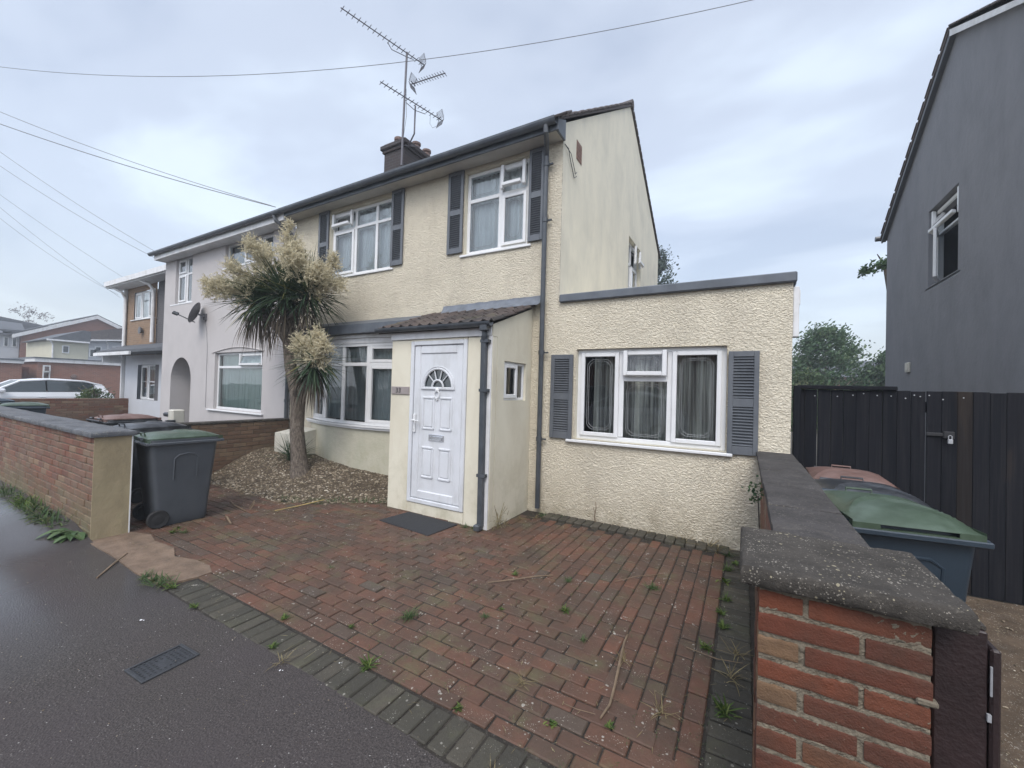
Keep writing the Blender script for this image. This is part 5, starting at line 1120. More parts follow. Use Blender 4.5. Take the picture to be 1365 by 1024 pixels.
sg = (az - gz) / (gy1 - ay)
mb = MB(); roofslab(mb, XG - .09, 9.2, [(gy0 - .2, gz - .10), (ay, az + .06), (gy1 + .14, gz - .03)], .07)
y = gy0 - .2
while y < gy1 + .12:
    z = zt(y) + .055; sgn = -sg if y > ay else sg
    mb.obox((XG - .085, y, z + .0), (1, 0, 0), Vector((0, 1, sgn)).normalized(), Vector((0, -sgn, 1)).normalized(), .02, .15, .012, cham=.006); y += .3
mb.build('roof', 'tile_roof', G)
mb = MB()
for (a, b) in ((gy0 - .2, ay), (ay, gy1 + .10)):
    za, zb = zt(a) + .07, zt(b) + .07; mb.prism([(XG - .075, a, za - .17), (XG - .075, b, zb - .17), (XG - .075, b, zb - .03), (XG - .075, a, za - .03)], (.025, 0, 0)); mb.prism([(XG - .05, a, za - .15), (XG - .05, b, zb - .15), (XG - .05, b, zb - .13), (XG - .05, a, za - .13)], (.049, 0, 0))
mb.build('bargeboard', 'shutter_grey', G)
mb = MB(); mb.prism([(XG - .078, ay - 3.2, zt(ay - 3.2) - .10), (XG - .078, ay - .02, az - .12), (XG - .078, ay - .02, az + .03), (XG - .078, ay - 3.2, zt(ay - 3.2) + .03)], (-.012, 0, 0)); mb.build('white_bargeboard', 'white_paint', G)
mb = MB(); mb.tube([(XG - .16, gy1 + .17, gz - .03), (9, gy1 + .17, gz - .03)], .055, 8); mb.build('gutter', 'black_plastic', G)
P = Pl(XG + .10)
U1 = (wg[0] + .05, wg[1] - .05)
wo = window(G, P, wg, [(wg[0] + .05, wg[1] - .05, 4.36, 4.40)], [(8.15, 9.13, 4.38, 4.75, 'open', R_(20))], sill=(8.02, 9.30, 3.51, .10), fw=.05, room=1.6)
# side-hung casement swung open, hinged at its far edge
mb = MB(); ang = R_(20); ux = Vector((-math.sin(ang), -math.cos(ang), 0)); hb = Vector((XG + .09, 9.12, 0)); Q = lambda u, d, z: (hb.x + ux.x * u - ux.y * d, hb.y + ux.y * u + ux.x * d, z)
frame_ring(mb, Q, 0, .46, 3.60, 4.37, .038, .04, -.02); mb.build('sash', 'upvc', wo); g_ = MB(); pane_quad(g_, Q, .05, .41, 3.65, 4.34, 0); g_.build('pane', 'glass', wo)
mb = MB(); curtain(mb, P, 8.16, 9.0, 3.6, 4.7, .25, 12, .03, 4); mb.build('curtain', 'curtain_blue', wo, smooth=True)
mb = MB(); mb.box(XG - .03, XG - .001, 9.93, 10.13, 2.18, 2.36, cham=.006); mb.box(XG - .04, XG - .03, 9.97, 10.09, 2.21, 2.33); mb.build('vent_cover', 'cream_box', G)

# ------------------------------------------------------------------ black timber fence
t = thing('timber_fence', (1.5, 5.08, 0), 'tall black stained timber fence and gate with a padlock beside the extension', 'fence')
bd = MB(); x = .44; k = 0
while x < 3.3:
    w_ = .098 + rn.uniform(-.004, .004); ztop = 1.745 + rn.uniform(-.004, .004)
    bd.box(x, x + w_, 5.09 + rn.uniform(0, .006), 5.112, -.02, ztop, rn.random(), cham=.003); x += w_ + (.009 if k in (1, 9) else rn.choice([.0015, .002, .003])); k += 1
bd.build('boards', 'board_dark', t)
mb = MB(); mb.box(.47, 1.24, 5.06, 5.14, 1.748, 1.785, .4, cham=.005); mb.build('top_rail', 'board_dark', t)
mb = MB(); mb.box(.44, .50, 5.03, 5.088, -.02, 1.78, .1, cham=.006); mb.build('post', 'board_dark', t)
mb = MB(); mb.box(1.24, 3.3, 5.115, 5.16, 1.55, 1.65, .1); mb.box(.5, 3.3, 5.115, 5.16, .35, .45, .1); mb.build('back_rail', 'board_dark', t)
mb = MB()
for x in (.62, .80, .92, 1.0, 1.1, 1.2, 1.3, 1.36, 1.4, 1.46, 1.55, 1.68): mb.lathe((x, 5.089, 1.70 + rn.uniform(-.03, .015)), (0, -1, 0), [(.001, 0), (.006, .001), (.001, .004)], 6)
mb.build('screw_heads', 'galv', t)
mb = MB(); mb.box(1.44, 1.60, 5.070, 5.086, 1.345, 1.375, cham=.003); mb.box(1.55, 1.62, 5.06, 5.088, 1.33, 1.39, cham=.004); mb.build('bolt', 'car_black', t)
mb = MB(); mb.box(1.570, 1.602, 5.035, 5.058, 1.285, 1.325, cham=.004); mb.tube([(1.575, 5.047, 1.32), (1.575, 5.047, 1.352), (1.586, 5.047, 1.36), (1.597, 5.047, 1.352), (1.597, 5.047, 1.32)], .0035, 6); mb.build('padlock', 'galv', t)

def slab(mb, x0, x1, y0, y1, z0, z1, nx, ny, amp, ch=.012, seed=0, chip=1.0, nk=3, val=None):
    vs = []; key = {}
    def nz(p_): 
        q = Vector(p_) * 7 + Vector((seed, 0, 0)); q2 = Vector(p_) * 30 + Vector((seed, 0, 0)); return mnoise.noise(q) * amp + mnoise.noise(q2) * amp * .5
    def V(i, j, k):
        kk = (i, j, k)
        if kk in key: return key[kk]
        x = x0 + (x1 - x0) * i / nx; y = y0 + (y1 - y0) * j / ny; z = z0 + (z1 - z0) * k / nk
        ex = min(x - x0, x1 - x); ey = min(y - y0, y1 - y)
        rr = ch * (1 + chip * max(0, mnoise.noise(Vector((x * 11 + seed, y * 11, 3)))) * 2.0)
        e_ = min(ex, ey)
        if k == nk and e_ < rr: z -= (rr - e_) * .6
        if k == 0 and e_ < rr * .6: z += (rr * .6 - e_) * .4
        d = nz((x, y, z)); z += d if k in (0, nk) else 0
        if i == 0: x += abs(nz((x, y, z + 5))) * 1.2 + (ch * .35 if k in (0, nk) else 0)
        if i == nx: x -= abs(nz((x, y, z + 6))) * 1.2 + (ch * .35 if k in (0, nk) else 0)
        if j == 0: y += abs(nz((x + 2, y, z + 7))) * 1.6 + (ch * .35 if k in (0, nk) else 0)
        if j == ny: y -= abs(nz((x, y, z + 8))) * 1.2
        key[kk] = len(vs); vs.append((x, y, z)); return key[kk]
    fs = []
    for i in range(nx):
        for j in range(ny): fs.append((V(i, j, nk), V(i + 1, j, nk), V(i + 1, j + 1, nk), V(i, j + 1, nk))); fs.append((V(i, j, 0), V(i, j + 1, 0), V(i + 1, j + 1, 0), V(i + 1, j, 0)))
    for k in range(nk):
        for i in range(nx): fs.append((V(i, 0, k), V(i + 1, 0, k), V(i + 1, 0, k + 1), V(i, 0, k + 1))); fs.append((V(i + 1, ny, k), V(i, ny, k), V(i, ny, k + 1), V(i + 1, ny, k + 1)))
        for j in range(ny): fs.append((V(0, j + 1, k), V(0, j, k), V(0, j, k + 1), V(0, j + 1, k + 1))); fs.append((V(nx, j, k), V(nx, j + 1, k), V(nx, j + 1, k + 1), V(nx, j, k + 1)))
    mb.add(vs, fs, rn.random() if val is None else val)
# ------------------------------------------------------------------ right boundary wall and brick pillar
t = thing('brick_pillar', (.26, 1.85, 0), 'red brick gate pillar with a dark lichen-spotted concrete cap in the right foreground', 'pillar')
px0, px1, py0, py1 = .052, .470, 1.585, 2.0
bk = MB()
def rbrick(mb, x0, x1, y0, y1, z0, z1, val):
    # near brick: rounded arrises and slightly uneven faces
    c = ((x0 + x1) / 2 + rn.uniform(-.001, .001), (y0 + y1) / 2 + rn.uniform(-.002, .002), (z0 + z1) / 2 + rn.uniform(-.001, .001)); a = rn.uniform(-.012, .012); tz = rn.uniform(-.010, .010)
    b0 = len(mb.v); slab(mb, -(x1 - x0) / 2 + rn.uniform(0, .003), (x1 - x0) / 2 - rn.uniform(0, .003), -(y1 - y0) / 2, (y1 - y0) / 2, -(z1 - z0) / 2 + rn.uniform(0, .002), (z1 - z0) / 2 - rn.uniform(0, .002), 26, 6, .0011, .004, rn.uniform(0, 50), 1.8, 9, val)
    for i_ in range(b0, len(mb.v)):
        q = mb.v[i_]; mb.v[i_] = (c[0] + q[0] - a * q[1] - tz * q[2], c[1] + q[1] + a * q[0], c[2] + q[2] + tz * q[0])
nc = 14; ph_ = .0745
vals = [.5, .25, .62, .8, .35, .9, .45, .7, .2, .97]
for c in range(nc):
    zt_ = 1.025 - c * ph_; z1_, z0_ = zt_ - .005, zt_ - ph_ + .006
    if c % 2 == 0: spl = [px0, px0 + .125, px0 + .275, px1] if c == 0 else [px0, px0 + .118, px1]
    else: spl = [px0, px0 + .265, px1]
    if c == 0: spl = [px0, px0 + .128, px1]
    for i in range(len(spl) - 1):
        x0_, x1_ = spl[i], spl[i + 1]; v = rn.random() * .9
        if c in (2, 4) and i == 0: v = 1.0
        rbrick(bk, x0_ + (.0 if i == 0 else .006), x1_ - (0 if i == len(spl) - 2 else .006), py0, py0 + .1, z0_, z1_, v)
    spl = [py0 + .105, py0 + .3, py1] if c % 2 else [py0 + .105, py0 + .2, py1]
    for i in range(2):
        rbrick(bk, px0, px0 + .1, spl[i] + .005, spl[i + 1] - .005, z0_, z1_, rn.random()); rbrick(bk, px1 - .1, px1, spl[i] + .005, spl[i + 1] - .005, z0_, z1_, rn.random())
smooth_angle(bk.build('bricks', 'brick_red', t), 50)
mb = MB(); mb.box(px0 + .004, px1 - .004, py0 + .012, py1, -.03, 1.03)
mb.grid(lambda u, v: (px0 + .003 + (px1 - px0 - .006) * u, py0 + .0050 + .0040 * mnoise.noise(Vector((u * 30, v * 60, 1))) + .003 * mnoise.noise(Vector((u * 90, v * 200, 4))), -.02 + 1.045 * v), 90, 220)

mb.box(px1 - .035, px1 + .012, py0 - .006, py0 + .02, .80, .817, cham=.004); mb.build('mortar', 'mortar', t)
cp = MB(); cx0, cx1, cy0, cy1, cz0, cz1 = -.004, .548, 1.545, 2.035, 1.035, 1.098
def capf(u, v):
    # slab unrolled: v 0..1 wraps bottom -> side -> top
    return None
NXc, NYc = 46, 40
slab(cp, cx0, cx1, cy0, cy1, cz0, cz1, 60, 50, .0035, .012, 2, 1.3)
smooth_angle(cp.build('cap', 'coping_dark', t), 40)
t = thing('boundary_wall', (.27, 3.5, 0), 'low brick wall with dark flat coping slabs running from the right pillar to the house', 'wall')
bk = MB(); bricks(bk, lambda u, d, z: (.165 + d, u, z), 2.002, F - .03, 0.0, 14, seed=8); bk.build('bricks', 'brick_wall', t)
mb = MB(); mb.box(.172, .40, 2.01, F - .03, -.03, 1.035); mb.build('mortar', 'mortar', t)
y = 2.03; sd_ = 0; ys_ = [2.03, 2.58, 3.19, 3.80, 4.40, F - .015]
cp = MB()
for a, b in zip(ys_[:-1], ys_[1:]):
    slab(cp, .118 + rn.uniform(-.004, .004), .440 + rn.uniform(-.004, .004), a + .003, b - .003, 1.03, 1.083 + rn.uniform(-.003, .003), 12, 22, .002, .008, sd_, .6); sd_ += 3
smooth_angle(cp.build('coping', 'coping_slab', t), 40)
t = thing('gate_post', (.55, 1.72, 0), 'dark brown gate post against the right side of the brick pillar', 'post')
mb = MB(); mb.box(.486, .595, 1.64, 1.78, -.03, 1.018, cham=.004); mb.build('shaft', 'brown_post', t)
mb = MB(); mb.box(.60, .622, 1.64, 1.73, -.03, .975, cham=.006); mb.build('hinge_strip', 'brown_post', t)
mb = MB(); slab(mb, .476, .598, 1.65, 1.80, 1.012, 1.036, 12, 12, .006, .012, 4); mb.build('mortar_top', 'coping_dark', t)
mb = MB(); mb.tube([(.6, 1.636, .93), (.6, 1.636, .85)], .003, 5); mb.box(.592, .6, 1.632, 1.64, .78, .80); mb.build('screw', 'galv', t)

# ------------------------------------------------------------------ left boundary walls
t = thing('front_wall', (-8.5, 1.6, 0), 'weathered red brick front garden wall with slate-grey coping and a rendered end', 'wall')
WX = -5.707
bk = MB(); bricks(bk, lambda u, d, z: (-u, 1.485 + d, z), -WX + .012, 15.5, .02, 14, bh=.063, j=.011, seed=5, jit=.004, cham=.006)
bk.build('bricks', 'brick_wall', t)
mb = MB(); mb.box(-15.5, WX - .01, 1.495, 1.76, -.03, 1.05); mb.build('mortar', 'mortar', t)
mb = MB()
def endf(u, v): return (WX + .004 * mnoise.noise(Vector((u * 3, v * 6, 0))), 1.482 + .295 * u, -.03 + 1.085 * v)
mb.grid(endf, 12, 30); mb.box(WX - .02, WX - .003, 1.484, 1.775, -.03, 1.055); mb.build('rendered_end', 'render_tan', t)
mb = MB(); mb.box(WX - .004, WX + .006, 1.772, 1.782, -.02, 1.05); mb.build('edge_bead', 'upvc', t)
cp = MB(); x = WX + .035; sd_ = 20
while x > -15.4:
    slab(cp, x - .60, x - .003, 1.445, 1.805, 1.048 + rn.uniform(-.002, .002), 1.104 + rn.uniform(-.003, .003), 22, 12, .003, .012, sd_, .8); x -= .605; sd_ += 5
smooth_angle(cp.build('coping', 'coping_left', t), 40)
t = thing('dividing_wall', (-8.2, 3.5, 0), 'low brown brick wall dividing the two front gardens behind the palm', 'wall')
bk = MB(); bricks(bk, lambda u, d, z: (-8.15 - d, u, z), 1.95, F - .02, .0, 12, bh=.065, j=.01, seed=15, depth=.1, jit=.003); bk.build('bricks', 'brick_brown', t)
mb = MB(); mb.box(-8.35, -8.16, 1.95, F - .02, -.03, .895); mb.build('mortar', 'mortar', t)
mb = MB(); mb.box(-8.37, -8.135, 1.93, F - .02, .897, .935, cham=.008); mb.build('coping', 'coping_dark', t)
t = thing('red_brick_wall', (-17, 4.5, 0), 'red brick garden wall in front of the parked white car', 'wall')
bk = MB(); bricks(bk, lambda u, d, z: (-17 - d, u, z), 1.9, 5.16, 0, 14, seed=16); bk.build('bricks', 'brick_wall', t)
mb = MB(); mb.box(-17.2, -17.01, 1.9, 5.16, -.03, 1.04); mb.build('mortar', 'mortar', t)
clump_tree('low_shrub', (-17.6, 4.55, .85), 'dark low shrub on top of the red brick wall beside the car', 'shrub', .40, .55, 'weed_dark', lambda v: 1.0 - v * .5, 1500, .04, 22, trunk_r=.02)

# ------------------------------------------------------------------ wheelie bins
def wheelie(loc, rz, label, body, lid, rim=None, lidopen=0):
    t = thing('wheelie_bin', loc, label, 'wheelie bin', 'wheelie bins', rz); rim = rim or body
    b = MB(); lv = [(.20, .225, .235, .0), (.215, .24, .26, .10), (.25, .275, .31, .60), (.275, .30, .345, .92)]
    # (half width, front depth, back depth, z): rounded box sections
    def ring(hw, f, bk_, z, r=.05):
        pts = []
        for (cx_, cy_, a0) in ((hw - r, -f + r, -90), (hw - r, bk_ - r, 0), (-hw + r, bk_ - r, 90), (-hw + r, -f + r, 180)):
            for k in range(5): a = R_(a0 + 22.5 * k); pts.append((cx_ + r * math.cos(a), cy_ + r * math.sin(a), z))
        return pts
    rings = [ring(*lv[0][:3], 0.0), ring(.215, .24, .255, .04), ring(*lv[1][:3], .12), ring(*lv[2][:3], .60), ring(*lv[3][:3], .93), ring(.288, .31, .355, .94), ring(.288, .31, .355, .985)]
    vs = [p_ for r_ in rings for p_ in r_]; n_ = 20
    fs = [(i * n_ + k, i * n_ + (k + 1) % n_, (i + 1) * n_ + (k + 1) % n_, (i + 1) * n_ + k) for i in range(len(rings) - 1) for k in range(n_)] + [tuple(reversed(range(n_)))]
    b.add(vs, fs, .5)
    # raised arch moulding on each side and the front
    for s_ in (-1, 1): b.tube([(s_ * (.245), -.10, .52), (s_ * .262, -.10, .76), (s_ * .267, -.06, .80), (s_ * .268, .0, .815), (s_ * .267, .08, .80), (s_ * .262, .12, .76), (s_ * .245, .12, .52)], .010, 6)
    b.tube([(-.13, -.262, .50), (-.135, -.285, .78), (-.08, -.292, .82), (.08, -.292, .82), (.135, -.285, .78), (.13, -.262, .50)], .010, 6)
    smooth_angle(b.build('body', body, t, local=True), 40)
    l = MB(); NU, NV = 40, 40; hw, f0, b0 = .272, .345, .365
    def lf_(u, v):
        x = -hw + 2 * hw * u; y = -f0 + (f0 + b0) * v; a = abs(2 * u - 1); c = abs(2 * v - 1)
        z = .998 + .050 * (1 - a ** 4) * (1 - c ** 5)
        ridge = abs(y - .30 + 1.1 * (x / hw) ** 2 * .30 + .25)
        z += .014 * math.exp(-(ridge / .022) ** 2) * (1 - a ** 8)          # curved moulding across the lid
        if y < -.18: z -= .012 * min(1, (-.18 - y) / .10)
        return (x, y, z)
    l.grid(lf_, NU, NV)
    for (xa, ya), (xb, yb) in (((hw, -f0), (hw, b0)), ((hw, b0), (-hw, b0)), ((-hw, b0), (-hw, -f0))):
        l.add([(xa, ya, .957), (xb, yb, .957), (xb, yb, .999), (xa, ya, .999)], [(0, 1, 2, 3)], .5)
    gx0, gx1, zt_, zb_ = -.15, .17, .990, .963          # finger grip sunk in the front edge
    for (xa, xb, za, zb) in ((-hw, gx0, .957, .999), (gx1, hw, .957, .999), (gx0, gx1, .957, zb_), (gx0, gx1, zt_ - .002, .999)): l.add([(xa, -f0, za), (xb, -f0, za), (xb, -f0, zb if zb < .99 else .988), (xa, -f0, zb if zb < .99 else .988)], [(0, 1, 2, 3)], .5)
    l.add([(gx0, -f0, zb_), (gx1, -f0, zb_), (gx1, -f0 + .05, zb_), (gx0, -f0 + .05, zb_)], [(0, 1, 2, 3)], .5); l.add([(gx0, -f0 + .05, zb_), (gx1, -f0 + .05, zb_), (gx1, -f0 + .05, zt_), (gx0, -f0 + .05, zt_)], [(0, 1, 2, 3)], .5)
    smooth_angle(l.build('lid', lid, t, local=True), 30)
    hl = MB()
    hl.tube([(-.07, b0 - .03, 1.0), (-.07, b0 - .02, 1.045), (.07, b0 - .02, 1.045), (.07, b0 - .03, 1.0)], .008, 6); hl.build('lid_handle', lid, t, local=True)
    r = MB()
    for (x0_, x1_, y0_, y1_) in ((-.30, .30, -.352, -.31), (-.31, -.285, -.31, .36), (.285, .31, -.31, .36), (-.30, .30, .355, .385)): r.box(x0_, x1_, y0_, y1_, .925, .957, cham=.006)
    r.build('rim', rim, t, local=True)
    h = MB(); h.tube([(-.24, .37, .93), (-.24, .43, .97), (-.18, .445, .975), (.18, .445, .975), (.24, .43, .97), (.24, .37, .93)], .014, 8); h.build('handle', rim, t, local=True)
    hg = MB()
    for s_ in (-1, 1): hg.tube([(s_ * .15 - .05, .40, 1.0), (s_ * .15 + .05, .40, 1.0)], .016, 8)
    hg.build('hinge', rim, t, local=True)
    for s_ in (-1, 1):
        w = MB(); w.lathe((s_ * .215, .245, .10), (s_, 0, 0), [(.001, 0), (.06, .0), (.065, .012), (.095, .004), (.10, .012), (.10, .04), (.092, .05), (.06, .046), (.03, .05), (.001, .05)], 24); w.build('wheel', 'tyre', t, local=True)
    return t
wheelie((-5.86, 2.26, 0), R_(176), 'dark grey wheelie bin with a pale green lid standing behind the left wall end', 'bin_grey', 'bin_green')
wheelie((-7.28, 2.48, .0), R_(186), 'black wheelie bin seen over the coping just left of the green-lidded one', 'bin_black', 'bin_black')
wheelie((-8.95, 2.72, .01), R_(182), 'wheelie bin with a pinkish brown lid standing beyond the dividing wall', 'bin_black', 'bin_brown')
wheelie((-13.6, 2.42, .03), R_(170), 'dark wheelie bin with a green lid at the far left, beyond the front wall', 'bin_blue_grey', 'bin_green')
wheelie((-16.2, 2.35, .03), R_(172), 'wheelie bin with a dark blue-grey lid behind the far left green-lidded bin', 'bin_blue_grey', 'bin_blue_grey')
wheelie((.74, 3.25, .0), R_(9), 'blue-grey wheelie bin with a green lid just behind the right brick pillar', 'bin_blue_grey', 'bin_green')
wheelie((.79, 3.92, -.03), R_(3), 'scuffed black-lidded wheelie bin in the middle of the three by the fence', 'bin_blue_grey', 'bin_black')
wheelie((.80, 4.59, -.03), R_(-2), 'wheelie bin with a faded brown lid nearest the black fence', 'bin_black', 'bin_brown')
# ------------------------------------------------------------------ cars
def car(loc, rz, paint, label, grp='cars parked on the neighbouring drives'):
    t = thing('parked_car', loc, label, 'car', grp, rz)
    # local x = length (front at -x), y = width, z = up; hatchback 4.1 x 1.76 x 1.48
    prof = [(-2.05, .32), (-2.06, .55), (-1.98, .72), (-1.75, .84), (-1.25, .96), (-.98, 1.0), (1.55, 1.03), (1.92, .98), (2.02, .80), (2.05, .55), (2.0, .32)]
    b = MB(); secs = []; ys = [-.86, -.83, -.78, -.5, 0, .5, .78, .83, .86]
    def yw(i): return [(-.80, .0), (-.86, .12), (-.88, .30), (-.87, .5)][i]
    n_ = len(prof); vs = []
    ly = [(-.88, 0.0), (-.84, .985), (-.6, 1.0), (0, 1.01), (.6, 1.0), (.84, .985), (.88, 0)]
    for (yy, k) in ly:
        for (x, z) in prof: vs.append((x * (1 if abs(yy) < .86 else .985), yy, .28 if k == 0.0 and z < .4 else (z if k else min(z, .80) if z > .6 else z)) if k else (x * .985, yy, min(z, .86)))
    fs = [(j * n_ + i, j * n_ + i + 1, (j + 1) * n_ + i + 1, (j + 1) * n_ + i) for j in range(len(ly) - 1) for i in range(n_ - 1)] + [tuple(range(n_)), tuple(reversed(range((len(ly) - 1) * n_, len(ly) * n_)))] + [(j * n_, (j + 1) * n_, (j + 1) * n_ + n_ - 1, j * n_ + n_ - 1) for j in range(len(ly) - 1)]
    b.add(vs, fs, .5)
    # roof shell
    rp_ = [(-1.02, .99, .80), (-.30, 1.40, .66), (.1, 1.46, .63), (.6, 1.47, .63), (1.2, 1.43, .62), (1.62, 1.33, .61), (1.78, 1.26, .60)]
    rp_low = [(1.62, 1.33), (1.78, 1.26)]
    b.grid(lambda u, v: (lambda k, f: (rp_[k][0] * (1 - f) + rp_[k + 1][0] * f, (2 * v - 1) * (rp_[k][2] * (1 - f) + rp_[k + 1][2] * f), rp_[k][1] * (1 - f) + rp_[k + 1][1] * f + .035 * (1 - (2 * v - 1) ** 2) ))(min(5, int(u * 6)) if u < 1 else 5, (u * 6 - min(5, int(u * 6))) if u < 1 else 1), 24, 10) if False else None
    xs_ = [p_[0] for p_ in rp_]; 
    def at(x): 
        return np.interp(x, xs_, [p_[1] for p_ in rp_]), np.interp(x, xs_, [p_[2] for p_ in rp_])
    def roof(u, v):
        x = -.36 + 2.14 * u; z, hw = at(x); q = 2 * v - 1; return (x, q * hw, z + .03 * (1 - q * q) - .035 * abs(q) ** 6)
    b.grid(roof, 20, 12)
    for s_ in (-1, 1):      # pillars: windscreen, centre, tailgate
        b.tube([(-1.02, s_ * .80, .99), (-.34, s_ * .665, 1.39)], .035, 6); b.tube([(-.36, s_ * .66, 1.38), (.3, s_ * .64, 1.45), (1.2, s_ * .625, 1.42), (1.70, s_ * .60, 1.28)], .032, 6)
        b.prism([(1.25, s_ * .80, 1.02), (1.88, s_ * .76, 1.0), (1.74, s_ * .62, 1.27), (1.45, s_ * .635, 1.30)], (0, -s_ * .02, 0))
    smooth_angle(b.build('body', paint, t, local=True), 38)
    g_ = MB()
    g_.add([(-1.04, -.76, 1.0), (-1.04, .76, 1.0), (-.36, .62, 1.40), (-.36, -.62, 1.40)], [(0, 1, 2, 3)]); g_.build('windscreen', 'car_glass', t, local=True)
    g_ = MB(); g_.add([(1.90, -.70, 1.0), (1.90, .70, 1.0), (1.72, .56, 1.28), (1.72, -.56, 1.28)], [(0, 1, 2, 3)]); g_.build('rear_window', 'car_glass', t, local=True)
    for s_ in (-1, 1):
        g_ = MB(); g_.add([(-.98, s_ * .825, 1.0), (.22, s_ * .835, 1.01), (.22, s_ * .655, 1.42), (-.30, s_ * .68, 1.385)], [(0, 1, 2, 3)]); g_.build('side_window', 'car_glass', t, local=True)
        g_ = MB(); g_.add([(.26, s_ * .835, 1.01), (1.20, s_ * .825, 1.06), (1.50, s_ * .68, 1.27), (1.10, s_ * .650, 1.40), (.26, s_ * .655, 1.42)], [(0, 1, 2, 3, 4)]); g_.build('side_window', 'car_glass', t, local=True)
        g_ = MB(); g_.obox((-.80, s_ * .95, 1.06), (1, 0, 0), (0, 1, 0), (0, 0, 1), .10, .07, .065, cham=.03); g_.build('mirror', paint, t, local=True)
        for x in (.05, 1.0):
            g_ = MB(); g_.box(x, x + .17, s_ * .885 - .012, s_ * .885 + .012, .84, .865, cham=.006); g_.build('door_handle', paint, t, local=True)
        for x in (-1.30, 1.28):
            g_ = MB(); g_.lathe((x, s_ * .70, .31), (0, s_, 0), [(.001, 0), (.31, 0), (.315, .1), (.30, .19), (.21, .195), (.20, .17), (.001, .18)], 24); wv = g_.build('wheel', 'tyre', t, local=True)
            g_ = MB(); g_.lathe((x, s_ * .87, .31), (0, s_, 0), [(.001, 0), (.19, .0), (.20, .02), (.05, .03), (.001, .03)], 16); g_.build('hubcap', 'galv', wv, local=True)
        g_ = MB(); g_.obox((1.98, s_ * .62, .86), (1, 0, 0), (0, 1, 0), (0, 0, 1), .06, .16, .10, cham=.02); g_.build('tail_light', 'pot_clay', t, local=True)
        g_ = MB(); g_.obox((-1.93, s_ * .60, .70), (1, 0, 0), (0, 1, 0), (0, 0, 1), .10, .17, .07, cham=.03); g_.build('headlight', 'galv', t, local=True)
    return t
car((-22.1, 4.02, .10), R_(90), 'car_white', 'white hatchback parked behind the red brick wall on the far left')
car((-27.5, 1.7, .12), R_(60), 'car_blue', 'blue-grey car whose windscreen shows at the far left edge')
# the street behind the camera, seen mirrored in the ground floor windows
tc_ = car((-3.9, -5.2, 0), 0, 'car_white', 'white car parked on the street, mirrored in the extension window', 'cars parked along the street'); tc_.scale = (1.08, 1.08, 1.12)
t = thing('brick_house', (-6, -19, 0), 'brick house across the street, dimly mirrored in the ground floor windows', 'house')
mb = MB(); mb.box(-18, 12, -27, -19, 0, 5.4); mb.build('wall', 'mid_brick_y', t)
mb = MB(); mb.prism([(-18.4, -18.6, 5.3), (-18.4, -23, 7.9), (-18.4, -27.4, 5.3)], (30.8, 0, 0)); mb.build('roof', 'tile_roof', t)
for wx_ in (-15, -10.5, -6, -1.5, 3, 7.5):
    for wz_ in (1.0, 3.7):
        mb = MB(); mb.box(wx_, wx_ + 1.8, -19.0, -18.93, wz_, wz_ + 1.2); wd = mb.build('window', 'upvc', t); mb = MB(); mb.box(wx_ + .1, wx_ + 1.7, -18.95, -18.90, wz_ + .1, wz_ + 1.1); mb.build('pane', 'car_glass', wd)

# ------------------------------------------------------------------ door mat
t = thing('door_mat', (-3.42, 3.76, .004), 'thin black rubber mat on the paving in front of the white door', 'door mat')
mb = MB(); mb.add([(-3.86, 3.56, .012), (-3.02, 3.49, .010), (-2.98, 3.97, .012), (-3.80, 4.005, .012), (-3.86, 3.56, -.002), (-3.02, 3.49, -.002), (-2.98, 3.97, -.002), (-3.80, 4.005, -.002)], [(0, 1, 2, 3), (0, 4, 5, 1), (1, 5, 6, 2), (2, 6, 7, 3), (3, 7, 4, 0)])
mb.build('mat_surface', 'rubber_mat', t)

# ------------------------------------------------------------------ the cordyline palm
rp2 = random.Random(21)
T_ = thing('palm_tree', (-6.3, 4.1, .12), 'cabbage palm with cream flower clusters growing in the gravel bed before the houses', 'palm tree')
mb = MB()
main = [(-6.30, 4.10, .06), (-6.33, 4.10, .16), (-6.37, 4.10, .45), (-6.44, 4.10, .9), (-6.46, 4.1, 1.3), (-6.50, 4.1, 1.55), (-6.68, 4.1, 1.95), (-6.80, 4.1, 2.35), (-6.86, 4.1, 2.75), (-6.92, 4.1, 3.1)]
mb.tube(main, [.22, .145, .118, .11, .11, .108, .092, .085, .08, .07], 12)
mb.tube([(-6.48, 4.1, 1.45), (-6.28, 4.08, 1.62), (-6.08, 4.05, 1.78), (-5.98, 4.05, 1.90)], [.10, .06, .05, .045], 8)
mb.tube([(-6.82, 4.1, 2.4), (-7.05, 4.08, 2.62), (-7.45, 4.06, 2.82), (-7.62, 4.05, 3.1)], [.09, .065, .055, .05], 8)
mb.tube([(-6.86, 4.1, 2.65), (-6.6, 4.15, 2.9), (-6.4, 4.2, 3.15)], [.09, .06, .05], 8)
for i, v in enumerate(mb.v):
    nn = mnoise.noise(Vector(v) * 9) * .015; mb.v[i] = (v[0] + nn, v[1] + nn, v[2])
mb.build('trunk', 'bark', T_, smooth=True)
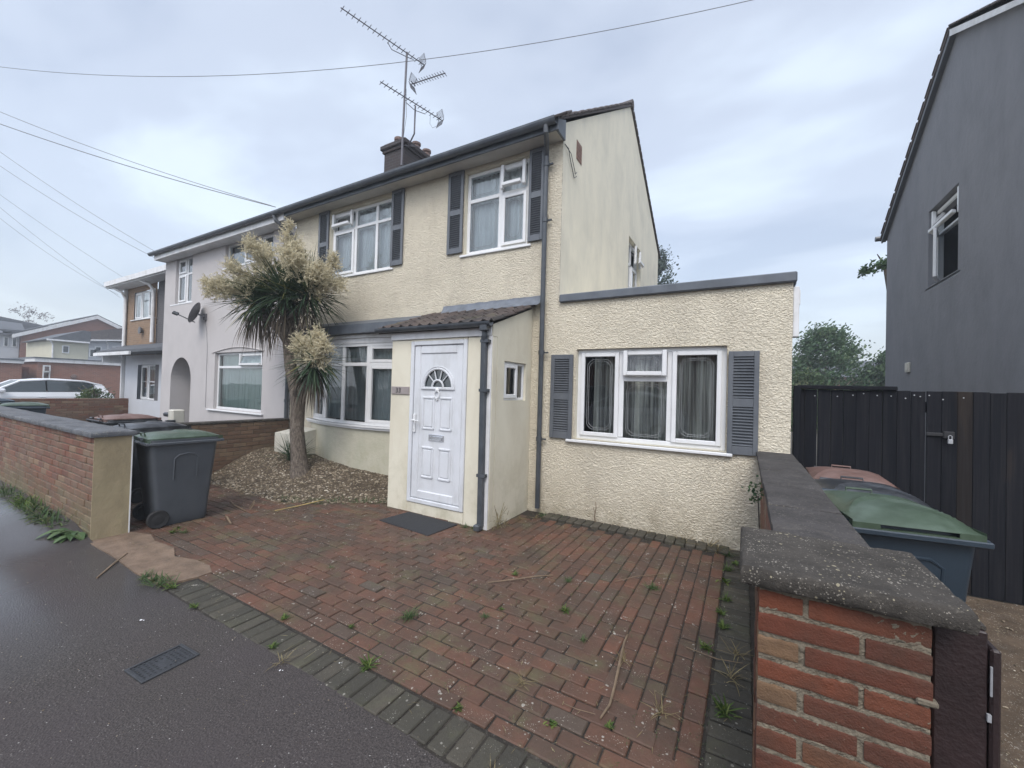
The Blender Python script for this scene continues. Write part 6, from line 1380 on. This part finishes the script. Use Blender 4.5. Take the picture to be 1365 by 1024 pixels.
def head(c, n, L, zlo, zhi, dead, seed, name='leaves'):
    r2 = random.Random(seed); c = Vector(c); g1 = MB(); g2 = MB()
    for i in range(n):
        d = rdir(r2, zlo, zhi); l = L * r2.uniform(.75, 1.1) * (1.0 if d.z < .6 else .85)
        v = min(1, max(0, .45 + .25 * d.z + r2.gauss(0, .2))) * .85
        if r2.random() < .04: v = 1.0
        tri_leaf(g1, c + d * .05 + Vector((0, 0, r2.uniform(-.1, .08))), d, (0, 0, 1), l, r2.uniform(.022, .034), max(.05, .55 - d.z * .5) * r2.uniform(.3, 1.5), 6, v, .2)
    for i in range(dead):
        a = r2.uniform(0, 6.28); d = Vector((math.cos(a), math.sin(a), r2.uniform(-.9, -.1))).normalized()
        tri_leaf(g2, c + Vector((0, 0, r2.uniform(-.35, -.05))) + d * .06, d, (0, 0, 1), L * r2.uniform(.6, 1.05), r2.uniform(.012, .024), r2.uniform(2.0, 4.0), 6, r2.random(), .3)
    for i in range(n // 3):      # stiff young spears
        d = rdir(r2, .0, 1.0); tri_leaf(g1, c + d * .05 + Vector((0, 0, .05)), d, (0, 0, 1), L * r2.uniform(.8, 1.15), r2.uniform(.014, .022), .12, 5, r2.uniform(.3, 1), .2)
    g1.build(name, 'palm_leaf', T_); 
    if dead: g2.build('dead_leaves', 'palm_dead', T_)
head((-6.90, 4.1, 3.15), 330, .86, -.40, 1.0, 70, 1)
head((-7.60, 4.05, 3.12), 230, .78, -.5, .9, 100, 2)
head((-6.42, 4.2, 3.15), 200, .74, -.40, .9, 50, 3)
head((-5.98, 4.05, 1.98), 120, .60, -.75, .4, 70, 4)
def panicle(c, tip, L, spread, seed, n=36):
    r2 = random.Random(seed); c = Vector(c); d0 = (Vector(tip) - c).normalized(); mb = MB(); mb.tube([c, c + d0 * L], [.014, .005], 5, .3)
    blobs = []
    for i in range(n):
        s_ = .15 + .85 * i / n; b0 = c + d0 * L * s_; d = (rdir(r2) + d0 * .7).normalized(); l = spread * (1.1 - s_ * .75) * r2.uniform(.7, 1.15)
        e_ = b0 + d * l - Vector((0, 0, l * l * .35)); mb.tube([b0, b0 + d * l * .5, e_], [.006, .004, .002], 4, .4)
        for j in range(11):
            f = .2 + .8 * j / 11; q = b0.lerp(e_, f); d2 = (rdir(r2) + d0 * .25).normalized(); l2 = .15 * r2.uniform(.4, 1.25) * (1.15 - f * .4); q2 = q + d2 * l2
            mb.tube([q, q2], [.003, .002], 3, .7, cap=False)
            for m_ in range(10):
                w_ = q.lerp(q2, .1 + .9 * m_ / 10) + rdir(r2) * .012; dd = rdir(r2); e1 = dd.orthogonal().normalized() * .0078; e2 = dd.cross(e1.normalized()) * .0078
                mb.add([w_ - e1, w_ - e2, w_ + e1, w_ + e2], [(0, 1, 2, 3)], min(1, r2.random() * .7 + .3)); 
    return mb
def flowers(lst, seed):
    tot = MB()
    for k, a in enumerate(lst):
        m = panicle(*a, seed + k); b = len(tot.v); tot.v += m.v; tot.a += m.a; tot.f += [tuple(i + b for i in f) for f in m.f]; tot.mi += m.mi
    return tot
fl = [((-7.6, 4.0, 3.25), (-8.6, 3.9, 3.5), .95, .42), ((-7.6, 3.95, 3.3), (-8.2, 3.5, 3.4), .80, .40), ((-7.6, 4.2, 3.25), (-8.5, 4.3, 3.3), .85, .42), ((-7.6, 3.9, 3.3), (-8.3, 3.4, 3.25), .75, .42), ((-7.1, 3.9, 3.35), (-7.4, 3.3, 3.6), .6, .38), ((-6.9, 3.9, 3.5), (-6.8, 3.3, 4.0), .6, .40), ((-6.5, 4.0, 3.4), (-5.9, 3.5, 3.7), .7, .42), ((-6.4, 4.2, 3.3), (-5.5, 4.2, 3.25), .8, .38),
      ((-7.0, 4.0, 3.3), (-7.2, 3.8, 4.1), .72, .36), ((-6.95, 4.1, 3.4), (-6.95, 4.15, 4.5), 1.05, .36), ((-6.95, 4.2, 3.3), (-7.2, 4.6, 3.9), .6, .34),
      ((-6.45, 4.2, 3.3), (-5.75, 4.3, 3.75), .75, .38), ((-6.4, 4.1, 3.25), (-5.6, 3.9, 3.45), .80, .38), ((-6.5, 4.1, 3.35), (-6.2, 3.8, 4.0), .65, .34)]
flowers(fl, 50).build('flower_cluster', 'palm_flower', T_)
flowers([((-5.98, 4.05, 1.98), (-5.78, 3.95, 2.5), .52, .36), ((-5.98, 4.0, 1.98), (-5.5, 3.95, 2.3), .50, .32), ((-5.98, 4.0, 2.0), (-6.15, 3.85, 2.45), .40, .30)], 80).build('flower_cluster', 'palm_flower', T_)
# young spiky plant at the foot of the wall
t = thing('spiky_plant', (-6.95, 4.35, .22), 'small spiky grass-like plant left of the palm trunk', 'plant')
mb = MB()
for i in range(110): tri_leaf(mb, (-6.95 + rp2.gauss(0, .04), 4.35 + rp2.gauss(0, .04), gravel_z(-6.95, 4.35)), rdir(rp2, .45, 1), (0, 0, 1), rp2.uniform(.35, .62), .016, rp2.uniform(.1, .9), 4, rp2.random() * .9, .2)
mb.build('leaves', 'palm_leaf', t)

# ------------------------------------------------------------------ weeds, leaves and litter
def weed_mesh(n, L, W, seed, droop=.8, mat='weed_green', zlo=.15, spread=.015):
    r2 = random.Random(seed); mb = MB()
    for i in range(n): 
        a = r2.uniform(0, 6.28); tri_leaf(mb, (spread * r2.gauss(0, 1), spread * r2.gauss(0, 1), 0), rdir(r2, zlo, 1), (0, 0, 1), L * r2.uniform(.4, 1.1), W * r2.uniform(.7, 1.2), r2.uniform(.1, droop), 3, r2.random(), .15)
    return mb
protos = []
for k, (n_, L_, W_, m_) in enumerate(((46, .075, .010, 'weed_green'), (34, .055, .012, 'weed_green'), (60, .06, .006, 'weed_dark'), (22, .10, .005, 'weed_dry'), (18, .045, .018, 'weed_green'))):
    protos.append(weed_mesh(n_, L_, W_, 30 + k, spread=.012 + .006 * (k == 2)).build('weed', m_, local=True))
used = [False] * 5
def weed(x, y, k, s_=1.0, label='small weed growing in the joints of the brick driveway', grp='weeds in the driveway joints', z=.004):
    o = protos[k] if not used[k] else protos[k].copy()
    if used[k]: COL.objects.link(o)
    used[k] = True; o.location = (x, y, z); o.scale = (s_, s_, s_); o.rotation_euler = (0, 0, rp2.uniform(0, 6.28)); tag(o, label, 'weed', grp); return o
WL1, WL2, WL3, WL4 = [], [], [], []
for (x, y, k, s_) in ((-1.141, 2.888, 0, 1.0), (-2.059, 2.202, 2, 1.6), (-1.898, 1.697, 0, 1.25), (-2.53, 1.50, 1, .9), (-2.77, 1.72, 1, .9), (-.19, 2.97, 0, 1.1), (-.063, 2.43, 0, 1.5), (-.603, 3.73, 3, 1.6), (-.64, 3.62, 2, 1.4),
                      (-.797, 1.877, 4, .9), (-.108, 4.40, 0, 1.2), (-.12, 4.1, 4, 1.6), (-.10, 3.75, 0, 1.1), (-.12, 3.5, 1, 1.2), (-.10, 3.3, 1, 1.3), (-.55, 2.02, 1, .7), (-.62, 2.55, 3, 1.0), (-1.05, 2.05, 3, .9), (-1.6, 2.5, 2, .8), (-1.55, 2.65, 1, .6),
                      (-.9, 2.62, 2, .7), (-1.3, 3.35, 2, 1.0), (-.3, 3.8, 2, 1.5), (-.45, 4.3, 2, 1.3), (-.25, 4.65, 4, 1.7), (-1.75, 3.2, 1, .9), (-3.2, 2.4, 2, .6), (-2.3, 1.9, 1, .7), (-1.25, 1.72, 1, .8), (-.9, 1.5, 3, .8), (-.35, 2.25, 3, 1.1), (-.04, 2.75, 3, 1.5), (-.02, 3.0, 3, 1.3)): WL1.append((x, y, k, s_))
for (x, y, k, s_) in ((-2.25, 4.86, 2, 1.6), (-2.30, 4.75, 3, 1.6), (-2.45, 4.6, 3, 1.3), (-2.5, 4.3, 3, 1.4), (-2.85, 3.96, 2, 1.2), (-2.75, 3.97, 0, .7), (-2.0, 4.95, 2, 1.3), (-.95, 4.93, 3, 1.4), (-.55, 4.95, 3, 2.2), (-.3, 4.9, 3, 2.4), (-.2, 4.85, 3, 2.0), (-.12, 4.8, 2, 1.4), (-.05, 4.6, 4, 1.5)): WL2.append((x, y, k, s_))
for (x, y, k, s_) in ((-4.05, 1.49, 2, 2.0), (-4.18, 1.47, 2, 1.8), (-3.92, 1.50, 1, 1.3), (-4.3, 1.46, 2, 1.4), (-3.45, 1.46, 1, .9), (-2.35, 1.46, 3, 1.0)): WL3.append((x, y, k, s_))
for (x, y, k, s_) in ((-5.35, 2.03, 1, 1.3), (-5.25, 2.10, 2, 1.1), (-5.45, 2.12, 4, 1.0)): WL4.append((x, y, k, s_))
ORD = 'first second third fourth fifth sixth seventh eighth ninth tenth eleventh twelfth thirteenth fourteenth fifteenth sixteenth seventeenth eighteenth nineteenth twentieth'.split()
LOOK = ['bright green bushy', 'small green leafy', 'dark grassy', 'dry straw-coloured', 'low round-leaved']
wr = sorted([w_ for w_ in WL1 if w_[0] > -.25], key=lambda w_: -w_[1]); wm = sorted([w_ for w_ in WL1 if w_[0] <= -.25], key=lambda w_: w_[1])
for i, w_ in enumerate(wr): weed(*w_[:3], w_[3] * .8, LOOK[w_[2]] + ' weed by the right-hand edging, ' + ORD[i] + ' from the house', 'weeds along the right-hand edging')
for i, w_ in enumerate(wm[:20]): weed(*w_[:3], w_[3] * .8, LOOK[w_[2]] + ' weed in the open driveway, ' + ORD[i] + ' from the pavement', 'weeds in the driveway joints')
for i, w_ in enumerate(sorted(WL2, key=lambda w_: w_[0])): weed(*w_[:3], w_[3] * .8, LOOK[w_[2]] + ' weed at the cream wall foot, ' + ORD[i] + ' counting from the porch', 'weeds along the house walls')
for i, w_ in enumerate(sorted(WL3, key=lambda w_: w_[0])): weed(*w_[:3], w_[3] * .85, LOOK[w_[2]] + ' weed at the pavement edge, ' + ORD[i] + ' right of the cement patch', 'weeds at the pavement edge')
for i, w_ in enumerate(sorted(WL4, key=lambda w_: w_[0])): weed(*w_[:3], w_[3] * .8, LOOK[w_[2]] + ' weed at the foot of the left green-lidded bin, ' + ORD[i] + ' from its wheels', 'weeds by the left bin')
# big-leaved plant at the pillar foot
t = thing('dock_plant', (-5.95, 1.36, .09), 'broad-leaved green dock plant at the foot of the left wall end', 'plant')
mb = MB()
for i in range(22):
    a = rp2.uniform(-2.6, .5); d = Vector((math.cos(a), math.sin(a), rp2.uniform(.1, .7))).normalized(); tri_leaf(mb, (-5.95 + rp2.gauss(0, .06), 1.40, .06), d, (0, 0, 1), rp2.uniform(.13, .25), rp2.uniform(.07, .11), rp2.uniform(.7, 1.5), 6, rp2.random(), .12)
mb.build('leaves', 'dock_leaf', t)
for k, (cx_, n_, lab) in enumerate(((-7.55, 260, 'bright green feathery weed tuft against the front wall, left of the dock plant'), (-6.75, 200, 'straggly mixed weeds along the foot of the front wall nearest the dock plant'), (-8.6, 220, 'dull green weeds along the front wall at the left edge of the photo'))):
    t = thing('weed_clump', (cx_, 1.38, .08), lab, 'weeds'); mb = MB(); r2 = random.Random(60 + k)
    for i in range(n_): tri_leaf(mb, (cx_ + r2.gauss(0, .22 + .12 * (k != 0)), 1.40 + r2.uniform(-.10, .05), .09), rdir(r2, .3, 1), (0, 0, 1), r2.uniform(.05, .17), r2.uniform(.006, .016), r2.uniform(.3, 1.8), 4, r2.random(), .2)
    mb.build('leaves', ['weed_green', 'weed_dark', 'weed_dark'][k], t)
    if k == 1:
        mb = MB()
        for i in range(90): tri_leaf(mb, (cx_ + r2.gauss(0, .3), 1.40 + r2.uniform(-.10, .05), .08), rdir(r2, .3, 1), (0, 0, 1), r2.uniform(.08, .20), r2.uniform(.015, .03), r2.uniform(.3, 1.8), 4, r2.random(), .2)
        mb.build('green_leaves', 'weed_dark', t)
mb = MB(); r2 = random.Random(70)
for i in range(340):
    x = r2.uniform(-5.7, -4.3); y = 3.36 + max(0, x + 5.45) * .72 + r2.uniform(-.04, .22); tri_leaf(mb, (x, y, max(0, gravel_z(x, y))), rdir(r2, .1, 1), (0, 0, 1), r2.uniform(.04, .12), r2.uniform(.005, .012), r2.uniform(.3, 1.8), 3, r2.random(), .2)
tag(mb.build('grass_edge', 'weed_dark', origin=(-5, 3.6, 0)), 'thin grass and dry stalks along the front edge of the gravel bed', 'grass', kind='stuff')
mb = MB()
for i in range(500):
    x = r2.uniform(-8.0, -4.3); y = r2.uniform(3.2, 4.7)
    if y < 3.3 + max(0, x + 5.45) * .72: continue
    d = rdir(r2, -.05, .12); tri_leaf(mb, (x, y, max(0, gravel_z(x, y)) + .015), d, (0, 0, 1), r2.uniform(.06, .22), r2.uniform(.004, .012), .2, 3, r2.random(), .2)
tag(mb.build('dry_litter', 'palm_dead', origin=(-6, 4, 0)), 'dry palm leaf litter strewn over the gravel bed', 'leaf litter', kind='stuff')
mb = MB()
for i in range(800):
    x = r2.uniform(-6.5, 0); y = r2.uniform(1.5, 4.9)
    if not (x > -4.2 or y < 3.3) or (x < -2.6 and y > 4.0): continue
    a = r2.uniform(0, 6.28); tri_leaf(mb, (x, y, .009), (math.cos(a), math.sin(a), 0), (0, 0, 1), r2.uniform(.015, .06) * (1.6 if r2.random() < .05 else 1), r2.uniform(.0012, .004), .0, 2, r2.random(), .1)
tag(mb.build('leaf_crumbs', 'weed_dry', origin=(-3, 3, 0)), 'fine straw and leaf crumbs scattered over the driveway', 'leaf litter', kind='stuff')
mb = MB()
for i in range(900):        # moss tufts along the paver joints
    if r2.random() < .5: x = -.14 - .105 * r2.randint(0, 22) - .001; y = r2.uniform(1.75, 4.8)
    else: x = r2.uniform(-5, 0); y = 1.69 + .105 * r2.randint(0, 22)
    if (x < -2.6 and y > 3.9) or mnoise.noise(Vector((x * 1.5, y * 1.5, 7))) < .05: continue
    for _ in range(3): tri_leaf(mb, (x + r2.gauss(0, .006), y + r2.gauss(0, .02), .0), rdir(r2, .3, 1), (0, 0, 1), r2.uniform(.008, .02), .003, .3, 2, r2.random(), .1)
tag(mb.build('joint_moss', 'weed_dark', origin=(-3, 3, 0)), 'moss and seedlings lining the paving joints', 'moss', kind='stuff')
t = thing('ivy_tuft', (.1, 4.2, .72), 'small ivy tuft between the boundary wall and the cream house', 'plant')
mb = MB()
for i in range(90):
    p_ = Vector((.10 + r2.gauss(0, .035), 4.2 + r2.gauss(0, .05), .80 + r2.gauss(0, .05))); d = rdir(r2); e_ = d.orthogonal().normalized() * .014; f_ = d.cross(e_).normalized() * .012; mb.add([p_ - e_, p_ - f_, p_ + e_, p_ + f_], [(0, 1, 2, 3)], r2.random())
mb.build('leaves', 'tree_green', t)
mb = MB(); mb.tube([(.16, 4.2, .0), (.14, 4.2, .4), (.12, 4.2, .78)], .006, 5); mb.build('stem', 'bark', t)
def strip(pts, w_, mat, label, cat='dead leaf', name='dead_leaf'):
    mb = MB(); mb.tube([(p_[0], p_[1], p_[2]) for p_ in pts], [w_ * (.5 + .5 * math.sin(math.pi * min(1, (i + .6) / len(pts)))) for i in range(len(pts))], 6)
    return tag(mb.build(name, mat), label, cat)
strip([(-.66, 2.83, .012), (-.655, 2.72, .016), (-.64, 2.6, .018), (-.62, 2.45, .016), (-.60, 2.3, .014), (-.585, 2.15, .014), (-.60, 2.04, .012)], .008, 'twig', 'long curved brown palm leaf lying on the driveway nearest the right pillar')
strip([(-1.86, 2.93, .012), (-1.70, 3.08, .02), (-1.55, 3.25, .022), (-1.45, 3.36, .014)], .006, 'twig', 'brown dry leaf with a twisted end lying in the middle of the driveway')
strip([(-.80, 2.03, .012), (-.72, 2.02, .02), (-.63, 2.05, .012)], .002, 'twig', 'thin pale curled stalk beside the long brown leaf', 'stalk', 'dry_stalk')
strip([(-5.22, 3.06, .01), (-5.15, 3.35, .02), (-5.05, 3.65, .05)], .007, 'straw', 'yellow straw-coloured leaf at the front edge of the gravel bed')
strip([(-5.46, 2.60, .012), (-5.30, 2.54, .05), (-5.12, 2.50, .012)], .012, 'twig', 'curled brown leaf on the paving right of the left bin')
strip([(-5.60, 2.95, .01), (-5.55, 2.98, .10), (-5.48, 2.94, .08), (-5.5, 2.9, .01)], .010, 'twig', 'crumpled brown leaf on the paving towards the gravel bed')
strip([(-6.2, 3.0, .01), (-5.9, 2.9, .015), (-5.5, 2.85, .012)], .008, 'twig', 'dark thin leaf on the paving behind the left bin')
strip([(-4.62, 1.25, .0), (-4.85, 1.42, .006), (-5.02, 1.56, .012)], .008, 'twig', 'thin brown stick lying across the pavement edge near the dock plant', 'stick', 'stick')
strip([(-.95, 3.55, .01), (-.80, 3.72, .03), (-.62, 3.95, .01)], .003, 'twig', 'dry bent stalk among the weeds near the house', 'stalk', 'dry_stalk')
strip([(-.3, 2.9, .01), (-.12, 2.86, .02), (.02, 2.9, .02)], .003, 'twig', 'pale dry stalk near the right edge bricks', 'stalk', 'dry_stalk')
for (x, y, r, lab) in ((-3.55, 1.19, .008, 'white litter scrap on the pavement beside the cement patch'), (-2.20, 4.82, .016, 'white litter scraps by the downpipe foot'), (-2.28, 1.40, .006, 'white pebble by the edging bricks near the grass tuft'), (-2.05, 1.62, .005, 'white speck of litter on the edging bricks')):
    mb = MB(); stone(mb, x, y, .008, r, 1.0); stone(mb, x + r * 1.7, y + .01, .006, r * .6, 1.0); tag(mb.build('litter_scrap', 'white_litter'), lab, 'litter')
mb = MB(); mb.tube([(-1.60, 5.0, .0), (-1.61, 4.995, .1), (-1.59, 4.99, .2), (-1.60, 4.995, .27)], [.008, .006, .005, .003], 5); mb.tube([(-1.6, 4.995, .12), (-1.63, 4.99, .2)], .003, 4); tag(mb.build('dead_weed', 'twig'), 'thin dead brown weed stalk against the cream extension wall', 'weed')
t = thing('dry_weed', (-2.5, 4.15, 0), 'tall dry wispy weed at the porch side wall', 'weed')
mb = MB()
for i in range(9): a = r2.uniform(-.4, .4); mb.tube([(-2.52, 4.15 + r2.gauss(0, .04), 0), (-2.50 + a * .05, 4.15 + a * .1, .15), (-2.48 + a * .12, 4.15 + a * .35, r2.uniform(.2, .36))], .0025, 4, r2.random())
for i in range(40): tri_leaf(mb, (-2.5 + r2.gauss(0, .02), 4.15 + r2.gauss(0, .07), r2.uniform(0, .15)), rdir(r2, .2, 1), (0, 0, 1), r2.uniform(.04, .1), .008, .8, 3, r2.random())
mb.build('stems', 'weed_dry', t)
for o in bpy.data.objects:
    if o.name.startswith('weed') and o.parent is None and 'label' not in o: bpy.data.objects.remove(o)

# ------------------------------------------------------------------ haze volume added to imitate lens glare and fade the far buildings
hz_ = bpy.data.materials.new('haze_glare'); hz_.use_nodes = True; ht = hz_.node_tree; ht.nodes.clear()
ho = ht.nodes.new('ShaderNodeOutputMaterial'); hv = ht.nodes.new('ShaderNodeVolumePrincipled'); ht.links.new(hv.outputs[0], ho.inputs['Volume'])
hv.inputs['Color'].default_value = (0.86, 0.91, 0.97, 1); hv.inputs['Density'].default_value = 0.0032; hv.inputs['Anisotropy'].default_value = 0.2
MAT['haze_glare'] = hz_
mb = MB(); mb.box(-95, 40, -25, 62, -1.1, 11.2); tag(mb.build('haze', 'haze_glare'), 'thin haze added over the street to imitate lens glare', 'haze', kind='stuff')
